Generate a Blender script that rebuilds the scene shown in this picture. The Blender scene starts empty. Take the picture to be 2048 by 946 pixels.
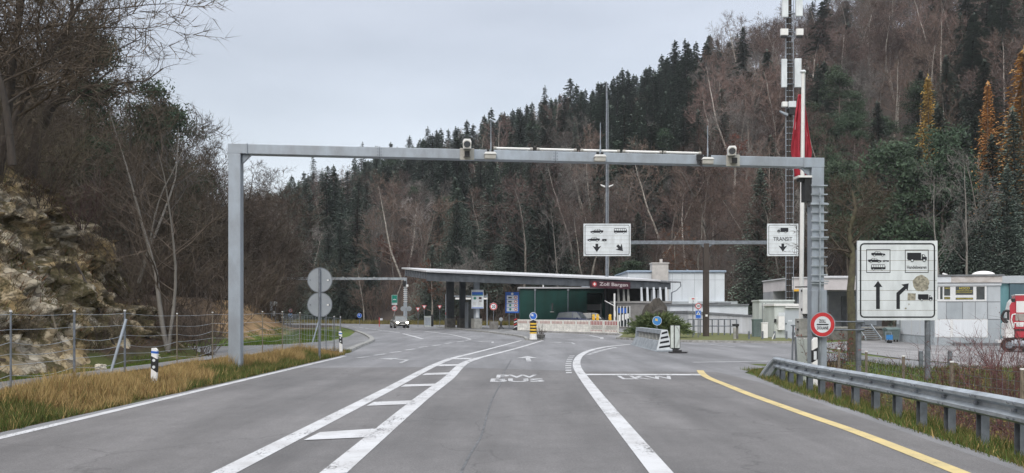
import bpy, bmesh, math, random
import numpy as np
from mathutils import Vector, Matrix, noise
random.seed(7); RNG = np.random.default_rng(11)
R = math.radians
SC = bpy.context.scene
COL = SC.collection
F, CX, HY, CH = 1600.0, 1024.0, 628.0, 1.7          # focal length (px at 2048), axis, horizon row, eye height

def W(px, py, Y):                                   # a measured pixel at a known distance
    return Vector(((px-CX)/F*Y, Y, CH-(py-HY)/F*Y))
def G(px, py, z=0.0):                               # a measured pixel on level ground
    Y = F*(CH-z)/(py-HY)
    return Vector(((px-CX)/F*Y, Y, z))
def XW(px, Y): return (px-CX)/F*Y
def ZW(py, Y): return CH-(py-HY)/F*Y
def sm(a, b, x):
    t = min(1.0, max(0.0, (x-a)/(b-a))); return t*t*(3-2*t)
def interp(pts, x):
    if x <= pts[0][0]: return pts[0][1]
    for (a, b), (c, d) in zip(pts, pts[1:]):
        if x <= c: return b+(d-b)*(x-a)/(c-a)
    return pts[-1][1]

# ------------------------------------------------------------------ materials
MATS = {}
def mat(name, col, rough=0.6, metal=0.0, vary=0.12, scale=6.0, bump=0.0, bscale=None, col2=None, spec=0.4,
        rnd=0.0, emit=None, detail=6.0, attr=None, stretch=None, trans=False):
    if name in MATS: return MATS[name]
    m = bpy.data.materials.new(name); m.use_nodes = True
    nt = m.node_tree; N = nt.nodes; L = nt.links
    b = N['Principled BSDF']
    b.inputs['Roughness'].default_value = rough
    b.inputs['Metallic'].default_value = metal
    b.inputs['Specular IOR Level'].default_value = spec
    tc = N.new('ShaderNodeTexCoord')
    src = tc.outputs['Object']
    if stretch:
        mp = N.new('ShaderNodeMapping'); mp.inputs['Scale'].default_value = stretch
        L.new(src, mp.inputs['Vector']); src = mp.outputs['Vector']
    nz = N.new('ShaderNodeTexNoise'); nz.inputs['Scale'].default_value = scale; nz.inputs['Detail'].default_value = detail
    nz.inputs['Roughness'].default_value = 0.62
    L.new(src, nz.inputs['Vector'])
    rp = N.new('ShaderNodeValToRGB')
    c2 = col2 or tuple(c*(1-vary*1.6) for c in col)
    c1 = col if col2 else tuple(min(1, c*(1+vary)) for c in col)
    rp.color_ramp.elements[0].position = 0.34; rp.color_ramp.elements[1].position = 0.66
    rp.color_ramp.elements[0].color = (*c2, 1); rp.color_ramp.elements[1].color = (*c1, 1)
    L.new(nz.outputs['Fac'], rp.inputs['Fac'])
    out = rp.outputs['Color']
    if attr:
        at = N.new('ShaderNodeAttribute'); at.attribute_name = attr
        mx = N.new('ShaderNodeMix'); mx.data_type = 'RGBA'; mx.blend_type = 'MULTIPLY'; mx.inputs[0].default_value = 1.0
        L.new(out, mx.inputs[6]); L.new(at.outputs['Color'], mx.inputs[7]); out = mx.outputs[2]
    if rnd:
        oi = N.new('ShaderNodeObjectInfo')
        hs = N.new('ShaderNodeHueSaturation')
        mr = N.new('ShaderNodeMapRange'); mr.inputs[3].default_value = 1-rnd; mr.inputs[4].default_value = 1+rnd
        L.new(oi.outputs['Random'], mr.inputs[0]); L.new(mr.outputs[0], hs.inputs['Value'])
        mr2 = N.new('ShaderNodeMapRange'); mr2.inputs[3].default_value = 0.485; mr2.inputs[4].default_value = 0.515
        ml = N.new('ShaderNodeMath'); ml.operation = 'MULTIPLY'; ml.inputs[1].default_value = 7.31
        fr = N.new('ShaderNodeMath'); fr.operation = 'FRACT'
        L.new(oi.outputs['Random'], ml.inputs[0]); L.new(ml.outputs[0], fr.inputs[0]); L.new(fr.outputs[0], mr2.inputs[0])
        L.new(mr2.outputs[0], hs.inputs['Hue'])
        L.new(out, hs.inputs['Color']); out = hs.outputs['Color']
    L.new(out, b.inputs['Base Color'])
    if bump:
        bp = N.new('ShaderNodeBump'); bp.inputs['Strength'].default_value = bump; bp.inputs['Distance'].default_value = 0.02
        if bscale:
            n2 = N.new('ShaderNodeTexNoise'); n2.inputs['Scale'].default_value = bscale; n2.inputs['Detail'].default_value = 4
            L.new(src, n2.inputs['Vector']); L.new(n2.outputs['Fac'], bp.inputs['Height'])
        else: L.new(nz.outputs['Fac'], bp.inputs['Height'])
        L.new(bp.outputs['Normal'], b.inputs['Normal'])
    if emit:
        b.inputs['Emission Color'].default_value = (*emit[0], 1); b.inputs['Emission Strength'].default_value = emit[1]
    if trans:
        b.inputs['Transmission Weight'].default_value = trans
    MATS[name] = m
    return m

galv = mat('galvanised_steel', (0.36, 0.41, 0.47), 0.5, 0.35, 0.14, 2.2, bump=0.05, detail=9, stretch=(1, 1, .45), col2=(.27, .295, .325))
galv_dark = mat('weathered_steel', (0.20, 0.22, 0.25), 0.5, 0.45, 0.18, 5.0, bump=0.08)
rail_m = mat('guardrail_steel', (0.40, 0.44, 0.48), 0.42, 0.55, 0.22, 2.2, bump=0.06)
sign_white = mat('sign_white', (0.64, 0.68, 0.71), 0.42, 0, 0.09, 2.5, stretch=(1, 1, .35))
sign_back = mat('sign_back_grey', (0.30, 0.33, 0.36), 0.5, 0.3, 0.06, 2.0)
black = mat('sign_black', (0.012, 0.013, 0.018), 0.5, 0, 0.1)
seam_m = mat('panel_seam_grey', (0.30, 0.28, 0.25), 0.7, 0, 0.3, 12)
red = mat('sign_red', (0.50, 0.035, 0.04), 0.45, 0, 0.1)
blue = mat('sign_blue', (0.02, 0.12, 0.50), 0.45, 0, 0.1)
blue_lt = mat('sign_blue_faded', (0.05, 0.22, 0.52), 0.45, 0, 0.1)
green_s = mat('sign_green', (0.0, 0.20, 0.14), 0.45, 0, 0.1)
yellow_s = mat('sign_yellow', (0.75, 0.48, 0.06), 0.5, 0, 0.1)
paste = mat('old_glue_patch', (0.33, 0.31, 0.25), 0.8, 0, 0.35, 14, bump=0.2)
plastic_w = mat('white_plastic', (0.75, 0.75, 0.74), 0.45, 0, 0.05, 4)
plastic_b = mat('black_plastic', (0.02, 0.02, 0.022), 0.5, 0, 0.2, 6)
putty = mat('grey_casing', (0.40, 0.39, 0.36), 0.6, 0, 0.1, 5)
lens_g = mat('dark_glass', (0.015, 0.018, 0.022), 0.12, 0, 0.1, 5, spec=0.6)
wood_post = mat('weathered_wood', (0.20, 0.17, 0.13), 0.9, 0, 0.25, 8, bump=0.3, stretch=(6, 6, 1))
concrete = mat('concrete', (0.33, 0.33, 0.31), 0.9, 0, 0.18, 3.5, bump=0.2, bscale=40)
concrete_d = mat('dark_concrete', (0.17, 0.165, 0.155), 0.9, 0, 0.25, 2.5, bump=0.2, bscale=40)
brown_steel = mat('brown_steel', (0.065, 0.052, 0.045), 0.65, 0.2, 0.2, 3, stretch=(1, 1, 0.2))
cab_white = mat('cabinet_paint', (0.52, 0.56, 0.54), 0.6, 0, 0.10, 1.6, stretch=(1, 1, 0.35))
cab_green = mat('grey_green_paint', (0.14, 0.19, 0.19), 0.6, 0, 0.15, 1.6)
white_wall = mat('white_cladding', (0.60, 0.64, 0.68), 0.7, 0, 0.06, 0.7, stretch=(1, 1, 0.4))
grey_wall = mat('grey_cladding', (0.34, 0.38, 0.41), 0.65, 0, 0.09, 0.9, stretch=(1, 1, 0.4))
grey_wall2 = mat('pale_grey_cladding', (0.42, 0.46, 0.49), 0.65, 0, 0.08, 0.9, stretch=(1, 1, 0.4))
stain_wall = mat('stained_fascia', (0.60, 0.58, 0.58), 0.75, 0, 0.1, 0.8, col2=(0.34, 0.31, 0.28), stretch=(1, 1, 2.5))
teal_wall = mat('teal_cladding', (0.13, 0.28, 0.31), 0.6, 0, 0.15, 0.9, stretch=(1, 1, 0.3))
dark_green = mat('dark_green_cladding', (0.008, 0.062, 0.052), 0.55, 0, 0.22, 0.8, stretch=(1, 1, 0.35))
fascia_m = mat('dark_grey_fascia', (0.085, 0.095, 0.108), 0.6, 0.1, 0.25, 1.2, stretch=(1, 1, 0.5))
roof_w = mat('pale_roof_sheet', (0.52, 0.53, 0.55), 0.5, 0, 0.05, 2)
roof_d = mat('dark_roof_edge', (0.16, 0.17, 0.18), 0.7, 0, 0.15, 2)
maroon = mat('maroon_board', (0.055, 0.012, 0.022), 0.6, 0, 0.1)
letter_g = mat('pale_lettering', (0.55, 0.50, 0.50), 0.5)
frost = mat('frosted_blind', (0.66, 0.70, 0.74), 0.5, 0, 0.05, 3, stretch=(9, 9, 0.3))
frame_w = mat('window_frame_white', (0.66, 0.68, 0.69), 0.5, 0, 0.05)
glass = mat('window_glass', (0.03, 0.04, 0.045), 0.08, 0, 0.3, 1.5, spec=0.7)
dark_in = mat('dark_interior', (0.022, 0.022, 0.024), 0.9, 0, 0.4, 1.5)
flag_m = mat('red_flag_cloth', (0.36, 0.03, 0.05), 0.8, 0, 0.15, 4)
rub = mat('tyre_rubber', (0.018, 0.018, 0.018), 0.85, 0, 0.2, 8)
rim_m = mat('wheel_rim', (0.35, 0.36, 0.37), 0.4, 0.7, 0.1)
bark = mat('grey_bark', (0.17, 0.145, 0.12), 0.95, 0, 0.25, 5, col2=(0.085, 0.073, 0.062), bump=0.4, stretch=(2, 2, 0.5))
pink_red = mat('barrier_red', (0.33, 0.035, 0.045), 0.5, 0, 0.15)
barrier_w = mat('barrier_white', (0.76, 0.75, 0.71), 0.55, 0, 0.14, 3)
yellow_p = mat('yellow_plastic', (0.72, 0.40, 0.03), 0.45, 0, 0.1)

# ------------------------------------------------------------------ mesh builder
def text_tris(s, size=1.0, off=0.0):
    cu = bpy.data.curves.new('lettering', 'FONT'); cu.body = s; cu.size = size; cu.offset = off; cu.resolution_u = 3
    ob = bpy.data.objects.new('lettering', cu); COL.objects.link(ob)
    bpy.context.view_layer.update()
    dg = bpy.context.evaluated_depsgraph_get()
    me = bpy.data.meshes.new_from_object(ob.evaluated_get(dg))
    vs = [(v.co.x, v.co.y) for v in me.vertices]; fs = [tuple(p.vertices) for p in me.polygons]
    bpy.data.objects.remove(ob); bpy.data.curves.remove(cu); bpy.data.meshes.remove(me)
    xs = [v[0] for v in vs]; ys = [v[1] for v in vs]
    x0, x1, y0, y1 = min(xs), max(xs), min(ys), max(ys)
    return [((x-x0)/(x1-x0), (y-y0)/(y1-y0)) for x, y in vs], fs

class MB:
    def __init__(s): s.v = []; s.f = []; s.m = []
    def add(s, vs, fs, mi=0):
        o = len(s.v); s.v += [tuple(v) for v in vs]; s.f += [tuple(i+o for i in f) for f in fs]; s.m += [mi]*len(fs); return s
    def box(s, x0, x1, y0, y1, z0, z1, mi=0, rz=0.0, c=None):
        vs = [(x, y, z) for z in (z0, z1) for y in (y0, y1) for x in (x0, x1)]
        if rz:
            cx, cy = c or ((x0+x1)/2, (y0+y1)/2); ca, sa = math.cos(rz), math.sin(rz)
            vs = [(cx+(x-cx)*ca-(y-cy)*sa, cy+(x-cx)*sa+(y-cy)*ca, z) for x, y, z in vs]
        return s.add(vs, [(0, 2, 3, 1), (4, 5, 7, 6), (0, 1, 5, 4), (2, 6, 7, 3), (0, 4, 6, 2), (1, 3, 7, 5)], mi)
    def tube(s, p0, p1, r0, r1=None, n=8, mi=0, caps=True):
        p0, p1 = Vector(p0), Vector(p1); r1 = r0 if r1 is None else r1
        d = (p1-p0); d = d.normalized() if d.length > 1e-9 else Vector((0, 0, 1))
        a = d.cross(Vector((0, 0, 1)) if abs(d.z) < 0.9 else Vector((1, 0, 0))).normalized(); b = d.cross(a)
        vs = []
        for p, r in ((p0, r0), (p1, r1)):
            for i in range(n):
                t = 2*math.pi*i/n; vs.append(p+a*(r*math.cos(t))+b*(r*math.sin(t)))
        fs = [(i, (i+1) % n, n+(i+1) % n, n+i) for i in range(n)]
        if caps: fs += [tuple(range(n-1, -1, -1)), tuple(range(n, 2*n))]
        return s.add(vs, fs, mi)
    def path(s, pts, r, n=6, mi=0):
        for a, b in zip(pts, pts[1:]): s.tube(a, b, r, n=n, mi=mi)
        return s
    def prism(s, pts, y0, y1, mi=0):                # polygon in x/z pushed through y
        n = len(pts)
        vs = [(x, y0, z) for x, z in pts]+[(x, y1, z) for x, z in pts]
        fs = [tuple(range(n)), tuple(range(2*n-1, n-1, -1))]+[(i, i+n, (i+1) % n+n, (i+1) % n) for i in range(n)]
        return s.add(vs, fs, mi)
    def slab(s, pts, z0, z1, mi=0):                 # polygon in x/y pushed through z
        n = len(pts)
        vs = [(x, y, z0) for x, y in pts]+[(x, y, z1) for x, y in pts]
        fs = [tuple(range(n-1, -1, -1)), tuple(range(n, 2*n))]+[(i, (i+1) % n, (i+1) % n+n, i+n) for i in range(n)]
        return s.add(vs, fs, mi)
    def sidex(s, pts, x0, x1, mi=0):                # polygon in y/z pushed through x
        n = len(pts)
        vs = [(x0, y, z) for y, z in pts]+[(x1, y, z) for y, z in pts]
        fs = [tuple(range(n)), tuple(range(2*n-1, n-1, -1))]+[(i, i+n, (i+1) % n+n, (i+1) % n) for i in range(n)]
        return s.add(vs, fs, mi)
    def face(s, pts, y, mi=0): return s.add([(x, y, z) for x, z in pts], [tuple(range(len(pts)))], mi)
    def disc(s, cx, cz, r, y, mi=0, n=28, y1=None):
        pts = [(cx+r*math.cos(2*math.pi*i/n), cz+r*math.sin(2*math.pi*i/n)) for i in range(n)]
        return s.prism(pts, y, y1, mi) if y1 is not None else s.face(pts, y, mi)
    def ring(s, cx, cz, r0, r1, y, mi=0, n=28):
        vs = []
        for r in (r0, r1): vs += [(cx+r*math.cos(2*math.pi*i/n), y, cz+r*math.sin(2*math.pi*i/n)) for i in range(n)]
        return s.add(vs, [(i, (i+1) % n, n+(i+1) % n, n+i) for i in range(n)], mi)
    def frame(s, x0, x1, z0, z1, w, y, mi=0, rad=0.0, n=5):     # rounded outline, flat
        def rr(x0, x1, z0, z1, r):
            out = []
            for cx, cz, a in ((x1-r, z1-r, 0), (x0+r, z1-r, 90), (x0+r, z0+r, 180), (x1-r, z0+r, 270)):
                for k in range(n): t = R(a+90*k/(n-1)); out.append((cx+r*math.cos(t), cz+r*math.sin(t)))
            return out
        o = rr(x0, x1, z0, z1, max(rad, 0.001)); i_ = rr(x0+w, x1-w, z0+w, z1-w, max(rad-w, 0.001)); k = len(o)
        vs = [(x, y, z) for x, z in o+i_]
        return s.add(vs, [(i, (i+1) % k, k+(i+1) % k, k+i) for i in range(k)], mi)
    def lathe(s, prof, n=16, c=(0, 0, 0), mi=0):
        vs = []; k = len(prof)
        for r, z in prof: vs += [(c[0]+r*math.cos(2*math.pi*i/n), c[1]+r*math.sin(2*math.pi*i/n), c[2]+z) for i in range(n)]
        fs = [(j*n+i, j*n+(i+1) % n, (j+1)*n+(i+1) % n, (j+1)*n+i) for j in range(k-1) for i in range(n)]
        fs += [tuple(range(n-1, -1, -1)), tuple(range((k-1)*n, k*n))]
        return s.add(vs, fs, mi)
    def loft(s, secs, mi=0, caps=True):
        n = len(secs[0]); vs = [p for sec in secs for p in sec]
        fs = [(j*n+i, j*n+(i+1) % n, (j+1)*n+(i+1) % n, (j+1)*n+i) for j in range(len(secs)-1) for i in range(n)]
        if caps: fs += [tuple(range(n-1, -1, -1)), tuple(range((len(secs)-1)*n, len(secs)*n))]
        return s.add(vs, fs, mi)
    def text(s, t, x0, x1, z0, z1, y, mi=0, off=0.0):
        vs, fs = text_tris(t, 1.0, off)
        return s.add([(x0+(x1-x0)*a, y, z0+(z1-z0)*b) for a, b in vs], fs, mi)
    def build(s, name, mats, parent=None, loc=None, smooth=False, bevel=0.0, fix=True, rz=0.0):
        me = bpy.data.meshes.new(name)
        me.from_pydata(s.v, [], s.f)
        mats = mats if isinstance(mats, (list, tuple)) else [mats]
        for m in mats: me.materials.append(m)
        if len(mats) > 1: me.polygons.foreach_set('material_index', s.m)
        if fix:
            bm = bmesh.new(); bm.from_mesh(me); bmesh.ops.recalc_face_normals(bm, faces=bm.faces); bm.to_mesh(me); bm.free()
        if smooth:
            me.polygons.foreach_set('use_smooth', [True]*len(me.polygons))
        o = bpy.data.objects.new(name, me); COL.objects.link(o)
        if parent: o.parent = parent
        if loc is not None: o.location = loc
        if rz: o.rotation_euler.z = rz
        if bevel:
            bv = o.modifiers.new('edge', 'BEVEL'); bv.width = bevel; bv.segments = 2; bv.limit_method = 'ANGLE'; bv.angle_limit = R(40)
        return o

def tag(o, label=None, cat=None, group=None, kind=None):
    if label: o['label'] = label
    if cat: o['category'] = cat
    if group: o['group'] = group
    if kind: o['kind'] = kind
    return o
def thing(name, label, cat, loc=(0, 0, 0), rz=0.0, group=None):
    o = bpy.data.objects.new(name, None); COL.objects.link(o); o.empty_display_size = 0.2
    o.location = loc; o.rotation_euler.z = rz
    return tag(o, label, cat, group)
def dup(root, loc, rz=0.0, label=None, group=None, scale=None, rot=None):
    r = root.copy(); COL.objects.link(r); r.location = loc; r.rotation_euler = rot or (0, 0, rz)
    if scale: r.scale = scale if isinstance(scale, tuple) else (scale,)*3
    if label: r['label'] = label
    if group: r['group'] = group
    for ch in list(root.children):
        c = ch.copy(); COL.objects.link(c); c.parent = r
        for g in list(ch.children):
            d = g.copy(); COL.objects.link(d); d.parent = c
    return r
def raw_mesh(name, V, Fc, mats, mi=None, smooth=False):
    """V (n,3), Fc list/array of triangles, material index per face."""
    me = bpy.data.meshes.new(name)
    V = np.asarray(V, dtype=np.float32); Fc = np.asarray(Fc, dtype=np.int32)
    n = len(Fc)
    me.vertices.add(len(V)); me.vertices.foreach_set('co', V.ravel())
    me.loops.add(n*3); me.loops.foreach_set('vertex_index', Fc.ravel())
    me.polygons.add(n); me.polygons.foreach_set('loop_start', np.arange(0, n*3, 3, dtype=np.int32))
    for m in (mats if isinstance(mats, (list, tuple)) else [mats]): me.materials.append(m)
    if mi is not None: me.polygons.foreach_set('material_index', np.asarray(mi, dtype=np.int32))
    if smooth: me.polygons.foreach_set('use_smooth', np.ones(n, dtype=bool))
    me.update(calc_edges=True); me.validate()
    return me

# ------------------------------------------------------------------ terrain
FOOT = [(0, -13.8), (22, -13.6), (29, -12.95), (32.5, -12.8), (34.5, -14.5), (37.5, -21), (41, -21), (44, -16.2), (60, -17.2), (80, -22), (100, -28),
        (130, -44), (170, -70), (260, -130)]
def rail_x(y): return interp([(5, 5.75), (10.15, 6.14), (14, 6.4), (17.4, 6.52), (21.4, 6.98), (23, 7.4)], y)
def H(x, y):
    z = 0.0
    # left side: rock cutting, gap, earth mound, wooded slope
    s = interp(FOOT, y)-x
    if s > 0:
        rockh = 6.1*(1-max(0.0, 1-s/5.6)**1.45) + 0.62*max(0, s-5.0)
        gap = 0.16*s+0.35*max(0, s-10)
        mound = 0.66*min(s, 4.0)+0.10*max(0, min(s-4.0, 6))+0.55*max(0, s-10)
        wr = 1-sm(32.0, 37.0, y); wm = sm(41, 46, y)
        wg = max(0.0, 1-wr-wm)
        z += rockh*wr+gap*wg+mound*wm
        z += 0.25*noise.noise(Vector((x*0.35, y*0.35, 0)))*min(1, s)
    # verge between road and path
    if y < 36: z += 0.22*sm(-7.3, -8.2, x)*sm(-10.6, -9.7, x)*(1-sm(32, 36, y)) if x < -7.3 else 0.0
    # right ditch, bank and the lower yard
    if x > 5:
        rx = rail_x(y)
        if y < 36:
            dd = sm(rx+0.45, rx+1.9, x)
            bank = sm(10.9, 12.9, x-0.02*(y-25))*sm(14, 23, y)
            prof = -1.15+0.88*bank
            fade = (1-sm(23.8, 27.0, y)) if x < 9.6 else (1-sm(25.8, 28.8, y))
            if x < 9.6 and x > 8.2:
                k = sm(8.2, 9.6, x); fade = (1-k)*(1-sm(22.2, 25.0, y))+k*(1-sm(24.5, 28.0, y))
            elif x <= 8.2: fade = 1-sm(21.3, 24.0, y)
            z += prof*dd*fade-0.06*sm(rx-0.35, rx+0.2, x)*fade
        u = x-0.25*(y-38)
        z += -1.0*sm(15.0, 17.2, u)*sm(26.5, 33, y)
    return z

def drape(name, polys, m, off, step=1.5, kind='structure', flat=False):
    bm = bmesh.new()
    for poly in polys:
        vs = [bm.verts.new((p[0], p[1], 0)) for p in poly]
        bm.faces.new(vs)
    if not flat:
        for ax in (0, 1):
            lo = min(v.co[ax] for v in bm.verts); hi = max(v.co[ax] for v in bm.verts); k = lo+step
            while k < hi:
                co = Vector((0, 0, 0)); co[ax] = k; no = Vector((0, 0, 0)); no[ax] = 1
                bmesh.ops.bisect_plane(bm, geom=bm.verts[:]+bm.edges[:]+bm.faces[:], plane_co=co, plane_no=no); k += step
    bmesh.ops.triangulate(bm, faces=bm.faces[:])
    for v in bm.verts: v.co.z = (0 if flat else H(v.co.x, v.co.y))+off
    for f in bm.faces:
        f.normal_update()
        if f.normal.z < 0: f.normal_flip()
    me = bpy.data.meshes.new(name); bm.to_mesh(me); bm.free(); me.materials.append(m)
    o = bpy.data.objects.new(name, me); COL.objects.link(o)
    if kind: o['kind'] = kind
    return o

# ground sheet material: colour attribute carries what grows where, noise breaks it up
ground_m = mat('ground_cover', (1.15, 1.1, 1.05), 0.95, 0, 0.2, 1.4, col2=(0.6, 0.6, 0.58), bump=0.5, bscale=9, attr='Cover', spec=0.2)
def cover(x, y):
    s = interp(FOOT, y)-x
    grass = (0.095, 0.135, 0.035); dry = (0.15, 0.115, 0.05); litter = (0.065, 0.048, 0.036); earth = (0.33, 0.225, 0.125)
    n = noise.noise(Vector((x*0.3, y*0.3, 3)))
    if s > 0.3 or x < -24:
        if 47 < y < 100 and s < 4.6: n2 = noise.noise(Vector((x*1.1, y*.7, 5)))+.5*noise.noise(Vector((x*2.7, y*2.2, 1))); return (.10, .07, .045) if x/y < -.365 else earth if n2 > .05 else (.25, .165, .09) if n2 > -.35 else (.12, .10, .05)
        if 34 < y < 44 and s > 3.0: return (0.12, 0.17, 0.04)
        return litter
    if s > -2.0 and y < 36: return (0.085, 0.10, 0.035) if n > -0.1 else dry
    if x < -6 and y < 36: return (.085, .072, .04) if n > 0 else (.07, .08, .03)
    if 38 < y < 75 and x < -9: return (0.10, 0.155, 0.03)
    if x > 5 and y < 36: return grass if x > 11.5 or x < rail_x(y)+0.8 else ((0.11, 0.075, 0.045) if n > -0.1 else grass)
    if y > 118: return (0.10, 0.10, 0.045) if n > -0.2 else litter
    return grass if n > -0.25 else dry
def axis(segs):
    out = []
    for a, b, st in segs:
        k = a
        while k < b-1e-6: out.append(k); k += st
    out.append(segs[-1][1]); return out
gx = axis([(-900, -100, 80), (-100, -32, 4), (-32, 36, 0.5), (36, 100, 4), (100, 900, 80)])
gy = axis([(-60, 4, 8), (4, 64, 0.5), (64, 160, 3), (160, 1200, 80)])
vs = []; cols = []
for y in gy:
    for x in gx:
        z = H(x, y)-0.03
        s_ = interp(FOOT, y)-x
        if 13 < y < 35 and 0.3 < s_ < 9.2: z -= 1.7*min(1, (s_-0.3)/1.5)*min(1, (9.2-s_)/1.0)*min(1, (35-y)/1.5)       # rock face mesh stands here
        vs.append((x, y, z)); cols.append(cover(x, y))
nx = len(gx)
fs = [(j*nx+i, j*nx+i+1, (j+1)*nx+i+1, (j+1)*nx+i) for j in range(len(gy)-1) for i in range(nx-1)]
me = bpy.data.meshes.new('ground'); me.from_pydata(vs, [], fs); me.materials.append(ground_m)
at = me.color_attributes.new('Cover', 'FLOAT_COLOR', 'POINT')
at.data.foreach_set('color', np.array([(*c, 1) for c in cols], dtype=np.float32).ravel())
go = bpy.data.objects.new('ground', me); COL.objects.link(go); go['kind'] = 'structure'

# ------------------------------------------------------------------ roads
def asphalt(name, base, dark, tint=1.0, grain=90):
    m = bpy.data.materials.new(name); m.use_nodes = True; nt = m.node_tree; N = nt.nodes; L = nt.links
    b = N['Principled BSDF']; b.inputs['Specular IOR Level'].default_value = 0.45
    tc = N.new('ShaderNodeTexCoord')
    def nz(scale, detail, vec, rough=0.6):
        n = N.new('ShaderNodeTexNoise'); n.inputs['Scale'].default_value = scale; n.inputs['Detail'].default_value = detail
        n.inputs['Roughness'].default_value = rough; L.new(vec, n.inputs['Vector']); return n.outputs['Fac']
    mp = N.new('ShaderNodeMapping'); mp.inputs['Scale'].default_value = (1.0, 0.12, 1); mp.inputs['Rotation'].default_value = (0, 0, R(-1.4))
    L.new(tc.outputs['Object'], mp.inputs['Vector'])
    tracks = nz(0.9, 4, mp.outputs['Vector']); patch = nz(0.22, 6, tc.outputs['Object']); fine = nz(grain, 3, tc.outputs['Object'], 0.8)
    def mixm(a, fac, lo, hi):
        r = N.new('ShaderNodeMapRange'); r.inputs[1].default_value = 0.3; r.inputs[2].default_value = 0.7
        r.inputs[3].default_value = lo; r.inputs[4].default_value = hi; L.new(fac, r.inputs[0])
        m_ = N.new('ShaderNodeMath'); m_.operation = 'MULTIPLY'
        L.new(r.outputs[0], m_.inputs[0])
        if a is None: m_.inputs[1].default_value = 1
        else: L.new(a, m_.inputs[1])
        return m_.outputs[0]
    f = mixm(None, tracks, 0.70, 1.24); f = mixm(f, patch, 0.80, 1.17); f = mixm(f, fine, 0.62, 1.36); f = mixm(f, nz(34, 4, tc.outputs['Object'], .8), 0.74, 1.24); f = mixm(f, nz(2.3, 8, tc.outputs['Object'], .75), 0.86, 1.12)
    vo = N.new('ShaderNodeTexVoronoi'); vo.feature = 'DISTANCE_TO_EDGE'; vo.inputs['Scale'].default_value = 0.22
    wv = N.new('ShaderNodeTexNoise'); wv.inputs['Scale'].default_value = 0.9; wv.inputs['Detail'].default_value = 6; L.new(tc.outputs['Object'], wv.inputs['Vector'])
    ws = N.new('ShaderNodeVectorMath'); ws.operation = 'SCALE'; ws.inputs['Scale'].default_value = 1.6; L.new(wv.outputs['Color'], ws.inputs[0])
    wa = N.new('ShaderNodeVectorMath'); wa.operation = 'ADD'; L.new(tc.outputs['Object'], wa.inputs[0]); L.new(ws.outputs[0], wa.inputs[1]); L.new(wa.outputs[0], vo.inputs['Vector'])
    ck = N.new('ShaderNodeMapRange'); ck.inputs[1].default_value = 0.0; ck.inputs[2].default_value = 0.006; ck.inputs[3].default_value = 0.68; ck.inputs[4].default_value = 1.0; L.new(vo.outputs['Distance'], ck.inputs[0])
    cm = N.new('ShaderNodeMath'); cm.operation = 'MULTIPLY'; L.new(f, cm.inputs[0]); L.new(ck.outputs[0], cm.inputs[1]); f = cm.outputs[0]
    rgb = N.new('ShaderNodeMix'); rgb.data_type = 'RGBA'; rgb.inputs[6].default_value = (*dark, 1); rgb.inputs[7].default_value = (*base, 1)
    L.new(patch, rgb.inputs[0])
    vm = N.new('ShaderNodeVectorMath'); vm.operation = 'SCALE'; L.new(rgb.outputs[2], vm.inputs[0]); L.new(f, vm.inputs['Scale'])
    L.new(vm.outputs[0], b.inputs['Base Color'])
    rr = N.new('ShaderNodeMapRange'); rr.inputs[3].default_value = 0.52; rr.inputs[4].default_value = 0.75; L.new(patch, rr.inputs[0]); L.new(rr.outputs[0], b.inputs['Roughness'])
    bp = N.new('ShaderNodeBump'); bp.inputs['Strength'].default_value = 0.35; bp.inputs['Distance'].default_value = 0.01
    L.new(fine, bp.inputs['Height']); L.new(bp.outputs['Normal'], b.inputs['Normal'])
    return m
road_m = asphalt('road_asphalt', (0.192, 0.193, 0.202), (0.155, 0.156, 0.165))
near_m = asphalt('newer_asphalt', (0.150, 0.145, 0.146), (0.118, 0.114, 0.116))
yard_m = asphalt('yard_asphalt', (0.25, 0.246, 0.25), (0.19, 0.187, 0.19))
path_m = asphalt('path_asphalt', (0.19, 0.19, 0.195), (0.15, 0.15, 0.15), grain=60)
def P2(l): return [(G(a, b).x, G(a, b).y) for a, b in l]

def road_left(y): return interp([(-20, -7.75), (11, -7.3), (32.4, -7.0)], y)
main_poly = [(-7.9, -20), (-7.35, 11), (-7.1, 20), (-6.98, 32.4), (-7.5, 36)]
main_poly += P2([(722, 692), (738, 686), (744, 681), (741, 676), (728, 669), (712, 663), (696, 657), (676, 651)])
main_poly += [(-44, 140), (-62, 148), (-60, 156), (-36, 146), (-20, 132), (-6, 120), (22, 114), (26, 92), (22, 70), (23, 62), (23, 48.6)]
main_poly += [(24.0, 44), (19.5, 33.4), (15.0, 30.2), (10.2, 28.4), (8.4, 26.0), (7.4, 24.6), (6.75, 23.2), (6.62, 21), (6.3, 18), (6.05, 14), (5.8, 10), (5.3, 4), (4.6, -20)]
drape('road', [main_poly], road_m, 0.0, 1.0)
near_poly = [(-7.3, -15), (-7.0, 12), (-6.75, 25.2), (-2, 25.6), (2.4, 23.6), (6.0, 23.5), (6.15, 20), (5.85, 15), (5.5, 9), (4.9, 0), (4.5, -15)]
drape('road_resurfacing', [near_poly], near_m, 0.004, flat=True)
yard_poly = [(19.4, 34), (24.5, 44), (23.5, 48.4), (26, 72), (40, 86), (90, 86), (90, 38), (40, 33.5), (20, 33.2)]
yard_poly[0] = (18.4, 32.6); yard_poly[-1] = (20, 32.0)
drape('yard_pavement', [yard_poly], yard_m, 0.004, 1.0)
path_poly = [(-12.6, 6), (-12.6, 20), (-12.1, 27), (-12.2, 33), (-15.5, 37), (-20, 39.2), (-20, 41.6), (-15.0, 41.6), (-12.4, 44.5), (-11.3, 50), (-12.2, 60), (-15.5, 80), (-22.5, 105)]
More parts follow.
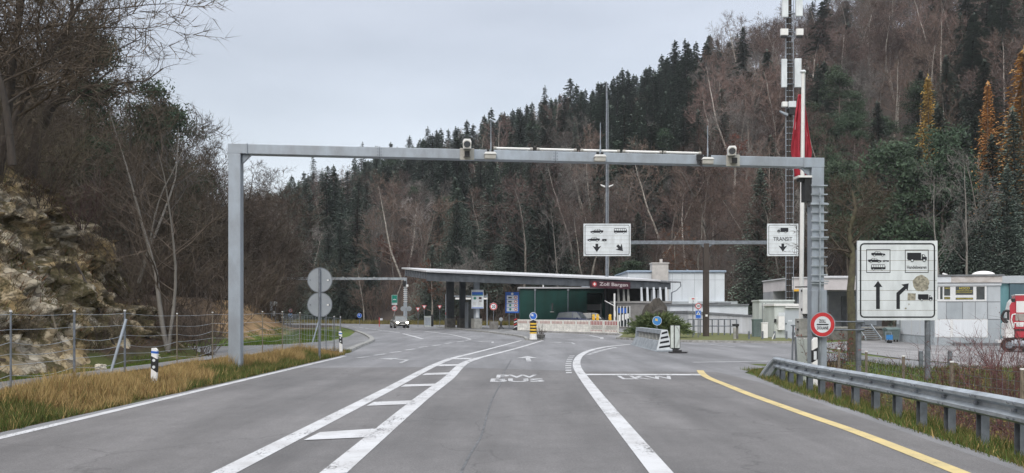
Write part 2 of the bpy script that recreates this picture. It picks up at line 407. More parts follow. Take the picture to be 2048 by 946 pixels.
path_poly += [(-19.4, 100), (-14.8, 77), (-10.6, 60), (-9.2, 52), (-8.0, 43), (-7.6, 36.5), (-8.8, 35.6), (-10.6, 33.5), (-11.3, 28), (-11.2, 20), (-11.3, 6)]
drape('path', [path_poly], path_m, 0.03, 1.0)

def sweep(mb, pts, prof, mi=0):                    # prof: (sideways, up); pts 3D
    secs = []
    for i, p in enumerate(pts):
        a = pts[max(0, i-1)]; b = pts[min(len(pts)-1, i+1)]
        d = Vector((b[0]-a[0], b[1]-a[1], 0)).normalized(); n = Vector((d.y, -d.x, 0))
        secs.append([(p[0]+n.x*q, p[1]+n.y*q, p[2]+h) for q, h in prof])
    return mb.loft(secs, mi)
def smooth_pts(pts, k=6):
    out = []
    P = [Vector(p) for p in pts]
    for i in range(len(P)-1):
        p0 = P[max(0, i-1)]; p1 = P[i]; p2 = P[i+1]; p3 = P[min(len(P)-1, i+2)]
        for j in range(k):
            t = j/k
            out.append(0.5*((2*p1)+(p2-p0)*t+(2*p0-5*p1+4*p2-p3)*t*t+(3*p1-p0-3*p2+p3)*t**3))
    out.append(P[-1]); return out
kerb_m = mat('kerb_stone', (0.30, 0.30, 0.29), 0.9, 0, 0.25, 4, bump=0.2)
kp = smooth_pts([G(696, 704), G(722, 692), G(738, 686), G(744, 681), G(741, 676), G(728, 669), G(712, 663)])
mb = MB(); sweep(mb, [tuple(p) for p in kp], [(-0.16, -0.05), (-0.16, 0.12), (0.14, 0.12), (0.17, 0.02), (0.17, -0.05)])
tag(mb.build('kerb', kerb_m), kind='structure')

# raised islands: a kerb ring with a paved or grassed top
def island(name, pts, top_m, h=0.12, kw=0.2):
    a = [Vector((x, y, 0)) for x, y in pts]; n = len(a)
    area = sum(a[i].x*a[(i+1) % n].y-a[(i+1) % n].x*a[i].y for i in range(n))
    if area < 0: a = a[::-1]
    inner = []
    for i in range(n):
        d0 = (a[i]-a[i-1]).normalized(); d1 = (a[(i+1) % n]-a[i]).normalized()
        nn = (Vector((-d0.y, d0.x, 0))+Vector((-d1.y, d1.x, 0))); nn.normalize(); inner.append(a[i]+nn*kw)
    mb = MB()
    vs = [(p.x, p.y, -0.05) for p in a]+[(p.x, p.y, h) for p in a]+[(p.x, p.y, h) for p in inner]+[(p.x, p.y, h-0.03) for p in inner]
    fs = []
    for i in range(n):
        j = (i+1) % n
        fs += [(i, j, n+j, n+i), (n+i, n+j, 2*n+j, 2*n+i), (2*n+i, 2*n+j, 3*n+j, 3*n+i)]
    mb.add(vs, fs, 0); mb.add([(p.x, p.y, h-0.012) for p in inner], [tuple(range(n))], 1)
    return tag(mb.build(name, [kerb_m, top_m]), kind='structure')
grass_top = mat('grass_island_top', (0.085, 0.12, 0.03), 0.95, 0, 0.3, 2.5, col2=(0.12, 0.10, 0.045), bump=0.4, bscale=20)
island('traffic_island', P2([(872, 654.5), (887, 656.5), (938, 661.5), (978, 665.5), (1030, 672.5), (1048, 676.5), (1050, 680.5), (1086, 680.5), (1090, 675), (1060, 666.5), (1010, 661), (962, 656.5), (930, 653.6)]), path_m)
island('canopy_island', P2([(1034, 662.6), (1240, 670.5), (1262, 671), (1262, 664), (1160, 659), (1034, 656)]), path_m, 0.1)
isl = P2([(1232, 678), (1290, 682), (1380, 684.5), (1500, 686), (1622, 687.5)])+[(19.6, 60), (17.5, 67), (9.0, 70), (8.4, 62)]
island('grass_island', isl, grass_top, 0.13)

# ------------------------------------------------------------------ road markings
def paint(name, c, c2, wear=0.36):
    m = bpy.data.materials.new(name); m.use_nodes = True; N = m.node_tree.nodes; L = m.node_tree.links; b = N['Principled BSDF']
    b.inputs['Roughness'].default_value = 0.65
    tc = N.new('ShaderNodeTexCoord'); mp = N.new('ShaderNodeMapping'); mp.inputs['Scale'].default_value = (1, .35, 1); L.new(tc.outputs['Object'], mp.inputs['Vector'])
    def nz(sc, d, rg, v):
        n = N.new('ShaderNodeTexNoise'); n.inputs['Scale'].default_value = sc; n.inputs['Detail'].default_value = d; n.inputs['Roughness'].default_value = rg; L.new(v, n.inputs['Vector']); return n.outputs['Fac']
    r = N.new('ShaderNodeValToRGB'); e = r.color_ramp.elements; e[0].position = 0.35; e[0].color = (*c2, 1); e[1].position = 0.58; e[1].color = (*c, 1)
    L.new(nz(1.6, 6, .7, tc.outputs['Object']), r.inputs['Fac']); L.new(r.outputs['Color'], b.inputs['Base Color'])
    w = N.new('ShaderNodeValToRGB'); e = w.color_ramp.elements; e[0].position = wear-.03; e[0].color = (0, 0, 0, 1); e[1].position = wear+.05; e[1].color = (1, 1, 1, 1)
    mixn = N.new('ShaderNodeMath'); mixn.operation = 'MULTIPLY_ADD'; mixn.inputs[1].default_value = .45; L.new(nz(26, 3, .7, tc.outputs['Object']), mixn.inputs[0])
    m5 = N.new('ShaderNodeMath'); m5.operation = 'MULTIPLY'; m5.inputs[1].default_value = .55; L.new(nz(2.4, 7, .7, mp.outputs['Vector']), m5.inputs[0]); L.new(m5.outputs[0], mixn.inputs[2])
    L.new(mixn.outputs[0], w.inputs['Fac'])
    t = N.new('ShaderNodeBsdfTransparent'); mx = N.new('ShaderNodeMixShader'); L.new(w.outputs['Color'], mx.inputs[0]); L.new(t.outputs[0], mx.inputs[1]); L.new(b.outputs[0], mx.inputs[2])
    L.new(mx.outputs[0], N['Material Output'].inputs['Surface']); return m
paint_w = paint('white_road_paint', (0.52, 0.53, 0.55), (0.40, 0.40, 0.41), 0.40)
paint_worn = paint('worn_road_paint', (0.46, 0.47, 0.49), (0.38, 0.38, 0.39), 0.41)
paint_y = paint('yellow_road_paint', (0.56, 0.445, 0.20), (0.42, 0.345, 0.18))
tar_m = mat('crack_sealant', (0.105, 0.108, 0.115), 0.5, 0, 0.35, 6)
white = MB(); Z1 = 0.009
def strip(mb, pts, w, z=Z1, k=1, dash=None):
    P = [Vector((p[0], p[1], 0)) for p in pts]
    if k > 1: P = smooth_pts(P, k)
    Ls = [];
    for i, p in enumerate(P):
        a = P[max(0, i-1)]; b = P[min(len(P)-1, i+1)]; d = (b-a).normalized(); n = Vector((-d.y, d.x, 0))
        ww = (w[0]+(w[1]-w[0])*i/(len(P)-1)) if isinstance(w, tuple) else w
        Ls.append((p+n*ww/2, p-n*ww/2))
    for (a, b), (c, d) in zip(Ls, Ls[1:]):
        mb.add([(q.x, q.y, z) for q in (a, b, d, c)], [(0, 1, 2, 3)])
def gp(l): return [G(a, b) for a, b in l]
def quad(mb, l, z=Z1): mb.add([(q.x, q.y, z) for q in gp(l)], [tuple(range(len(l)))])
strip(white, [(-7.28, -10), (-7.0, 11), (-6.72, 32.2)], 0.17)
for a, b, c, d in ((714, 716, 738, 713.5), (748, 711, 771, 708), (781, 705.5, 802, 703), (810, 700.5, 829, 698), (838, 695, 856, 693), (865, 691.8, 881, 689.7), (890, 687.5, 904, 685.6), (914, 684, 928, 682.3), (931, 681, 944, 678.5)):
    strip(white, gp([(a, b), (c, d)]), 0.17)
strip(white, gp([(850, 662.5), (900, 669), (925, 674.5), (938, 677.5), (944, 679)]), 0.16, k=3)
for i in range(9):
    t = i/9; a = (690+(t**0.9)*110, 652+14*t); b = (a[0]+7+5*t, a[1]+0.9+0.6*t); strip(white, gp([a, b]), 0.2)
strip(white, gp([(806, 667.5), (826, 672.5), (845, 678)]), 0.22, k=3)
strip(white, gp([(440, 951), (618, 860), (786, 774), (848, 741), (880, 726), (905, 716.5)]), 0.27, k=4)
strip(white, gp([(905, 716.5), (960, 703), (1010, 690), (1043, 681)]), (0.22, 0.16), k=4)
strip(white, gp([(650, 961), (841, 799), (896, 757.5), (915, 738), (931, 725.5), (956, 716.5)]), 0.29, k=4)
strip(white, gp([(956, 716.5), (1010, 703), (1050, 692), (1086, 681)]), (0.22, 0.16), k=4)
for q in ([(607, 882), (640, 866), (760, 858), (735, 876)], [(733, 813), (748, 805), (837, 801.5), (829, 809)], [(801, 774.5), (810, 770), (878, 768), (872, 772.5)],
          [(844, 751.2), (852, 747), (902, 745.5), (897, 749.5)], [(874, 733.4), (881, 729.8), (921, 729), (916, 732)], [(903, 719.5), (907, 717), (944, 716.6), (940, 719.2)]): quad(white, q, Z1+0.004)
strip(white, gp([(1335, 962), (1202, 800.5), (1162, 748), (1154, 733), (1154.5, 720.5), (1163, 709.6), (1183, 700.4), (1218, 693), (1268, 688.5)]), 0.26, k=5)
for i in range(6):
    t = i/5; a = (1177+47*t, 709.5-13.2*t**0.8); strip(white, gp([a, (a[0]+8, a[1]-2.2+0.9*t)]), 0.2)
for i in range(9):
    t = i/8; y = 713+34*t**1.15; x = 1128+5*(1-math.sin(math.pi*min(1, 0.25+t*0.6))); h = 1.2+1.0*t
    quad(white, [(x+1+8*(1-t)**2, y), (x+1.5+8*(1-t)**2, y-h), (x+13+7*(1-t)**2, y-h), (x+12.5+7*(1-t)**2, y)], Z1+.003)
quad(white, [(1171, 751.2), (1171, 748.6), (1398, 748.8), (1403, 751.6)], Z1+0.004)
strip(white, gp([(1386, 725), (1460, 724), (1545, 722.5)]), 0.2)
quad(white, [(1200, 677.5), (1201, 674.5), (1207, 674.5), (1207, 677.5)]); strip(white, gp([(1180, 671), (1202, 675.5)]), 0.2)
strip(white, gp([(1330, 690), (1342, 687.5)]), 0.2); strip(white, gp([(1362, 686.5), (1420, 689), (1470, 694)]), 0.12)
worn = MB()
def road_text(t, x0, x1, y0, y1, off=0.025):
    vs, fs = text_tris(t, 1.0, off); worn.add([(x0+(x1-x0)*a, y0+(y1-y0)*b, Z1) for a, b in vs], fs)
road_text('PW', -0.42, 0.70, 21.25, 22.3); road_text('BUS', -0.55, 0.82, 19.95, 21.0); road_text('LKW', 2.87, 4.33, 20.75, 21.9)
def arrow(px, py, kind, s=1.0):
    c = G(px, py)
    if kind == 'up': pl = [[(-0.1, -1.6), (0.1, -1.6), (0.1, 0.3), (-0.1, 0.3)], [(-0.5, 0.3), (0.5, 0.3), (0, 1.6)]]
    else:            pl = [[(0.6, -1.6), (0.76, -1.6), (0.76, 0.4), (0.6, 0.4)], [(0.76, 0.4), (-0.1, 1.05), (-0.2, 0.85), (0.6, 0.25)], [(0.05, 1.5), (-0.9, 1.1), (-0.15, 0.45)]]
    for p in pl: worn.add([(c.x+a*s, c.y+b*s*1.3, Z1) for a, b in p], [tuple(range(len(p)))])
arrow(1056, 717.5, 'up', 0.85); arrow(1126, 686, 'left', 0.8); arrow(785, 721, 'left', 0.75); arrow(968, 684, 'left', 0.8)
tag(white.build('road_markings', paint_w, fix=False), kind='structure'); tag(worn.build('worn_road_markings', paint_worn, fix=False), kind='structure')
ymb = MB(); strip(ymb, gp([(1400, 741), (1407, 750), (1425, 759.6), (1449, 769), (1500, 789.5), (1610, 829), (1723, 868.5), (1925, 948), (1990, 975)]), 0.2, k=4)
tag(ymb.build('yellow_road_marking', paint_y, fix=False), kind='structure')
tmb = MB(); pts = [(915, 962), (940, 912), (962, 872), (975, 832), (984, 800), (1001, 768), (1008, 748), (1013, 735), (1024, 720)]
pts = [(a+random.uniform(-1.5, 1.5), b) for a, b in pts]; strip(tmb, gp(pts), 0.03, 0.0075, k=6)
tag(tmb.build('crack_seal', tar_m, fix=False), kind='structure')

# ------------------------------------------------------------------ the portal gantry over the lanes
GA, GB = Vector((-8.04, 23.3, 0)), Vector((9.26, 24.4, 0))
gdir = (GB-GA); glen = gdir.length; grot = math.atan2(gdir.y, gdir.x)
def gu(px):                                         # along-beam metre under a measured column
    k = (px-CX)/F; u = (k*GA.y-GA.x)/((gdir.x-k*gdir.y)/glen); return u
zl, zr = 6.49, 6.29                                 # beam centre heights, left and right
def gz(u): return zl+(zr-zl)*u/glen
gan = thing('portal_gantry', 'long grey steel portal gantry spanning the foreground lanes with cameras on its beam', 'gantry', GA, grot)
mb = MB()
bh = 0.145
mb.add([(x, y, gz(x)+s*bh) for x in (0.36, glen-0.42) for y in (-0.16, 0.16) for s in (-1, 1)], [(0, 1, 3, 2), (4, 6, 7, 5), (0, 4, 5, 1), (2, 3, 7, 6), (0, 2, 6, 4), (1, 5, 7, 3)])
mb.build('beam', galv, gan, bevel=0.015)
for px in (760, 1110):
    u = gu(px); z = gz(u); m_ = MB(); m_.box(u-.012, u+.012, -0.172, 0.172, z-.158, z+.158)
    for dz in (-.09, 0, .09):
        for sx in (-.05, .05): m_.tube((u+sx, -.172, z+dz), (u+sx, -.158, z+dz), .016, n=6)
    m_.build('splice_flange', galv_dark, gan)
for x_, z_ in ((0, .06), (glen, -1.1)): MB().box(x_-.34, x_+.34, -.34, .34, z_, z_+.04).build('base_plate', galv_dark, gan)
mb = MB(); mb.box(-0.19, 0.357, -0.17, 0.17, zl-0.145, zl+0.14); mb.prism([(0.19, zl-0.148), (0.46, zl-0.148), (0.19, zl-0.42)], -0.05, 0.05)
for x in (0.345,): mb.box(x, x+0.03, -0.19, 0.19, zl-0.16, zl+0.15)
mb.build('corner_joint', galv, gan, bevel=0.01)
mb = MB(); mb.box(glen-0.417, glen+0.2, -0.17, 0.17, zr-0.15, zr+0.145); mb.box(glen-0.44, glen-0.41, -0.19, 0.19, zr-0.165, zr+0.16)
mb.prism([(glen-0.2, zr-0.153), (glen-0.46, zr-0.153), (glen-0.2, zr-0.40)], -0.05, 0.05); mb.build('corner_joint', galv, gan, bevel=0.01)
MB().box(-0.175, 0.175, -0.17, 0.17, -0.3, zl-0.146).build('leg', galv, gan, bevel=0.015)
mb = MB(); mb.box(glen-0.19, glen+0.19, -0.17, 0.17, -1.3, zr-0.151); mb.build('leg', galv, gan, bevel=0.015)
mb = MB()                                           # stiffened foot of the right leg, with a gap between two channels
mb.box(glen-0.23, glen-0.03, -0.24, 0.0, -1.3, 2.42); mb.box(glen+0.06, glen+0.24, -0.24, 0.0, -1.3, 2.42); mb.build('foot_cladding', galv, gan, bevel=0.01)
mb = MB()                                           # cable tray with its rungs on the right leg
for i in range(15):
    z = 2.6+i*0.27
    if z < 5.6: MB().box(glen-0.25, glen+0.27, -0.235, -0.205, z, z+0.035).build('tray_rung', rail_m, gan)
for z in (4.95, 3.95, 2.62): MB().box(glen-0.27, glen+0.29, -0.27, -0.2, z+0.05, z+0.09).build('tray_bracket', rail_m, gan)
for z in (-0.25, -0.75): MB().box(glen-0.27, glen+0.29, -0.29, -0.24, z, z+0.05).build('tray_bracket', rail_m, gan)
mb = MB(); mb.box(glen+0.0, glen+0.035, -0.27, -0.236, -1.0, 5.5)
for i in range(22): mb.box(glen+0.006, glen+0.029, -0.277, -0.27, 0.0+i*0.25, 0.12+i*0.25)
mb.build('cable_tray', rail_m, gan)
mb = MB(); mb.box(glen-0.62, glen-0.2, -0.2, 0.2, zr-0.46, zr-0.40); mb.build('lamp_cap', plastic_w, gan)
mb = MB(); mb.box(glen-0.40, glen-0.22, -0.14, 0.12, zr-1.18, zr-0.47); mb.box(glen-0.55, glen-0.24, -0.1, 0.1, zr-0.56, zr-0.47); mb.path([(glen-0.3, -0.1, zr-1.18), (glen-0.27, -0.14, zr-1.35), (glen-0.22, -0.1, zr-1.2)], 0.02); mb.build('signal_box', plastic_b, gan)
for px in (934, 1462):
    u = gu(px); z = gz(u)
    br = MB(); br.box(u-0.21, u+0.21, -0.19, -0.164, z-0.18, z+0.17); br.box(u-0.1, u+0.1, -0.30, -0.19, z-0.10, z+0.08); b = br.build('camera_bracket', putty, gan, bevel=0.01)
    MB().box(u-0.075, u+0.075, -0.34, -0.302, z-0.11, z+0.05).build('lens_window', plastic_b, gan)
    yaw = 0.0 if px < 1000 else R(-15)
    c = MB(); secs = []
    for y, k in ((-0.52, 1.0), (-0.1, 1.0), (0.1, 0.9)):
        secs.append([(u+k*a, y, z+0.29+k*bb-(0.05 if y < -0.3 else 0)) for a, bb in ((-0.115, -0.15), (0.115, -0.15), (0.125, 0.06), (0.09, 0.13), (-0.09, 0.13), (-0.125, 0.06))])
    c.loft(secs); cam_ = c.build('camera', plastic_w, gan, bevel=0.01)
    cam_.matrix_local = Matrix.Translation((u, 0, 0)) @ Matrix.Rotation(yaw, 4, 'Z') @ Matrix.Translation((-u, 0, 0))
    g_ = MB(); g_.disc(u, z+0.205, 0.098, -0.515, n=20, y1=-0.54); g_.build('lens', lens_g, cam_)
    h_ = MB(); h_.ring(u, z+0.205, 0.098, 0.12, -0.542, n=20); h_.build('lens_ring', putty, cam_)
for px in (980, 1197, 1410):
    u = gu(px); z = gz(u)
    s_ = MB(); s_.box(u-0.17, u+0.17, -0.32, -0.166, z-0.15, z-0.02); s_.build('sensor_box', putty, gan, bevel=0.02)
    t_ = MB(); t_.prism([(u-0.19, z-0.017), (u+0.19, z-0.017), (u+0.14, z+0.05), (u-0.14, z+0.05)], -0.34, -0.17); t_.build('sensor_lid', plastic_w, gan, bevel=0.01)
    k_ = MB(); k_.box(u-0.10, u-0.03, -0.28, -0.17, z+0.053, z+0.13); k_.box(u+0.03, u+0.10, -0.28, -0.17, z+0.053, z+0.12); k_.build('connector', plastic_b, gan)
    a_ = MB(); a_.tube((u+0.02, -0.2, z+0.05), (u+0.02, -0.2, z+0.35), 0.022, n=6); a_.tube((u+0.02, -0.2, z+0.35), (u+0.02, -0.2, z+1.02), 0.013, 0.009, n=6); a_.build('antenna', galv, gan)
for a, b in ((987, 1065), (1073, 1152), (1160, 1238), (1244, 1322), (1325, 1400)):
    ua, ub = gu(a), gu(b); m_ = MB(); z0 = gz(ua)+0.205; z1 = gz(ub)+0.205
    m_.tube((ua+0.08, -0.1, z0), (ub-0.08, -0.1, z1), 0.036, n=10); t = m_.build('tube_light', plastic_w, gan)
    MB().tube((ua, -0.1, z0), (ua+0.078, -0.1, z0), 0.046, n=10).build('end_cap', putty, t); MB().tube((ub-0.078, -0.1, z1), (ub, -0.1, z1), 0.046, n=10).build('end_cap', putty, t)
    for uu, zz_ in ((ua+.15, z0), (ub-.18, z1)): MB().box(uu, uu+.03, -0.13, -0.07, zz_-0.058, zz_-0.03).build('clip', putty, t)
u = gu(1396); z = gz(u); m_ = MB(); m_.box(u-0.1, u+0.08, -0.24, -0.165, z-0.02, z+0.14)
for k in range(4): m_.path([(u-0.1+0.04*k, -0.22, z), (u-0.08+0.04*k, -0.26, z-0.16-0.02*k), (u+0.0+0.02*k, -0.24, z-0.14), (u+0.05, -0.22, z+0.02)], 0.014, 5)
m_.build('cable_bundle', plastic_b, gan)

# gantry over the far lanes
fg = thing('portal_gantry', 'slim pale grey gantry over the far left lanes behind the two round signs', 'gantry', (0, 104, 0), 0)
fg.location = (XW(520, 104), 104, 0)
LX = XW(811, 104)-XW(520, 104); zt = ZW(557.5, 104)
MB().box(0.2, LX+0.18, -0.17, 0.17, zt-0.14, zt+0.16).build('beam', rail_m, fg)
MB().box(-0.2, 0.199, -0.18, 0.18, -0.5, zt+0.16).build('leg', rail_m, fg)
mb = MB(); mb.box(LX-0.18, LX+0.18, -0.17, 0.17, 0, zt-0.142); mb.build('leg', rail_m, fg)
mb = MB(); mb.box(LX-0.24, LX+0.24, -0.22, -0.18, 0.0, 3.2); mb.build('foot_cladding', galv, fg)
mb = MB()
for i in range(9): MB().box(LX-0.26, LX+0.28, -0.26, -0.22, 3.3+i*0.26, 3.36+i*0.26).build('tray_rung', plastic_w, fg)
mb = MB(); mb.box(LX-0.3, LX+0.1, -0.4, -0.2, zt-1.0, zt-0.3); mb.build('signal_box', plastic_b, fg)
mb = MB(); mb.box(LX+0.14, LX+0.4, -0.45, -0.2, zt-1.05, zt-0.75); mb.build('camera', plastic_w, fg)
for i in range(6): MB().box(LX*0.25+i*2.0, LX*0.25+0.2+i*2.0, -0.1, 0.1, zt+0.161, zt+0.25).build('sensor_box', putty, fg)

# ------------------------------------------------------------------ pictograms (drawn facing left, unit width 1)
def pic_car(mb, x, z, w, y, mi=0, flip=1, wm=1):
    def t(pts): return [(x+flip*(a-0.5)*w, z+b*w) for a, b in pts]
    mb.face(t([(0, .08), (.02, .17), (.28, .22), (.40, .33), (.68, .34), (.82, .24), (1, .23), (.99, .09), (.9, .05), (.1, .05)]), y, mi)
    mb.face(t([(.33, .23), (.42, .31), (.53, .31), (.53, .23)]), y-0.004, wm); mb.face(t([(.56, .23), (.56, .31), (.66, .31), (.76, .23)]), y-0.004, wm)
    for k in (.2, .78):
        c = t([(k, .06)])[0]; mb.disc(c[0], c[1], .075*w, y-0.006, mi, 14); mb.disc(c[0], c[1], .045*w, y-0.009, wm, 14)
def pic_bus(mb, x, z, w, y, mi=0, wm=1, flip=1):
    def t(pts): return [(x+flip*(a-0.5)*w, z+b*w) for a, b in pts]
    mb.face(t([(0, .08), (.0, .24), (.03, .4), (.94, .4), (1, .22), (.99, .07), (.05, .05)]), y, mi)
    for i in range(6): mb.face(t([(.05+i*.152, .22), (.05+i*.152, .36), (.17+i*.152, .36), (.17+i*.152, .22)]), y-0.004, wm)
    for k in (.16, .75):
        c = t([(k, .06)])[0]; mb.disc(c[0], c[1], .07*w, y-0.006, mi, 14); mb.disc(c[0], c[1], .042*w, y-0.009, wm, 14)
def pic_truck(mb, x, z, w, y, mi=0, wm=1, flip=1):  # cab on the right for flip=1
    def t(pts): return [(x+flip*(a-0.5)*w, z+b*w) for a, b in pts]
    mb.face(t([(0, .13), (0, .46), (.71, .46), (.71, .13)]), y, mi)
    mb.face(t([(.74, .13), (.74, .38), (.87, .38), (.94, .26), (1, .24), (1, .08), (.74, .08)]), y, mi)
    mb.face(t([(.04, .08), (.04, .135), (.75, .135), (.75, .08)]), y, mi)
    mb.face(t([(.79, .26), (.79, .35), (.85, .35), (.9, .26)]), y-0.004, wm)
    for k in (.25, .86):
        c = t([(k, .07)])[0]; mb.disc(c[0], c[1], .085*w, y-0.006, mi, 16); mb.disc(c[0], c[1], .05*w, y-0.009, wm, 16)
def pic_trailer(mb, x, z, w, y, mi=0, wm=1):
    mb.face([(x-w*.4, z+.08*w), (x-w*.4, z+.5*w), (x+w*.5, z+.5*w), (x+w*.5, z+.08*w)], y, mi); mb.face([(x-w*.7, z+.07*w), (x-w*.7, z+.12*w), (x-w*.3, z+.12*w), (x-w*.3, z+.07*w)], y, mi)
    mb.disc(x+.05*w, z+.06*w, .16*w, y-.006, mi, 14); mb.disc(x+.05*w, z+.06*w, .1*w, y-.009, wm, 14)
def arrow2(mb, x, z, s, ang, y, mi=0, shaft=1.0, hw=0.5):
    ca, sa = math.cos(R(ang)), math.sin(R(ang))
    pts = [(-.17, shaft), (.17, shaft), (.17, .35), (hw, .5), (0, -.28), (-hw, .5), (-.17, .35)]
    mb.face([(x+s*(a*ca-b*sa), z+s*(a*sa+b*ca)) for a, b in pts], y, mi)

def sign_panel(name, parent, x0, x1, z0, z1, y, seams, border=0.04, inset=0.07, rad=0.08, th=0.05, bw=None):
    mb = MB(); mb.box(x0, x1, y, y+th, z0, z1, 0)
    mb.frame(x0+inset, x1-inset, z0+inset, z1-inset, border, y-0.003, 1, rad)
    for k in range(1, seams+1):
        z = z0+(z1-z0)*k/(seams+1); mb.box(x0+0.03, x1-0.03, y-0.0015, y, z-0.006, z+0.006, 2)
    return mb.build(name, [sign_white, black, seam_m], parent)

# ------------------------------------------------------------------ big lane-choice sign on the right
Y0 = 25.0; k = F/Y0
def bx(px): return (px-1717)/k
o0 = Vector((XW(1717, Y0), Y0, 0))
bs = thing('direction_sign', 'large square white lane sign with black arrows and vehicle symbols on two posts at right', 'road sign', o0, 0)
def bz(py): return ZW(py, Y0)
pn = sign_panel('panel', bs, bx(1711.5), bx(1871), bz(640.5), bz(482), -0.12, 7, 0.045, 0.075, 0.13)
MB().tube((0, 0.0, -1.35), (0, 0.0, bz(500)), 0.085, n=14).build('post', galv_dark, bs, smooth=False)
MB().tube((bx(1855), 0.0, -0.7), (bx(1855), 0.0, bz(500)), 0.085, n=14).build('post', galv_dark, bs)
mb = MB(); mb.box(-0.1, bx(1855)+0.1, -0.066, -0.02, bz(520), bz(514)); mb.box(-0.1, bx(1855)+0.1, -0.066, -0.02, bz(620), bz(614)); mb.build('crossbar', galv_dark, bs)
def mini(px, py): return bx(px), bz(py)
yy = -0.1245
for (a, b, c, d) in ((1729, 1777, 499, 546), (1806, 1853, 500, 546)):
    m_ = MB(); m_.frame(bx(a), bx(b), bz(d), bz(c), 0.02, yy, 0, 0.005); m_.build('symbol_frame', black, bs)
m_ = MB(); pic_car(m_, bx(1753), bz(513), 28/k, yy, flip=-1); m_.build('pictogram', [black, sign_white], bs, fix=False)
m_ = MB(); pic_car(m_, bx(1746), bz(526), 27/k, yy, flip=-1); m_.face([(bx(1762), bz(524)), (bx(1762), bz(521)), (bx(1774), bz(521)), (bx(1774), bz(524))], yy); m_.disc(bx(1768), bz(525), 0.03, yy-0.006, 1, 10); m_.build('pictogram', [black, sign_white], bs, fix=False)
m_ = MB(); pic_bus(m_, bx(1753), bz(541), 29/k, yy); m_.build('pictogram', [black, sign_white], bs, fix=False)
m_ = MB(); pic_truck(m_, bx(1830), bz(524), 39/k, yy); m_.build('pictogram', [black, sign_white], bs, fix=False)
m_ = MB(); pic_truck(m_, bx(1846.5), bz(602), 29/k, yy); m_.build('pictogram', [black, sign_white], bs, fix=False)
m_ = MB(); m_.text('Handelswaren', bx(1810), bx(1849), bz(538), bz(531.5), yy, off=0.02); m_.build('lettering', black, bs, fix=False)
m_ = MB(); pts = [(1748.5, 618), (1756, 618), (1756, 574), (1761, 574), (1752.5, 562), (1743.5, 574), (1748.5, 574)]
m_.face([mini(*p) for p in pts], yy); m_.build('straight_arrow', black, bs)
m_ = MB(); m_.face([mini(*p) for p in [(1789, 618), (1796, 618), (1796, 590), (1789, 586)]], yy); m_.face([mini(*p) for p in [(1789, 586), (1796, 590), (1808.5, 578), (1804, 573)]], yy)
m_.face([mini(*p) for p in [(1798.5, 569.5), (1813.5, 567), (1811.5, 582), (1808.5, 578), (1804, 573)]], yy); m_.build('bent_arrow', black, bs)
m_ = MB(); pts = []
for i in range(36):
    t = 2*math.pi*i/36; r = 16.3+0.5*math.sin(5*t)+0.4*math.sin(9*t+1)+(1.3 if 31 <= i <= 33 else 0); pts.append(mini(1838+r*math.cos(t), 567-r*math.sin(t)))
m_.face(pts, yy); m_.build('glue_patch', paste, bs, fix=False); m_ = MB(); m_.face([mini(1811, 601), mini(1827, 600.5), mini(1827.5, 587), mini(1811.5, 586.5)], yy)
m_.face([mini(1805, 617), mini(1808, 619), mini(1810, 616), mini(1807, 615)], yy); m_.face([mini(1813, 611), mini(1816, 608), mini(1813, 607)], yy); m_.build('glue_patch', paste, bs, fix=False)

# ------------------------------------------------------------------ overhead lane sign on a T-shaped post
YT = 57.0; k = F/YT
ts = thing('overhead_sign', 'brown T-shaped post carrying two white overhead lane signs beyond the gantry', 'road sign', (XW(1412, YT), YT, 0.1), 0)
def tx(px): return (px-1412)/k
def tz(py): return ZW(py, YT)-0.1
MB().box(-0.19, 0.19, -0.17, 0.17, -0.2, tz(487)).build('post', brown_steel, ts, bevel=0.015)
mb = MB(); mb.box(tx(1250), tx(1550), -0.13, 0.13, tz(488.5), tz(481.5)); mb.box(-0.5, 0.6, -0.15, 0.15, tz(489), tz(481)); mb.prism([(-0.42, tz(489.2)), (0.42, tz(489.2)), (0.2, tz(495)), (-0.2, tz(495))], -0.12, 0.12); mb.build('beam', galv_dark, ts)
MB().box(-0.08, 0.08, -0.176, -0.171, 1.42, 1.56).build('number_plate', plastic_w, ts)
p1 = sign_panel('panel', ts, tx(1166.5), tx(1260.5), tz(512.5), tz(448), -0.22, 7, 0.035, 0.09, 0.12, 0.06)
yy = -0.226
for f_, a in ((pic_car, (1193, 466.5, 25)),):
    m_ = MB(); pic_car(m_, tx(1193), tz(467.5), 26/k, yy); m_.build('pictogram', [black, sign_white], p1, fix=False)
m_ = MB(); pic_bus(m_, tx(1240), tz(467.5), 26/k, yy); m_.build('pictogram', [black, sign_white], p1, fix=False)
m_ = MB(); pic_car(m_, tx(1186.5), tz(483.5), 25/k, yy); pic_trailer(m_, tx(1207.5), tz(483.5), 10/k, yy); m_.build('pictogram', [black, sign_white], p1, fix=False)
m_ = MB(); arrow2(m_, tx(1193), tz(500), 0.57, 0, yy, hw=0.55, shaft=0.75); m_.build('down_arrow', black, p1)
m_ = MB(); arrow2(m_, tx(1242), tz(499.5), 0.57, 45, yy, hw=0.55, shaft=0.75); m_.build('slant_arrow', black, p1)
p2 = sign_panel('panel', ts, tx(1532.5), tx(1594.5), tz(512.5), tz(448), -0.22, 7, 0.035, 0.09, 0.12, 0.06)
m_ = MB(); pic_truck(m_, tx(1563.5), tz(466.5), 22/k, yy, flip=-1); m_.build('pictogram', [black, sign_white], p2, fix=False)
m_ = MB(); m_.text('TRANSIT', tx(1544.5), tx(1582.5), tz(482.5), tz(474.5), yy, off=0.012); m_.build('lettering', black, p2, fix=False)
m_ = MB(); arrow2(m_, tx(1563.5), tz(499.5), 0.57, 0, yy, hw=0.55, shaft=0.75); m_.build('down_arrow', black, p2)

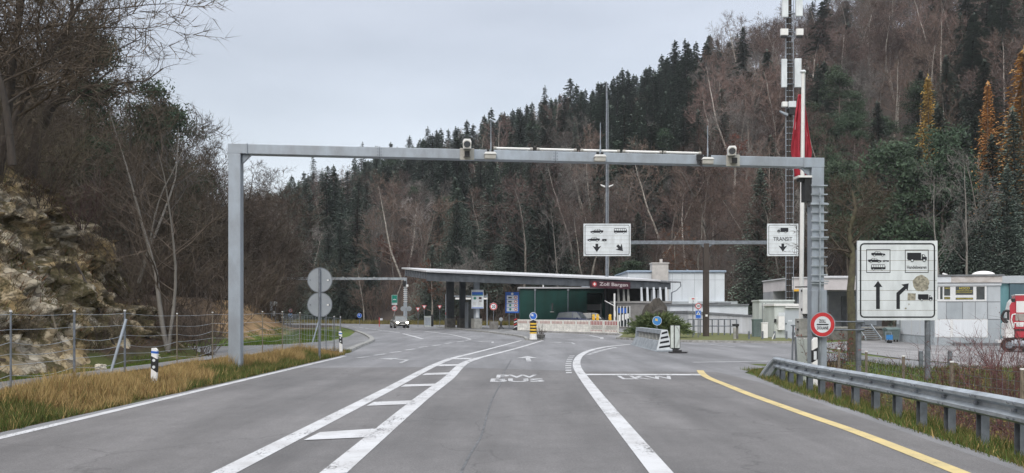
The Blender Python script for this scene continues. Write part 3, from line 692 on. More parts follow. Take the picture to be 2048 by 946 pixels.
# ------------------------------------------------------------------ customs sign, held by two bars on the big sign's post
YC = 24.0; k = F/YC
cs = thing('customs_sign', 'round red-rimmed customs sign reading ZOLL DOUANE in front of the gantry leg', 'road sign', (XW(1645, YC), YC, ZW(649, YC)), 0)
rr = 0.375
m_ = MB(); m_.disc(0, 0, rr, 0.0, 0, 40, y1=0.03); m_.ring(0, 0, rr*0.66, rr*0.955, -0.004, 1, 40); m_.disc(0, 0, rr*0.665, -0.002, 2, 40); m_.ring(0, 0, rr*0.965, rr*1.02, -0.006, 0, 40)
m_.build('disc', [rail_m, red, sign_white], cs, fix=False)
m_ = MB(); m_.text('ZOLL', -0.105, 0.10, 0.052, 0.155, -0.008, off=0.03); m_.text('DOUANE', -0.165, 0.175, -0.15, -0.055, -0.008, off=0.03); m_.build('lettering', black, cs, fix=False)
MB().frame(-0.175, 0.18, -0.018, 0.02, 0.018, -0.008, 0, 0.015).build('dash', black, cs, fix=False)
ex = o0.x-cs.location.x
m_ = MB()
for dz in (0.09, -0.16): m_.tube((-0.15, 0.05, dz), (ex+0.12, 0.86, dz-0.02), 0.022, n=8); m_.box(ex-0.1, ex+0.1, 0.86, 0.91, dz-0.06, dz+0.03)
m_.build('bracket_bar', galv_dark, cs)

# ------------------------------------------------------------------ guardrail
gr = thing('guardrail', 'galvanised steel crash barrier with one sloped end along the right verge', 'guardrail', (0, 0, 0))
ps = [(rail_x(y)+0.13, y) for y in np.arange(5.2, 21.8, 0.92)]
def railz(y): return interp([(5, 0.68), (10.15, 0.67), (17, 0.60), (21.5, 0.55)], y)
for x, y in ps:
    z0 = H(x, y)-0.25; zt_ = railz(y)-0.05
    m_ = MB(); m_.box(x-0.055, x+0.055, y-0.06, y-0.052, z0, zt_); m_.box(x-0.055, x+0.055, y+0.052, y+0.06, z0, zt_); m_.box(x+0.047, x+0.055, y-0.052, y+0.052, z0, zt_); m_.build('post', galv_dark, gr)
prof = [(-0.03, 0.0), (-0.10, -0.04), (-0.10, -0.085), (-0.035, -0.13), (-0.035, -0.18), (-0.10, -0.225), (-0.10, -0.27), (-0.03, -0.31)]
prof = prof+[(q+0.008, h) for q, h in prof[::-1]]
path = [(rail_x(y)+0.10, y, railz(y)) for y in np.arange(4.6, 21.5, 0.4)]
path += [(7.04, 21.5, 0.53), (6.92, 21.62, 0.36), (6.80, 21.74, 0.14), (6.72, 21.82, -0.02)]
m_ = MB()
def sweep3(mb, pts, prof, mi=0):
    secs = []
    for i, p in enumerate(pts):
        a = Vector(pts[max(0, i-1)]); b = Vector(pts[min(len(pts)-1, i+1)]); d = (b-a).normalized()
        n = Vector((d.y, -d.x, 0)).normalized(); up = n.cross(d); up = up if up.z > 0 else -up
        secs.append([Vector(p)+n*q+up*h for q, h in prof])
    return mb.loft(secs, mi)
sweep3(m_, path, [(q, h) for q, h in prof]); m_.build('rail', rail_m, gr)
m_ = MB()
for x, y in ps[1:-1]:
    z = railz(y); m_.tube((x-0.12, y, z-0.155), (x-0.02, y, z-0.155), 0.022, n=6)
    for dz in (-0.06, -0.25): 
        for dy in (-0.06, 0.06): m_.tube((x-0.145, y+dy, z+dz), (x-0.12, y+dy, z+dz), 0.014, n=6)
m_.build('bolt', galv_dark, gr)

# ------------------------------------------------------------------ reflector posts
def delineator(loc, h, style, label, tilt=0.0):
    t = thing('delineator_post', label, 'reflector post', loc, 0, 'reflector posts beside the road'); t.rotation_euler = (0, tilt, 0)
    w = 0.065
    m_ = MB(); m_.prism([(-w, -0.3), (w, -0.3), (w, h-0.05), (w*0.3, h), (-w, h-0.01)] if style != 'r' else [(-w, -0.3), (w, -0.3), (w, h), (-w*0.2, h), (-w, h-0.07)], -0.04, 0.04); m_.build('post', plastic_w, t, bevel=0.008)
    m_ = MB()
    if style == 'r': m_.prism([(-w-.002, h-0.62), (w+.002, h-0.54), (w+.002, h-0.24), (-w-.002, h-0.32)], -0.042, 0.042)
    else: m_.prism([(-w-.002, h-0.46), (w+.002, h-0.55), (w+.002, h-0.25), (-w-.002, h-0.18)], -0.042, 0.042)
    m_.build('black_band', plastic_b, t)
    m_ = MB()
    if style == 'r': m_.box(-0.035, 0.035, -0.047, -0.043, h-0.55, h-0.34)
    else: m_.disc(0, h-0.28, 0.034, -0.046, 0, 14); m_.disc(0, h-0.43, 0.034, -0.046, 0, 14)
    m_.build('reflector', sign_white, t, fix=False)
    if style == 'b':
        m_ = MB(); m_.prism([(-w-.002, h-0.115), (w+.002, h-0.13), (w+.002, h-0.08), (-w-.002, h-0.07)], -0.043, 0.043); m_.build('blue_band', blue, t)
    return t
delineator((-8.05, 18, 0.16), 0.78, 'b', 'black and white reflector post with a blue band in the tall dry grass', 0.02)
delineator((XW(682, 34), 34, 0.15), 0.82, 'b', 'small reflector post at the end of the left wire fence', -0.03)
delineator((XW(1629, 20), 20, -0.35), 1.46, 'r', 'white-topped reflector post behind the guardrail below the customs sign')
# ------------------------------------------------------------------ left wire fence
lf = thing('wire_fence', 'sagging wire fence on steel posts between dry grass and the path at left', 'fence')
LP = [(-9.95, 13.6), (-9.9, 15.8), (-9.85, 18), (-9.68, 20), (-10.05, 24), (-9.92, 26.5), (-9.2, 29.5), (-8.9, 31), (-8.75, 33), (-8.2, 34), (-7.95, 34.2), (-7.65, 34.4), (-7.4, 34.5)]
fence_hi = 1.58
for i, (x, y) in enumerate(LP):
    z = H(x, y); r = 0.027 if i in (2, 3, 9) else 0.02
    m_ = MB(); m_.tube((x, y, z-0.3), (x, y, z+1.55), r, n=8); p_ = m_.build('post', galv_dark if i < 4 or i > 8 else wood_post, lf)
    m_ = MB(); m_.tube((x, y, z+1.55), (x, y, z+1.585), r+0.006, n=8); m_.build('cap', plastic_w, p_)
m_ = MB(); x, y = LP[3]; m_.tube((x+0.06, y-0.06, H(x, y)+1.35), (x-0.12, y-0.55, H(x, y)-0.1), 0.035, n=8); m_.build('brace', galv, lf); m_ = MB(); x, y = LP[9]; m_.tube((x, y-0.05, H(x, y)+1.3), (x-0.3, y-0.5, H(x, y)-0.1), 0.03, n=8); m_.build('brace', galv, lf)
m_ = MB()
for h in (1.5, 1.2, 0.95, 0.72, 0.5, 0.3, 0.12):
    for (a, b), (c, d) in zip(LP, LP[1:]):
        q = [Vector((a+(c-a)*t, b+(d-b)*t, (H(a, b)*(1-t)+H(c, d)*t)+h-(0.10 if h < 1.4 else 0.03)*math.sin(math.pi*t)*min(1, math.dist((a, b), (c, d))/2)*(0.6+0.5*math.sin(a*7+h*9)))) for t in np.linspace(0, 1, 7)]
        m_.path(q, 0.005, 3)
for (a, b), (c, d) in zip(LP[7:], LP[8:]):
    n = max(2, int(math.dist((a, b), (c, d))/0.16))
    for i in range(n):
        t = (i+.5)/n; x, y = a+(c-a)*t, b+(d-b)*t; m_.tube((x, y, H(x, y)+.1), (x+0.02, y, H(x, y)+1.45), 0.006, n=3)
m_.build('wire', galv, lf)
# right wire fence in the ditch
rf = thing('wire_fence', 'low wire mesh fence on thin posts in the ditch behind the guardrail', 'fence')
RP = [(9.1, 9.6), (9.1, 12.0), (9.12, 14.3), (9.07, 16.5), (9.2, 18.8), (9.3, 21), (9.32, 22.8)]
for x, y in RP:
    m_ = MB(); m_.tube((x, y, H(x, y)-0.2), (x, y, 0.7), 0.035, n=8); p_ = m_.build('post', wood_post, rf); MB().tube((x, y, 0.70), (x, y, 0.73), 0.04, n=8).build('cap', plastic_w, p_)
m_ = MB()
for h in np.arange(0.66, -0.95, -0.17):
    for (a, b), (c, d) in zip(RP, RP[1:]): m_.path([(a, b, h), ((a+c)/2, (b+d)/2, h-0.02), (c, d, h)], 0.0045, 3)
for y in np.arange(9.7, 22.8, 0.18): m_.tube((9.15, y, 0.6), (9.15, y, -0.95), 0.0035, n=3)
m_.build('wire', galv_dark, rf)
# short steel bollards at the edge of the yard
for i, (px, Y) in enumerate(((1842, 30), (1900, 30))):
    x = XW(px, Y); z = H(x, Y)
    m_ = MB(); m_.box(-0.07, 0.07, -0.05, 0.05, -0.2, 0.62); o = m_.build('bollard', galv_dark, None, (x, Y, ZW(702, Y)-0.62), bevel=0.01)
    tag(o, ['short grey steel bollard on the bank just left of the big sign post', 'short grey steel bollard on the bank right of the big sign, beside red twigs'][i], 'bollard', 'bollards along the yard edge')

# ------------------------------------------------------------------ two round sign backs on the left verge
Y0 = 30.0; k = F/Y0
rs = thing('round_sign_pair', 'two round road signs seen from the grey back, one above the other', 'road sign', (XW(639, Y0), Y0, H(XW(639, Y0), Y0)))
zb = rs.location.z
MB().tube((0, 0, -0.3), (0, 0, ZW(537, Y0)-zb), 0.042, n=10).build('post', galv_dark, rs)
for py in (560, 609.5):
    z = ZW(py, Y0)-zb
    m_ = MB(); m_.disc(0, z, 0.455, 0.05, 0, 40, y1=0.075); m_.ring(0, z, 0.44, 0.47, 0.045, 1, 40)
    for a in (-0.36, 0.36): m_.box(a-0.02, a+0.02, 0.03, 0.048, z-0.03, z+0.03, 1)
    d_ = m_.build('disc', [sign_back, galv_dark], rs, fix=False)
    MB().box(0.27, 0.35, 0.042, 0.048, z-0.03, z+0.02).build('sticker', plastic_w, d_)

# ------------------------------------------------------------------ flagpole, flag, cabinet column
YF = 27.5; k = F/YF
fx = XW(1606, YF); fz = H(fx, YF)
fp = thing('flagpole', 'tall white flagpole with a round cap behind the gantry leg', 'flagpole', (XW(1601, YF), YF, fz))
topx = XW(1606, YF)-fp.location.x; tz_ = ZW(146, YF)-fz
MB().tube((0, 0, 0), (topx, 0, tz_), 0.078, 0.052, n=14).build('pole', plastic_w, fp, smooth=False)
MB().lathe([(0.05, 0), (0.095, 0.01), (0.1, 0.05), (0.07, 0.09), (0.02, 0.1)], 14, (topx, 0, tz_)).build('cap', sign_white, fp)
m_ = MB(); m_.path([(0.07, -0.03, 0.4), (topx+0.05, -0.05, tz_)], 0.008, 4); m_.build('rope', sign_white, fp)
# limp flag: folded cloth hanging beside the pole
fl_top, fl_bot = ZW(187, YF), ZW(348, YF)
rows, cols_ = 34, 40; vsf = []
for j in range(rows+1):
    t = j/rows; z = fl_top+(fl_bot-fl_top)*t
    hw = 0.06+0.33*min(1, t*1.5)-0.14*sm(0.62, 1.0, t)
    for i in range(cols_+1):
        q = i/cols_; a = (q-0.5)*2
        x = a*hw+0.03*math.sin(3*t+a*2); y = 0.13+0.09*math.sin(a*9+t*2.2)*min(1, 0.35+t)+0.03*math.sin(a*17-t*3)
        zz = z-(0.18*abs(a)**1.5)*t-0.05*math.sin(a*7)*t
        vsf.append((x, y, zz-fl_top))
fsf = [(j*(cols_+1)+i, j*(cols_+1)+i+1, (j+1)*(cols_+1)+i+1, (j+1)*(cols_+1)+i) for j in range(rows) for i in range(cols_)]
mf = []
for j in range(rows):
    for i in range(cols_):
        t, q = j/rows, i/cols_; c = (0.30 < t < 0.40 and 0.08 < q < 0.20) or (0.25 < t < 0.5 and 0.86 < q < 0.90)
        mf.append(1 if c else 0)
m_ = MB(); m_.add(vsf, fsf); m_.m = mf
o = m_.build('flag', [flag_m, plastic_w], None, (XW(1604.5, YF), YF, fl_top), smooth=True, fix=False)
sd = o.modifiers.new('cloth', 'SOLIDIFY'); sd.thickness = 0.006
tag(o, 'limp red flag with white marks hanging folded on the white flagpole', 'flag')
YC2 = 27.0; k = F/YC2; x0 = XW(1605, YC2); zb = H(x0, YC2)-0.1
cc = thing('control_cabinet', 'stack of white and concrete-grey control boxes at the foot of the flagpole', 'cabinet', (x0, YC2, zb))
def cz(py): return ZW(py, YC2)-zb
MB().box(-0.2, 0.21, -0.2, 0.15, 0, cz(677)).build('lower_box', cab_white, cc, bevel=0.012)
MB().box(-0.15, 0.17, -0.15, 0.12, cz(677), cz(672)).build('neck', plastic_w, cc)
MB().box(-0.2, 0.21, -0.22, 0.15, cz(672), cz(637)).build('middle_box', concrete, cc, bevel=0.015)
MB().box(-0.06, 0.21, -0.2, 0.1, cz(628), cz(577)).build('upper_box', plastic_w, cc, bevel=0.015)
m_ = MB(); m_.box(-0.09, -0.061, -0.15, -0.1, cz(584), cz(580)); m_.box(-0.09, -0.061, -0.15, -0.1, cz(622), cz(617)); m_.box(-0.24, -0.201, -0.2, -0.15, cz(645), cz(642)); m_.box(-0.24, -0.201, -0.2, -0.15, cz(661), cz(657)); m_.build('hinge', plastic_b, cc)
m_ = MB(); m_.path([(-0.02, -0.1, cz(628)), (0.06, -0.2, cz(634)), (0.14, -0.2, cz(630)), (0.18, -0.15, cz(638))], 0.03, 6); m_.box(0.02, 0.16, -0.15, 0.0, cz(633), cz(628.2)); m_.path([(0.15, -0.2, cz(671)), (0.24, -0.2, cz(676)), (0.2, -0.15, cz(680))], 0.018, 5); m_.build('cable', plastic_b, cc)
m_ = MB(); m_.tube((-0.25, 0.0, cz(574)), (0.5, -0.1, cz(573.5)), 0.025, n=6); m_.build('clamp_bar', plastic_b, cc)
Yp = 26.0
m_ = MB(); m_.tube((0, 0, 0), (0.06, 0, 1.75), 0.03, n=6); m_.tube((0.18, 0, 0), (0.12, 0, 1.35), 0.035, n=6); m_.tube((0.06, 0, 1.4), (0.06, 0, 1.5), 0.05, n=6); m_.box(0.0, 0.12, -0.06, 0.06, 1.70, 1.74)
o = m_.build('fence_stake', galv_dark, None, (XW(1583, Yp), Yp, ZW(650, Yp)-1.74)); tag(o, 'pair of thin leaning grey stakes in front of the pale cabinets', 'stake')

# ------------------------------------------------------------------ customs canopy
CA, CB = Vector((XW(853, 84), 84, 0)), Vector((XW(1355, 96), 96, 0))
cd = CB-CA; cl = cd.length; crot = math.atan2(cd.y, cd.x)
can = thing('customs_canopy', 'long flat customs roof on dark pillars with a maroon board reading Zoll Bargen', 'canopy', CA, crot)
def cu_(px):
    k = (px-CX)/F; return (k*CA.y-CA.x)/((cd.x-k*cd.y)/cl)
zt0, zt1 = ZW(540, 84), ZW(560.5, 96)
def ct(u, y=0.0): return zt0+(zt1-zt0)*u/cl+0.085*y
def wedge(mb, u0, u1, y0, y1, a, b, mi=0):          # box that follows the slope of the roof edge, a/b below the top
    vs = [(u, y, ct(u, y)-d) for d in (b, a) for y in (y0, y1) for u in (u0, u1)]
    mb.add(vs, [(0, 2, 3, 1), (4, 5, 7, 6), (0, 1, 5, 4), (2, 6, 7, 3), (0, 4, 6, 2), (1, 3, 7, 5)], mi)
CD = 9.6
m_ = MB(); wedge(m_, -0.15, cl-2.6, -0.35, CD, 0.03, 0.21)
for u in np.arange(0.3, cl-2.7, 0.95): wedge(m_, u, u+0.05, -0.37, -0.34, 0.01, 0.22)
m_.build('roof', roof_w, can)
m_ = MB(); wedge(m_, cl-2.59, cl+0.3, -0.3, CD, 0.14, 0.30); m_.build('roof_edge', roof_d, can)
m_ = MB(); wedge(m_, 0.0, cl-1.0, -0.05, 0.25, 0.32, 1.12)
for u in np.arange(3.2, cl-1.2, 3.4): wedge(m_, u, u+0.14, -0.09, -0.055, 0.34, 1.14)
wedge(m_, 0.1, cl-0.6, CD-0.8, CD-0.5, 0.32, 1.0); m_.build('fascia', fascia_m, can)
m_ = MB(); wedge(m_, 0.1, 0.25, 0.26, CD-0.81, 0.26, 0.95)
for i in range(9): wedge(m_, -0.06, 0.097, 0.6+i*0.95, 0.85+i*0.95, 0.26, 0.97)
m_.build('rib', galv_dark, can)
m_ = MB(); wedge(m_, 0.27, cl, 0.3, CD-0.82, 0.30, 0.34)
for u in np.arange(3, cl-1, 3.6): wedge(m_, u, u+0.2, 0.26, CD-0.82, 0.345, 0.85)
m_.build('soffit', fascia_m, can)
ua, ub = cu_(1179), cu_(1259)
m_ = MB(); wedge(m_, ua, ub, -0.2, -0.10, 0.44, 1.26); bd = m_.build('name_board', maroon, can)
m_ = MB()
def on_board(t, a, b, lo, hi, off):
    vs, fs = text_tris(t, 1.0, off); m_.add([(a+(b-a)*p, -0.206, ct(a+(b-a)*p)-1.26+lo+(hi-lo)*q) for p, q in vs], fs)
on_board('Zoll Bargen', cu_(1197), cu_(1254), 0.15, 0.66, 0.015); m_.build('lettering', letter_g, bd, fix=False)
m_ = MB(); uc = cu_(1187.5); zc = ct(uc)-0.84; m_.disc(uc, zc, 0.28, -0.206, 0, 20); m_.face([(uc-.06, zc-.17), (uc+.06, zc-.17), (uc+.06, zc+.17), (uc-.06, zc+.17)], -0.210, 1); m_.face([(uc-.17, zc-.06), (uc+.17, zc-.06), (uc+.17, zc+.06), (uc-.17, zc+.06)], -0.212, 1); m_.build('cross_emblem', [red, plastic_w], bd, fix=False)
m_ = MB(); m_.path([(cl+0.25, -0.2, ct(cl)-0.25), (cl+0.35, -0.2, ct(cl)-0.7), (cl-0.3, -0.2, ct(cl)-1.25), (cl-0.95, -0.15, ct(cl)-1.5), (cl-0.95, -0.15, -0.2)], 0.06, 8); m_.build('drain_pipe', galv_dark, can)
inv = Matrix.Translation(-CA); rotm = Matrix.Rotation(-crot, 4, 'Z')
def cloc(px, Y): return rotm @ (Vector((XW(px, Y), Y, 0))-CA)
for px, Y, w, m0, bw, bm_ in ((900, 94, 0.42, fascia_m, 0.5, concrete_d), (925, 94, 0.34, fascia_m, 0.5, concrete_d), (953, 88.5, 0.30, galv, 0.46, concrete)):
    p = cloc(px, Y); top = ct(p.x, p.y)-0.346; z1 = 1.2
    m_ = MB(); m_.box(p.x-w, p.x+w, p.y-w*.6, p.y+w*.6, z1, top); c = m_.build('pillar', m0, can, bevel=0.02)
    m_ = MB(); m_.box(p.x-bw, p.x+bw, p.y-0.55, p.y+0.55, 0.05, z1-0.003); m_.build('pillar_block', bm_, can, bevel=0.03)
p = cloc(953, 88.5); m_ = MB(); m_.box(p.x-0.17, p.x+0.17, p.y-0.30, p.y-0.185, 1.3, 3.6); m_.build('pillar_face', sign_white, can)
p = cloc(940, 91)
m_ = MB(); m_.box(p.x-0.45, p.x-0.38, p.y-0.5, p.y+0.5, 0.06, 3.0); m_.box(p.x+0.95, p.x+1.0, p.y-0.5, p.y+0.5, 0.06, 3.0); m_.build('booth_frame', galv, can)
m_ = MB(); m_.box(p.x-0.37, p.x+0.94, p.y+0.4, p.y+0.43, 0.06, 2.9); m_.build('booth_window', glass, can)

# information board on the front pillar
ib = thing('information_board', 'white and blue information board mounted high on the front canopy pillar', 'notice board', (XW(955, 87.6), 87.6, ZW(598.5, 87.6)))
k = F/87.6
m_ = MB(); m_.box(-12.2/k, 12.2/k, 0, 0.12, -18.6/k, 18.8/k, 0); m_.box(-11/k, 11/k, -0.01, -0.003, 9/k, 14.5/k, 1); m_.box(-11/k, 11/k, -0.01, -0.003, 7.2/k, 8.9/k, 2); m_.box(-11.4/k, 11.4/k, -0.01, -0.003, -18/k, -16.4/k, 1)
m_.build('panel', [sign_white, blue, green_s], ib)
m_ = MB(); m_.disc(-5.2/k, 2/k, 2.7/k, -0.008, 0, 18); m_.build('green_symbol', green_s, ib); m_ = MB(); m_.box(2.8/k, 8.2/k, -0.01, -0.005, 0, 4.4/k); m_.box(2.8/k, 8.2/k, -0.01, -0.005, -4.4/k, -2.8/k); m_.build('red_symbol', maroon, ib)
m_ = MB()
for i in range(4): m_.box(-9/k, (-1-i % 2*2)/k, -0.008, -0.004, (-6-i*1.8)/k, (-5.5-i*1.8)/k); m_.box(1/k, (8-i % 3)/k, -0.008, -0.004, (-6-i*1.8)/k, (-5.5-i*1.8)/k)
m_.build('small_print', putty, ib)

# ------------------------------------------------------------------ signs on poles (helper)
def pole_sign(name, label, px, Y, items, base=None, pole_r=0.035, group=None, top=None, pole_m=galv_dark):
    z0 = base if base is not None else H(XW(px, Y), Y)
    t = thing(name, label, 'road sign', (XW(px, Y), Y, z0), 0, group)
    zt_ = top or max(ZW(it[1], Y)-z0 for it in items)
    MB().tube((0, 0.03, -0.15), (0, 0.03, zt_+0.1), pole_r, n=8).build('post', pole_m, t)
    for it in items:
        kind, py, s = it[0], it[1], it[2]; z = ZW(py, Y)-z0; dx = (it[3] if len(it) > 3 else 0)*Y/F; r = s*Y/F/2; m_ = MB()
        if kind == 'limit':
            m_.disc(dx, z, r, -0.03, 0, 28, y1=0.0); m_.ring(dx, z, r*0.72, r*0.97, -0.034, 1, 28); o = m_.build('disc', [sign_white, red], t, fix=False)
            n = MB(); n.text(it[4], dx-r*0.45, dx+r*0.45, z-r*0.38, z+r*0.38, -0.036, off=0.02); n.build('number', black, o, fix=False)
        elif kind == 'arrowdisc':
            m_.disc(dx, z, r, -0.03, 0, 28, y1=0.0); m_.ring(dx, z, r*0.93, r, -0.034, 1, 28); o = m_.build('disc', [it[4], sign_white], t, fix=False)
            n = MB(); arrow2(n, dx, z, r*0.75, 45, -0.036, shaft=0.7); 
            n.v = [(a, b, c+r*0.08) for a, b, c in n.v]; n.build('arrow', it[5], o, fix=False)
        elif kind == 'bluedisc':
            m_.disc(dx, z, r, -0.03, 0, 24, y1=0.0); m_.ring(dx, z, r*0.92, r, -0.034, 1, 24); m_.box(dx-r*0.5, dx+r*0.5, -0.036, -0.032, z-r*0.12, z+r*0.12, 1); m_.build('disc', [blue_lt, sign_white], t, fix=False)
        elif kind == 'yield':
            m_.prism([(dx-r, z+r*0.85), (dx, z-r*0.9), (dx+r, z+r*0.85)], -0.03, 0, 0); m_.face([(dx-r*0.66, z+r*0.64), (dx, z-r*0.5), (dx+r*0.66, z+r*0.64)], -0.034, 1); m_.build('triangle', [red, sign_white], t, fix=False)
        elif kind == 'back':
            m_.disc(dx, z, r, -0.03, 0, 24, y1=0.0); m_.build('disc', sign_back, t)
        elif kind == 'plate':
            h = it[4]*Y/F/2; m_.box(dx-r, dx+r, -0.03, 0.0, z-h, z+h); m_.build('plate', it[5], t)
        elif kind == 'green':
            h = it[4]*Y/F/2; m_.box(dx-r, dx+r, -0.03, 0.0, z-h, z+h, 0); m_.frame(dx-r*.95, dx+r*.95, z-h*.95, z+h*.95, r*.07, -0.034, 1)
            pic_car(m_, dx, z-h*0.25, r*1.2, -0.036, 1, wm=0); m_.build('panel', [green_s, sign_white], t, fix=False)
        elif kind == 'walk':
            h = it[4]*Y/F/2; m_.box(dx-r, dx+r, -0.03, 0.0, z-h, z+h, 0); m_.face([(dx-r*.8, z-h*.1), (dx+r*.8, z-h*.1), (dx, z+h*.85)], -0.034, 1)
            m_.disc(dx+r*.05, z+h*.42, r*.11, -0.037, 2, 10); m_.face([(dx-r*.08, z+h*.3), (dx+r*.15, z+h*.3), (dx+r*.3, z), (dx+r*.1, z), (dx, z+h*.15), (dx-r*.2, z), (dx-r*.3, z)], -0.037, 2)
            m_.frame(dx-r*.95, dx+r*.95, z-h*.95, z+h*.95, r*.06, -0.034, 1); m_.build('panel', [blue, sign_white, black], t, fix=False)
    return t
pole_sign('speed_sign', 'red-ringed 20 sign on a pole standing in a dark concrete block', 987, 86, [('limit', 613, 15, 0, '20')])
m_ = MB(); m_.box(-0.47, 0.47, -0.5, 0.5, 0.1, 0.9); tag(m_.build('concrete_block', concrete_d, None, (XW(987.5, 85), 85.6, 0.0), bevel=0.03), 'dark square concrete block at the foot of the 20 sign', 'block')
pole_sign('motorway_sign', 'green car-symbol panel above a red-ringed 60 sign near the oncoming car', 789, 108, [('green', 598, 11.5, 0, 16.5), ('plate', 608, 11, 0, 2.6, sign_white), ('limit', 616.5, 11.5, 0, '60')])
pole_sign('yield_sign', 'leftmost of three white yield triangles beyond the oncoming car', 836, 104, [('yield', 619, 9.5)], group='yield signs before the canopy')
pole_sign('yield_sign', 'yield triangle on a pole beside the pale grey roadside cabinet', 848.5, 103, [('yield', 614.5, 10)], group='yield signs before the canopy')
pole_sign('yield_sign', 'yield triangle between the roadside cabinet and the canopy pillars', 879.5, 101, [('yield', 614.5, 9.5)], group='yield signs before the canopy')
pole_sign('round_sign_pair', 'pair of grey round sign backs half hidden by the far gantry leg', 812, 100, [('back', 617.5, 10, -6), ('back', 617.5, 10, 6)])
pole_sign('arrow_sign', 'blue round arrow sign low at the far road edge below the wooded slope', 719, 118, [('arrowdisc', 631, 9.5, 0, blue, sign_white)])
pole_sign('lane_post_sign', 'pole with a blue disc above a small red-ringed 60 sign beside the dark pillar', 895, 98, [('bluedisc', 615.5, 10, 1.5), ('limit', 627, 9, 0, '60')], top=5.5)
pole_sign('round_sign_pair', 'small red-ringed disc over a blue disc far left by the side road', 581, 95, [('limit', 621, 7.5, 0, '40'), ('bluedisc', 630.5, 9.5)])
pole_sign('plate_sign', 'white square plate on a thin pole behind the earth mound', 551, 75, [('plate', 607.5, 8, 0, 9, sign_white), ('plate', 627, 4.5, -3, 10, sign_white)])
pole_sign('plate_sign', 'narrow grey plate standing behind the earth mound at its crest', 543, 74, [('plate', 612, 6, 0, 18, galv)])
pole_sign('plate_sign', 'tiny white plates on a short pole beside the side road', 565, 85, [('plate', 628, 4, 0, 2.5, sign_white), ('plate', 634.5, 4, 0, 3, sign_white)])
m_ = MB(); m_.tube((0, 0, 0), (0, 0, 1.25), 0.05, n=6, mi=0); m_.box(0.1, 0.45, -0.02, 0.02, 0.85, 1.12, 1)
tag(m_.build('hydrant_marker', [red, sign_white], None, (XW(758.5, 108), 108, 0)), 'thin red marker post with a small white plate left of the oncoming car', 'marker post')
pole_sign('road_number_sign', 'white plate with a red oval and the number 2 left of the brown post', 1386, 55, [('plate', 600.5, 17.5, 0, 12, sign_white)], base=0.12)
t = pole_sign('speed_sign', 'red-ringed 20 sign above a blue pedestrian crossing sign beside the brown post', 1396.5, 54, [('limit', 612, 12.5, 0, '20'), ('walk', 629, 11, 0, 16)], base=0.12)
rn = [o for o in bpy.data.objects if o.name == 'road_number_sign'][0]
z = ZW(600.5, 55)-0.12
m_ = MB(); m_.text('2', -0.06, 0.06, z-0.14, z-0.02, -0.036); m_.build('number', black, rn, fix=False)
m_ = MB(); pts = [(0.11*math.cos(a), z+0.1+0.045*math.sin(a)) for a in np.linspace(0, 6.28, 16)[:-1]]; m_.face(pts, -0.036); m_.build('red_oval', red, rn, fix=False)

# speed table board
sb = thing('speed_limit_board', 'blue board listing four white speed limit rows left of the green hall', 'road sign', (XW(1024.5, 90), 90, 0.0)); k = F/90
zb = lambda py: ZW(py, 90)
m_ = MB(); m_.box(-13.8/k, 13.8/k, 0, 0.08, zb(626), zb(584), 0)
for i in range(4):
    a, b = 591+i*8.1, 598.3+i*8.1; m_.box(-11/k, 11/k, -0.008, -0.002, zb(b), zb(a), 1); m_.ring(7/k, zb((a+b)/2), 1.9/k, 3.1/k, -0.012, 2, 16)
    m_.box((-8 if i < 2 else -6)/k, (-1 if i < 2 else -2)/k, -0.012, -0.008, zb(b-1.6), zb(a+(3 if i < 2 else 1)), 3 if i < 2 else 4)
m_.disc(0, zb(587.6), 2.6/k, -0.006, 1, 16); m_.build('panel', [blue, sign_white, red, black, green_s], sb)
for x in (-0.35, 0.35): MB().tube((x, 0.12, -0.1), (x, 0.12, zb(600)), 0.05, n=8).build('post', galv_dark, sb)

# roadside cabinet, dark signs by the barrier
m_ = MB(); m_.box(-0.4, 0.4, -0.3, 0.3, 0.0, 1.25, 0); m_.box(-0.44, 0.44, -0.34, 0.34, 1.253, 1.33, 0); m_.box(-0.36, 0.36, -0.312, -0.303, 0.15, 1.15, 1)
o = m_.build('roadside_cabinet', [cab_white, galv], None, (XW(855.5, 102), 102, 0.1), bevel=0.015); tag(o, 'pale grey roadside cabinet between two yield signs', 'cabinet')
m_ = MB(); m_.box(-0.25, 0.25, 0, 0.06, 0.0, 1.5); tag(m_.build('switch_board', plastic_b, None, (XW(863, 103), 103, 0.1)), 'dark upright board right behind the roadside cabinet', 'board')
t = pole_sign('arrow_sign', 'dark round sign on a black cone-shaped foot left of the barrier row', 1002, 84, [('back', 638.5, 7.5)], base=0.1)
MB().lathe([(0.36, 0), (0.34, 0.08), (0.12, 0.3), (0.07, 0.75)], 12).build('foot', plastic_b, t)
bt = thing('warning_beacon', 'narrow dark red and white beacon at the left end of the barrier row', 'beacon', (XW(1031, 80.5), 80.5, 0.1))
m_ = MB(); m_.box(-0.15, 0.15, -0.03, 0.03, 0.12, 1.15, 0)
for i in range(4): m_.face([(-0.15, 0.2+i*0.25), (0.15, 0.32+i*0.25), (0.15, 0.43+i*0.25), (-0.15, 0.31+i*0.25)], -0.034, 1 if i % 2 else 2)
m_.build('plate', [black, red, sign_white], bt, fix=False); MB().lathe([(0.3, 0), (0.28, 0.1), (0.08, 0.14)], 10).build('foot', plastic_b, bt)
for px in (998, 1027):
    pass
# signal bar across the lane behind the pillars
sg = thing('signal_bar', 'thin bar carrying white lane panels across the road behind the canopy pillars', 'signal gantry', (XW(892, 116), 116, 0)); k = F/116
L0 = (975-892)/k; zz = ZW(592, 116)
for x in (0.0, L0*0.99): MB().tube((x, 0, 0), (x, 0, zz+0.3), 0.08, n=8).build('post', galv, sg)
MB().box(0, L0, -0.06, 0.06, zz-0.08, zz+0.05).build('beam', galv, sg)
for a, b in ((911, 922), (930, 942), (966, 975)): MB().box((a-892)/k, (b-892)/k, -0.12, -0.07, zz-0.5, zz-0.24).build('panel', plastic_w, sg)

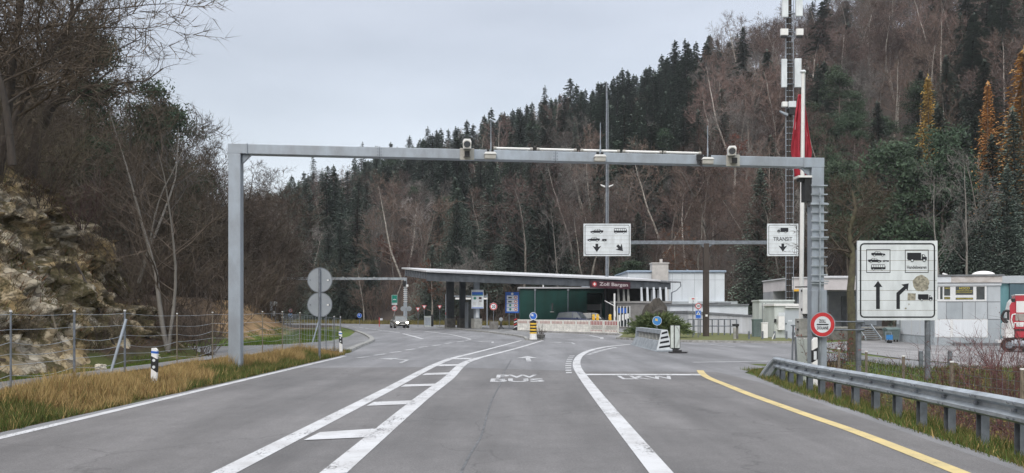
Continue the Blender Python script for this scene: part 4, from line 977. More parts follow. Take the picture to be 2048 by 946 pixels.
# ------------------------------------------------------------------ green hall
YG = 104.0; k = F/YG; gx0 = XW(1040, YG)
gh = thing('green_hall', 'low dark green hall with a flat white-edged roof behind the barrier row', 'building', (gx0, YG, 0))
def gxx(px): return (px-1040)/k
def gzz(py): return ZW(py, YG)
wl = gxx(1236)
m_ = MB(); m_.box(0, gxx(1174), 0, 9, -0.3, gzz(577)); m_.box(gxx(1174), wl, 2.5, 9, -0.3, gzz(577)); m_.box(gxx(1174), wl, 0, 2.49, gzz(586), gzz(577)); m_.box(gxx(1206), wl, 0, 2.49, -0.3, gzz(586.1))
m_.build('wall', dark_green, gh)
m_ = MB(); m_.box(-0.3, wl+0.3, -0.3, 9.3, gzz(577)+0.003, gzz(574.2)); m_.build('roof', roof_w, gh)
for px in (1070, 1136): m_ = MB(); m_.tube((gxx(px), -0.1, 0), (gxx(px), -0.1, gzz(581)), 0.06, n=8); m_.box(gxx(px)-0.12, gxx(px)+0.12, -0.22, -0.003, gzz(582), gzz(577.2)); m_.build('downpipe', galv, gh)
m_ = MB(); m_.box(gxx(1103), gxx(1106.5), -0.03, -0.003, gzz(623), gzz(606)); w_ = m_.build('window', glass, gh); MB().box(gxx(1100), gxx(1108), -0.08, -0.004, gzz(624.2), gzz(623.1)).build('sill', plastic_w, w_)
m_ = MB(); m_.box(gxx(1174.5), gxx(1205.5), 2.2, 2.45, gzz(620), gzz(608), 0); m_.box(gxx(1174.5), gxx(1202), 2.2, 2.45, -0.2, gzz(620.5), 1); m_.box(gxx(1203), gxx(1205), 1.2, 1.4, -0.2, gzz(607), 0); m_.build('loading_door', [white_wall, dark_in], gh)
m_ = MB(); m_.box(gxx(1167), gxx(1176), 2, 3, gzz(574.1), gzz(571), 0); m_.box(gxx(1172), gxx(1185), 3, 4, gzz(574.1), gzz(569), 0); m_.build('roof_vent', galv, gh)
MB().tube((gxx(1087), 1, gzz(574.3)), (gxx(1087), 1, gzz(567)), 0.09, n=8).build('flue', plastic_w, gh)

# ------------------------------------------------------------------ white office block behind the canopy
YWB = 104.0; k = F/YWB; wx0 = XW(1256, YWB)
wb = thing('white_office_block', 'flat-roofed white panelled office block with a chimney right of the canopy', 'building', (wx0, YWB, -0.2))
def wxx(px): return (px-1256)/k
def wzz(py): return ZW(py, YWB)+0.2
m_ = MB(); m_.box(0, wxx(1449), 0, 12, -0.2, wzz(545)); m_.build('wall', white_wall, wb)
m_ = MB()
for px in (1345, 1364, 1389, 1410, 1430): m_.box(wxx(px)-0.02, wxx(px)+0.02, -0.012, -0.002, wzz(600), wzz(547))
m_.box(wxx(1340), wxx(1449)-0.01, -0.012, -0.0025, wzz(560), wzz(559.4)); m_.build('panel_joint', grey_wall, wb)
m_ = MB(); m_.box(-0.2, wxx(1449)+0.2, -0.25, 12.2, wzz(545)+0.003, wzz(541)); m_.build('roof_edge', mat('blue_grey_gutter', (0.28, 0.35, 0.44), 0.5, 0.1, 0.1, 2), wb, bevel=0.08)
m_ = MB(); m_.box(wxx(1303), wxx(1335), -0.6, 1.2, wzz(600), wzz(528), 0); m_.box(wxx(1301.5), wxx(1336.5), -0.7, 1.3, wzz(528)+0.003, wzz(525.5), 0); m_.tube((wxx(1323), 0.3, wzz(525.4)), (wxx(1323), 0.3, wzz(518)), 0.2, n=12, mi=0); m_.build('chimney', mat('pale_render', (0.50, 0.48, 0.46), 0.85, 0, 0.1, 1.5), wb)
for px, h in ((1343, 537), (1381, 537)): m_ = MB(); m_.tube((wxx(px), 2, wzz(541)), (wxx(px), 2, wzz(h)), 0.13, n=8); m_.build('roof_vent', galv_dark, wb)
m_ = MB(); m_.box(wxx(1330), wxx(1470), -1.2, -0.003, -0.2, wzz(603)); m_.build('plinth', grey_wall2, wb)
# low wings in front and right
Yw = 84.0; k = F/Yw; a0 = XW(1340, Yw)
lw = thing('low_wing', 'low white service wing below the white office block', 'building', (a0, Yw, -0.2)); lz = lambda py: ZW(py, Yw)+0.2
m_ = MB(); m_.box(0, (1496-1340)/k, 0, 7, -0.1, lz(611)); m_.build('wall', white_wall, lw)
m_ = MB(); vs = [(-0.1, -0.3, lz(611)+.003), ((1497-1340)/k, -0.3, lz(611)+.003), ((1497-1340)/k, 7.2, lz(611)+.003), (-0.1, 7.2, lz(611)+.003)]
m_.box(-0.1, (1497-1340)/k, -0.2, 7.2, lz(611)+.003, lz(608)); m_.box((1440-1340)/k, (1467-1340)/k, 1, 6, lz(608)+.002, lz(604.5)); m_.build('roof', roof_d, lw)
Yw2 = 72.0; k = F/Yw2; a0 = XW(1377, Yw2)
lw2 = thing('garage_wing', 'pale panelled garage wing with a sloping dark roof edge behind the railing', 'building', (a0, Yw2, -0.4)); lz2 = lambda py: ZW(py, Yw2)+0.4
xe = (1523-1377)/k
m_ = MB(); m_.prism([(0, -0.4), (xe, -0.4), (xe, lz2(634)), (0, lz2(626))], 0, 9.5); m_.build('wall', mat('streaked_cladding', (0.50, 0.52, 0.54), 0.75, 0, 0.12, 1.3, col2=(0.40, 0.41, 0.42), stretch=(3, 3, 0.2)), lw2)
m_ = MB(); m_.prism([(-0.1, lz2(626)+.003), (xe+.1, lz2(634)+.003), (xe+.1, lz2(631.5)), (-0.1, lz2(621.5))], -0.15, 9.6); m_.build('roof_edge', roof_d, lw2)
m_ = MB()
for px in (1401, 1429, 1452, 1476, 1500): x = (px-1377)/k; m_.box(x-0.015, x+0.015, -0.012, -0.003, -0.3, lz2(636))
m_.build('panel_joint', grey_wall, lw2)
# customs office under the right end of the canopy
YO = 93.0; k = F/YO; a0 = XW(1222, YO)
of = thing('customs_office', 'dark customs office with slim white columns under the right end of the canopy', 'building', (a0, YO+1.0, 0)); oz = lambda py: ZW(py, YO); oxx = lambda px: (px-1222)/k
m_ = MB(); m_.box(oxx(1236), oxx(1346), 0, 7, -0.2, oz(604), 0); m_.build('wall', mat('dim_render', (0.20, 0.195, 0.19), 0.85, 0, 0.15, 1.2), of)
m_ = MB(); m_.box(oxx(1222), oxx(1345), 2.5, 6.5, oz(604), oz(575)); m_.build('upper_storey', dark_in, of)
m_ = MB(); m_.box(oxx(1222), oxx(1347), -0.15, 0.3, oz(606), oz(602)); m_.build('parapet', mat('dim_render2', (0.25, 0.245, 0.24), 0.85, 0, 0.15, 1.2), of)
for px in (1239, 1250, 1259, 1286, 1298, 1311, 1324, 1336):
    x = oxx(px); m_ = MB(); m_.prism([(x-0.11, oz(602)), (x+0.16, oz(602)), (x+0.06, oz(574)), (x-0.14, oz(574))], -0.1, 0.2); m_.build('column', white_wall if px > 1280 else concrete, of)
for px in (1317, 1330): MB().box(oxx(px)-0.3, oxx(px)+0.3, 2.44, 2.49, oz(602), oz(578)).build('window', frost, of)
w_ = MB(); w_.box(oxx(1237), oxx(1262), -0.06, -0.003, oz(652), oz(614)); g_ = w_.build('window', glass, of)
w_ = MB()
for px in (1237, 1243, 1249.5, 1256, 1262): w_.box(oxx(px)-0.05, oxx(px)+0.05, -0.1, -0.062, oz(654), oz(612))
w_.build('mullion', frame_w, g_)
w_ = MB()
for i, px in enumerate((1239, 1245, 1251)): w_.box(oxx(px), oxx(px+4), -0.075, -0.063, oz(626), oz(616))
w_.build('notice', blue, g_)
w_ = MB()
for i, px in enumerate((1239, 1246, 1252, 1257)): w_.box(oxx(px), oxx(px+3), -0.075, -0.063, oz(643-2*i), oz(630-i))
w_.build('notice', plastic_w, g_)
m_ = MB(); m_.tube((0, 0, 0), (0, 0, ZW(587, 90)), 0.1, n=8); m_.box(-0.1, 0.12, -0.15, 0.0, 1.4, 2.0); m_.path([(0, 0, 2.6), (-1.1, 0, 3.2)], 0.05, 5)
tag(m_.build('barrier_post', plastic_w, None, (XW(1229, 90), 90, 0)), 'slim white post with a raised arm at the left corner of the customs office', 'post')

# ------------------------------------------------------------------ freight agency building on the right
YH = 69.0; k = F/YH; hx0 = XW(1868, YH); hz0 = -1.0; HR = R(-10)
hb = thing('freight_agency_building', 'two-storey grey panelled freight agency with white blinds and a HOCO window board', 'building', (hx0, YH, hz0), HR)
def hx(px):
    q = (px-CX)/F; return (q*YH-hx0)/(math.cos(HR)-q*math.sin(HR))
def hy(px):
    q = (px-CX)/F; return (q*YH-hx0)/(-math.sin(HR)-q*math.cos(HR))
hz = lambda py: ZW(py, YH-0.8)-hz0
x1 = hx(2001); HD = hy(1793)
m_ = MB(); m_.box(0, x1, 0, HD, -0.3, hz(565)); m_.build('wall', grey_wall, hb)
for a, b, c, d in ((1870, 1892, 604, 638), (1926, 1950, 604, 638), (1951, 1974, 604, 638), (1976, 2000, 605, 638), (1976, 2000, 572, 603)):
    MB().box(hx(a), hx(b), -0.015, -0.003, hz(d), hz(c)).build('cladding_panel', grey_wall2, hb)
MB().box(-0.016, -0.003, 0.0, HD, -0.2, hz(676)).build('plinth', grey_wall2, hb)
m_ = MB()
for px in (1892.5, 1925, 1950.5, 1975): m_.box(hx(px)-0.015, hx(px)+0.015, -0.021, -0.016, hz(676), hz(603))
for py in (603.5, 638.5): m_.box(0.0, x1-0.01, -0.022, -0.0165, hz(py)-0.015, hz(py)+0.015)
m_.build('panel_joint', roof_d, hb)
m_ = MB(); m_.box(-0.15, x1+0.05, -0.25, HD, hz(565)+0.003, hz(552.5)); m_.build('fascia', stain_wall, hb)
MB().box(hx(1870), hx(1900), -0.262, -0.252, hz(564.5), hz(553)).build('fascia_panel', white_wall, hb)
m_ = MB(); m_.box(-0.12, x1+0.03, -0.12, -0.002, hz(571), hz(565.2)); m_.build('lintel', white_wall, hb)
m_ = MB(); m_.box(-0.25, x1+0.2, -0.35, HD, hz(552.4), hz(549)); m_.build('roof', roof_d, hb)
m_ = MB(); secs = [(0.9*math.cos(t), 0.36*math.sin(t)) for t in np.linspace(0, math.pi/2, 7)]; m_.lathe([(max(r, 0.02), z) for r, z in secs], 20, (hx(1976), 1.0, hz(549))); m_.build('skylight_dome', plastic_w, hb, smooth=True)
MB().tube((hx(1899), 0.6, hz(549)), (hx(1899), 1.5, hz(545.5)), 0.1, n=8).build('vent_pipe', plastic_w, hb)
def window(par, a, b, c, d, panes, glassm, y=-0.03, fw=0.09):
    m_ = MB(); m_.box(a, b, y, -0.004, c, d); w = m_.build('window', frame_w, par)
    for (p, q, r, s) in panes: MB().box(p, q, y-0.012, y-0.003, r, s).build('pane', glassm, w)
    return w
w_ = window(hb, hx(1869), hx(1973), hz(602.5), hz(571.5), [(hx(1871.5), hx(1876), hz(598), hz(573)), (hx(1880), hx(1885), hz(598), hz(573)), (hx(1888), hx(1900), hz(591), hz(573)), (hx(1888), hx(1900), hz(598.5), hz(593.5)),
    (hx(1911), hx(1946), hz(589.5), hz(573)), (hx(1911), hx(1946), hz(599), hz(595)), (hx(1952.5), hx(1969), hz(599), hz(573))], glass)
yell = mat('yellow_window_lettering', (0.50, 0.42, 0.05), 0.6)
def wtext(t, a, b, c, d, off=0.01):
    m_ = MB(); m_.text(t, hx(a), hx(b), hz(d), hz(c), -0.05, off=off); m_.build('lettering', yell, w_, fix=False)
wtext('HOCO', 1918, 1939, 573.8, 578.6, 0.02); wtext('HABERSTROH+CO. AG', 1912, 1944.5, 580.2, 582.6); wtext('INTERNATIONALE SPEDITION', 1912.5, 1943, 584, 585.6); wtext('VERZOLLUNGEN', 1912, 1945, 595.7, 598.4, 0.02)
wtext('HOCO', 1889, 1899.5, 574.5, 577.5); wtext('SPEDITION', 1889, 1899.5, 594.2, 597.3)
window(hb, hx(1870), hx(1975), hz(675), hz(638.5), [(hx(1871), hx(1876), hz(673), hz(640)), (hx(1877.5), hx(1900), hz(673), hz(640.5)), (hx(1906), hx(1973), hz(673.5), hz(640.5))], frost)
m_ = MB(); m_.box(-0.03, -0.004, hy(1858), hy(1802), hz(674), hz(638.5)); w2 = m_.build('window', frame_w, hb)
for a, b in ((1857, 1842), (1840, 1825), (1823, 1804)): MB().box(-0.042, -0.033, hy(a), hy(b), hz(673), hz(640)).build('pane', frost, w2)
m_ = MB(); m_.box(-0.03, -0.018, HD-1.0, HD-0.3, hz(652), hz(640)); m_.build('house_number_plate', sign_white, hb)
m_ = MB(); m_.box(hx(1905), hx(2001), -0.5, -0.02, -0.3, 0.25); m_.build('light_well', roof_d, hb)
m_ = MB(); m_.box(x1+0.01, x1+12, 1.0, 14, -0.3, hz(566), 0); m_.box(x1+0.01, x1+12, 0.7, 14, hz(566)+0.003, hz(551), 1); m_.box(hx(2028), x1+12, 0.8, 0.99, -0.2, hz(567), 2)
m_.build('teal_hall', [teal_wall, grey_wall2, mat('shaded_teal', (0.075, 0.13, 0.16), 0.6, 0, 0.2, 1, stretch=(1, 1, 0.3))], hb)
# loading dock wing
YD = 84.0; k2 = F/YD; dx0 = XW(1580, YD)
dk = thing('loading_dock', 'white-fronted loading dock canopy with shadowed doors left of the freight agency', 'building', (dx0, YD, -1.0))
dx = lambda px: (px-1580)/k2
dz = lambda py: ZW(py, YD)+1.0
x1 = dx(1812)
m_ = MB(); m_.box(0, x1, -0.6, 9, dz(580), dz(557)); m_.build('fascia', mat('pinkish_white_fascia', (0.56, 0.53, 0.54), 0.75, 0, 0.06, 0.8), dk)
m_ = MB(); m_.box(-0.15, x1, -0.75, 9, dz(557)+0.002, dz(554.5)); m_.box(dx(1645), x1, -0.4, 9, dz(554.4), dz(552)); m_.build('roof', roof_w, dk)
m_ = MB(); m_.box(0, x1, 5.5, 9, -0.3, dz(580.2)); m_.build('wall', mat('dock_wall', (0.30, 0.31, 0.33), 0.8, 0, 0.12, 0.8), dk)
m_ = MB(); m_.box(dx(1668), dx(1698), 5.4, 5.49, dz(640), dz(588), 0); m_.box(dx(1726), dx(1735), 5.4, 5.49, dz(655), dz(590), 1); m_.box(dx(1738), dx(1800), 5.4, 5.49, dz(652), dz(590), 0); m_.build('dock_door', [white_wall, roof_d], dk)
m_ = MB(); m_.box(0, x1, 0.0, 5.49, -0.3, dz(657)); m_.build('dock_platform', concrete_d, dk)
m_ = MB(); m_.box(0, x1, -0.15, 0.1, dz(657)+0.002, dz(653)); m_.build('platform_edge', concrete, dk)
for px in (1600, 1655, 1730): MB().box(dx(px)-0.14, dx(px)+0.14, 0.3, 0.6, dz(653), dz(580.3)).build('column', galv_dark, dk)
MB().box(dx(1583), dx(1596), -0.7, -0.61, dz(583), dz(579)).build('orange_lamp', yellow_p, dk)
st = thing('steel_stair', 'open grey steel stair leading up to the loading dock', 'stair', (XW(1747, 81), 81.0, -1.0))
kk = F/74.5
for i in range(7):
    z = 0.2*i+0.18; m_ = MB(); m_.box(-0.75-0.06*i, 0.75-0.06*i, i*0.22, i*0.22+0.27, z, z+0.04); m_.build('step', galv, st)
m_ = MB()
for x in (-0.78, 0.78): m_.prism([(0, 0), (0.14, 0), (0.14, 0.1), (0, 0.1)], 0, 0.01) if False else m_.add([(x-0.03, -0.1, 0.0), (x+0.03, -0.1, 0.0), (x+0.03-0.4, 1.6, 1.5), (x-0.03-0.4, 1.6, 1.5), (x-0.03, -0.1, 0.28), (x+0.03, -0.1, 0.28), (x+0.03-0.4, 1.6, 1.78), (x-0.03-0.4, 1.6, 1.78)], [(0, 1, 2, 3), (4, 7, 6, 5), (0, 4, 5, 1), (2, 6, 7, 3), (0, 3, 7, 4), (1, 5, 6, 2)])
m_.build('stringer', rail_m, st)
def bin_(px, Y, col, label):
    t = thing('waste_container', label, 'container', (XW(px, Y), Y, -1.0), 0, 'waste containers by the dock')
    m_ = MB(); m_.loft([[(-0.5, -0.4, .2), (0.5, -0.4, .2), (0.5, 0.4, .2), (-0.5, 0.4, .2)], [(-0.62, -0.5, 1.15), (0.62, -0.5, 1.15), (0.62, 0.5, 1.15), (-0.62, 0.5, 1.15)]]); m_.build('body', col, t, bevel=0.03)
    m_ = MB(); m_.sidex([(-0.55, 1.16), (0.55, 1.16), (0.5, 1.3), (0.0, 1.4), (-0.5, 1.26)], -0.66, 0.66); m_.build('lid', col, t, bevel=0.02)
    for x in (-0.42, 0.42):
        for y in (-0.3, 0.3): m_ = MB(); m_.tube((x-0.04, y, .1), (x+0.04, y, .1), 0.1, n=12); m_.build('wheel', rub, t)
bin_(1783, 78, cab_green, 'large grey-green wheeled waste container beside the steel stair')
m_ = MB(); m_.box(-0.3, 0.3, -0.02, 0.02, 0.3, 0.75, 0); m_.tube((-0.2, 0, 0.12), (0.2, 0, 0.12), 0.12, n=12, mi=1); m_.path([(-0.3, 0.05, 0.1), (-0.35, 0.1, 1.0), (0.2, 0.1, 1.0), (0.3, 0.05, 0.1)], 0.025, 6, 2)
tag(m_.build('hand_cart', [blue_lt, rub, galv], None, (XW(1779, 74), 74, -0.98)), 'small blue hand cart in front of the waste container', 'cart')

# ------------------------------------------------------------------ equipment huts, mast, railing, bollards on the grass strip
YE = 53.5; k = F/YE
eh = thing('equipment_shelter', 'pale grey-green equipment shelter with a wall unit beneath the radio mast', 'shelter', (XW(1549, YE), YE, 0.1)); ez = lambda py: ZW(py, YE)-0.1; exx = lambda px: (px-1549)/k
m_ = MB(); m_.box(0, exx(1602), 0, 2.2, -0.2, ez(612)); m_.build('wall', cab_white, eh, bevel=0.01)
m_ = MB(); m_.box(-0.08, exx(1602)+0.06, -0.12, 2.3, ez(612)+0.002, ez(607.5)); m_.build('roof', plastic_w, eh, bevel=0.01)
MB().box(exx(1569), exx(1601), -0.2, -0.004, ez(615.5), ez(613.5)).build('rain_hood', plastic_w, eh)
m_ = MB(); m_.box(exx(1569), exx(1601), -0.02, -0.003, ez(678), ez(621)); d = m_.build('door', grey_wall2, eh); MB().box(exx(1571), exx(1572.5), -0.06, -0.021, ez(649), ez(646)).build('handle', plastic_b, d); MB().box(exx(1576), exx(1584), -0.024, -0.0205, ez(643), ez(640)).build('notice', sign_white, d)
m_ = MB(); m_.box(exx(1554), exx(1566.5), -0.32, -0.003, ez(660), ez(632)); u_ = m_.build('cooling_unit', plastic_w, eh, bevel=0.015); MB().box(exx(1554), exx(1566.5), -0.34, -0.323, ez(631.5), ez(625)).build('unit_top', sign_white, u_)
m_ = MB(); m_.box(exx(1548), exx(1551.5), -0.15, -0.003, ez(645), ez(638)); m_.build('socket_box', plastic_b, eh)
YE2 = 55.5; k = F/YE2
e2 = thing('equipment_shelter', 'taller flat-roofed pale cabinet standing behind and left of the radio shelter', 'shelter', (XW(1524, YE2), YE2+0.6, 0.1)); e2z = lambda py: ZW(py, YE2+0.6)-0.1
m_ = MB(); m_.box(0, 70/k, 0, 1.6, -0.2, e2z(603)); m_.build('wall', cab_white, e2)
m_ = MB(); m_.box(-0.05, 71/k, -0.08, 1.7, e2z(603)+0.002, e2z(599.5)); m_.build('roof', cab_white, e2)
m_ = MB()
for px in (1530, 1537): m_.box((px-1524)/k-0.02, (px-1524)/k+0.02, -0.015, -0.002, 0, e2z(606))
m_.build('door_joint', galv_dark, e2)
m_ = MB(); m_.box(-0.18, 0.18, -0.15, 0.15, -0.1, 0.98, 0); m_.box(-0.2, 0.2, -0.17, 0.17, 0.983, 1.04, 0); tag(m_.build('power_pillar', plastic_w, None, (XW(1529, 53), 53, 0.1), bevel=0.01), 'small cream power pillar at the left foot of the pale cabinets', 'cabinet')
m_ = MB(); m_.box(-0.28, 0.28, -0.3, 0.3, -0.1, 1.15, 0); m_.box(-0.31, 0.31, -0.33, 0.33, 1.153, 1.25, 0)
for x in (-0.12, 0.06): m_.box(x, x+0.02, -0.31, -0.302, 0.0, 1.1, 1)
tag(m_.build('power_cabinet', [cab_green, galv_dark], None, (XW(1514, 56), 56, 0.1), bevel=0.015), 'grey-green power cabinet left of the pale shelters', 'cabinet')
m_ = MB(); m_.box(0, 2.9, -0.05, 0.05, 0.05, 1.0)
# radio mast
YM = 62.0; k = F/YM
rm = thing('radio_mast', 'tall brown telecom mast with white antenna panels rising out of the picture', 'mast', (XW(1577.5, YM), YM, 0)); mz = lambda py: ZW(py, YM)
m_ = MB(); m_.tube((0, 0, -0.3), (0, 0, mz(-90)), 0.25, 0.2, n=12); m_.build('pole', brown_steel, rm)
m_ = MB()
for z in np.arange(2.5, mz(-80), 0.47): m_.tube((-0.30, -0.2, z), (0.30, -0.2, z), 0.022, n=5); m_.box(-0.25, 0.25, -0.26, -0.2, z-0.01, z+0.02)
m_.box(-0.31, -0.27, -0.22, -0.18, 2.4, mz(-80)); m_.box(0.27, 0.31, -0.22, -0.18, 2.4, mz(-80)); m_.build('climbing_ladder', galv, rm)
m_ = MB(); m_.path([(-0.12, -0.26, 1.0), (-0.1, -0.26, mz(-60))], 0.03, 5); m_.path([(0.1, -0.26, 1.0), (0.1, -0.26, mz(-60))], 0.03, 5); m_.build('cable', plastic_b, rm)
def box_px(a, b, c, d, y0, y1, name, m): MB().box((a-1577.5)/k, (b-1577.5)/k, y0, y1, mz(d), mz(c)).build(name, m, rm, bevel=0.02)
for a, b, c, d in ((1560, 1572, -60, 39), (1587, 1600.5, -60, 37), (1559, 1569.5, 122, 178), (1585, 1598, 121, 178)):
    box_px(a, b, c, d, -0.55, -0.35, 'antenna_panel', sign_white)
m_ = MB()
for z in (mz(30), mz(-5), mz(130), mz(170), mz(66), mz(76)): MB().box(-0.8, 0.85, -0.34, -0.28, z-0.03, z+0.03).build('mounting_bar', galv_dark, rm)
m_.tube((-0.35, -0.3, mz(178)), (-0.35, -0.3, mz(120)), 0.03, n=6); m_.build('mounting_pipe', galv_dark, rm)
for a, b in ((1557, 1572), (1588, 1602)):
    box_px(a, b, 62, 75, -0.55, -0.33, 'radio_unit', plastic_w); box_px(a+1, b-1, 75.3, 80, -0.5, -0.36, 'radio_connector', plastic_b)
box_px(1560, 1570, 207, 217, -0.6, -0.3, 'radio_unit', plastic_w); box_px(1573, 1587, 206, 218, -0.6, -0.3, 'radio_unit', sign_white); box_px(1575, 1585, 218.5, 232, -0.5, -0.27, 'radio_connector', plastic_b)
m_ = MB(); m_.prism([(-0.85, mz(224)), (-0.2, mz(230)), (-0.25, mz(235)), (-0.8, mz(227))], -0.5, -0.3); m_.prism([(0.7, mz(230)), (0.3, mz(234)), (0.4, mz(236)), (0.75, mz(232))], -0.5, -0.3); m_.build('floodlight', galv, rm)
# slim lighting mast behind the canopy
YL = 98.0; k = F/YL
lm = thing('lighting_mast', 'very tall slim grey mast with two small lamps behind the canopy', 'mast', (XW(1213.5, YL), YL, 0)); lz_ = lambda py: ZW(py, YL)
MB().tube((0, 0, 0), (0, 0, lz_(166)), 0.2, 0.11, n=10).build('pole', galv_dark, lm)
m_ = MB(); m_.path([(0.16, -0.2, 1), (0.22, -0.2, lz_(320)), (0.16, -0.15, lz_(200))], 0.03, 5); m_.build('cable', sign_back, lm)
for s in (-1, 1):
    m_ = MB(); m_.prism([(s*0.2, lz_(375)), (s*0.75, lz_(371)), (s*0.78, lz_(369)), (s*0.25, lz_(372))], -0.25, 0.0); m_.build('lamp', plastic_w, lm)
# railing and bollards
rl = thing('pipe_railing', 'dark pipe railing with two rails behind the brown sign post', 'railing', (XW(1376, 60), 60, 0.05)); k = F/60
L0 = (1473-1376)/k
m_ = MB()
for z in (1.25, 0.75): m_.tube((0, 0, z), (L0, 0, z), 0.045, n=6)
m_.build('rail', galv_dark, rl)
for i in range(9): x = L0*i/8; MB().tube((x, 0, -0.1), (x, 0, 1.25), 0.05, n=6).build('post', galv_dark, rl)
for px, Y, lab in ((1498, 50.5, 'first short grey bollard right of the black-capped post'), (1525, 50.5, 'short grey bollard in front of the cream power pillar'), (1549, 50.5, 'short grey bollard at the left corner of the radio shelter'), (1573, 50.5, 'short grey bollard before the radio shelter door')):
    m_ = MB(); m_.tube((0, 0, -0.1), (0, 0, 0.48), 0.065, n=10, mi=0); m_.tube((0, 0, 0.481), (0, 0, 0.5), 0.07, n=10, mi=0); o = m_.build('bollard', galv_dark, None, (XW(px, Y), Y, 0.12)); tag(o, lab, 'bollard', 'bollards on the grass strip')
lp = thing('path_lamp', 'thick short grey post with a black cap on the grass strip', 'post', (XW(1470, 51), 51, 0.12))
MB().box(-0.1, 0.06, -0.08, 0.08, -0.1, 0.72).build('post', concrete, lp, bevel=0.01); MB().box(0.1, 0.22, 0.0, 0.16, -0.1, 0.8).build('post', concrete_d, lp, bevel=0.01)
MB().box(-0.13, 0.24, -0.1, 0.18, 0.803, 0.95).build('cap', plastic_b, lp, bevel=0.01)
m_ = MB(); m_.prism([(0, -0.02), (0.06, -0.02), (0.2, 0.35), (0.16, 0.36)], -0.04, 0.0); tag(m_.build('leaning_board', plastic_w, None, (XW(1543, 50.3), 50.3, 0.12)), 'small white board leaning at the foot of the shelter', 'board')

# ------------------------------------------------------------------ construction barriers
A, B = Vector((XW(1035, 80), 80, 0.1)), Vector((XW(1238, 66.5), 66.5, 0.1))
bd_ = B-A; n = 8; bl = bd_.length/n; brz = math.atan2(bd_.y, bd_.x)
labels = ['leftmost grimy barrier panel, next to the red and white beacon', 'second barrier panel from the left end of the row', 'third barrier panel from the left, beyond the blue arrow bollard', 'fourth barrier panel from the left in the row',
          'middle barrier panel just left of the blue van', 'sixth barrier panel, in front of the parked dark cars', 'barrier panel with hatched front and two yellow lamps', 'rightmost barrier panel, at the corner of the customs office']
bar0 = None
for i in range(n):
    loc = A+bd_*((i+0.03)/n); loc.z = 0.1
    if i in (0, 6):
        t = thing('construction_barrier', labels[i], 'barrier', loc, brz, 'red and white construction barriers'); w = bl*0.95
        m_ = MB(); m_.box(0, w, -0.03, 0.03, 0.0, 0.1); m_.box(0, w, -0.03, 0.03, 0.95, 1.06); m_.box(0, 0.08, -0.03, 0.03, 0.1, 0.95); m_.box(w-0.08, w, -0.03, 0.03, 0.1, 0.95); m_.box(0.08, w-0.08, -0.015, 0.015, 0.64, 0.95)
        for j in range(17): xs_ = 0.1+(w-0.2)*(j+.2)/17; m_.box(xs_, xs_+(w-.2)/17*.62, -0.012, 0.012, 0.1, 0.64)
        m_.box(0.08, w-0.08, -0.018, 0.018, 0.36, 0.41)
        m_.build('board', barrier_w, t)
        m_ = MB(); kq = 8
        zlo = 0.66 if i == 6 else 0.70
        for j in range(kq): x = 0.1+(w-0.2)*j/kq; m_.face([(x, zlo), (x+(w-0.2)/kq*0.55, zlo), (x+(w-0.2)/kq*0.55, 0.98 if i == 6 else 0.93), (x, 0.98 if i == 6 else 0.93)], -0.034)
        if i == 6:
            for j in range(kq): x = 0.1+(w-0.2)*j/kq; m_.face([(x, 0.13), (x+(w-0.2)/kq*0.45, 0.13), (x+(w-0.2)/kq*0.45, 0.2), (x, 0.2)], -0.034)
        m_.build('red_stripe', pink_red if i == 6 else mat('faded_red', (0.47, 0.27, 0.25), 0.6, 0, 0.2), t, fix=False)
        if i == 6:
            m_ = MB()
            for j in range(12): x = 0.12+(w-0.35)*j/12; m_.face([(x, 0.28), (x+0.06, 0.28), (x+0.2, 0.58), (x+0.14, 0.58)], -0.034)
            m_.build('hatching', putty, t, fix=False)
        m_ = MB(); m_.box(-0.35, 0.35, -0.3, 0.3, -0.08, -0.002); m_.build('foot', plastic_b, t)
        protoL = t if i == 0 else protoL
        proto = t
    else: dup(protoL if i < 6 else proto, loc, brz, labels[i])
for px, lab in ((1187, 'left of the two yellow warning lamps close together on the barrier'), (1195, 'second yellow warning lamp, right beside the first on the barrier'), (1220, 'single yellow warning lamp near the right end of the barrier')):
    t_ = (px-1035)/(1238-1035); k_ = (px-CX)/F; q = (k_*A.y-A.x)/(bd_.x-k_*bd_.y); p = A+bd_*q
    t = thing('warning_lamp', lab, 'lamp', (p.x, p.y, 1.17), 0, 'yellow barrier lamps')
    m_ = MB(); m_.box(-0.12, 0.12, -0.07, 0.07, 0, 0.28); m_.build('battery_box', yellow_p, t, bevel=0.02)
    m_ = MB(); m_.tube((0, -0.05, 0.4), (0, 0.05, 0.4), 0.12, n=16); m_.build('lens', yellow_s, t)

# bollard with the blue arrow, shrub tub
ab = thing('arrow_bollard', 'black and yellow banded bollard with a blue arrow disc on the island tip', 'bollard', (XW(1066.5, 50.5), 50.5, 0.1)); YB = 50.5; zq = lambda py: ZW(py, YB)-0.1
m_ = MB(); m_.lathe([(0.24, 0), (0.21, 0.35), (0.2, 0.36)], 16); m_.build('base', plastic_w, ab)
m_ = MB()
zs = np.linspace(0.365, 1.13, 9)
for i in range(8): m_.tube((0, 0, zs[i]), (0, 0, zs[i+1]), 0.215, n=18, mi=(i+1) % 2, caps=(i in (0, 7)))
m_.tube((0, 0, 1.131), (0, 0, 1.22), 0.215, 0.05, n=18, mi=0); m_.build('banded_column', [black, yellow_s], ab)
m_ = MB(); m_.tube((0, 0, 1.2), (0, 0, 1.32), 0.03, n=6); m_.build('stem', galv, ab)
m_ = MB(); z = zq(632); m_.disc(0, z, 0.235, -0.03, 0, 28, y1=0.01); m_.ring(0, z, 0.205, 0.24, -0.034, 1, 28); d_ = m_.build('disc', [blue, sign_white], ab, fix=False)
m_ = MB(); arrow2(m_, 0.0, z, 0.22, 45, -0.037, shaft=0.65); m_.v = [(a-0.02, b, c+0.02) for a, b, c in m_.v]; m_.build('arrow', sign_white, d_, fix=False)

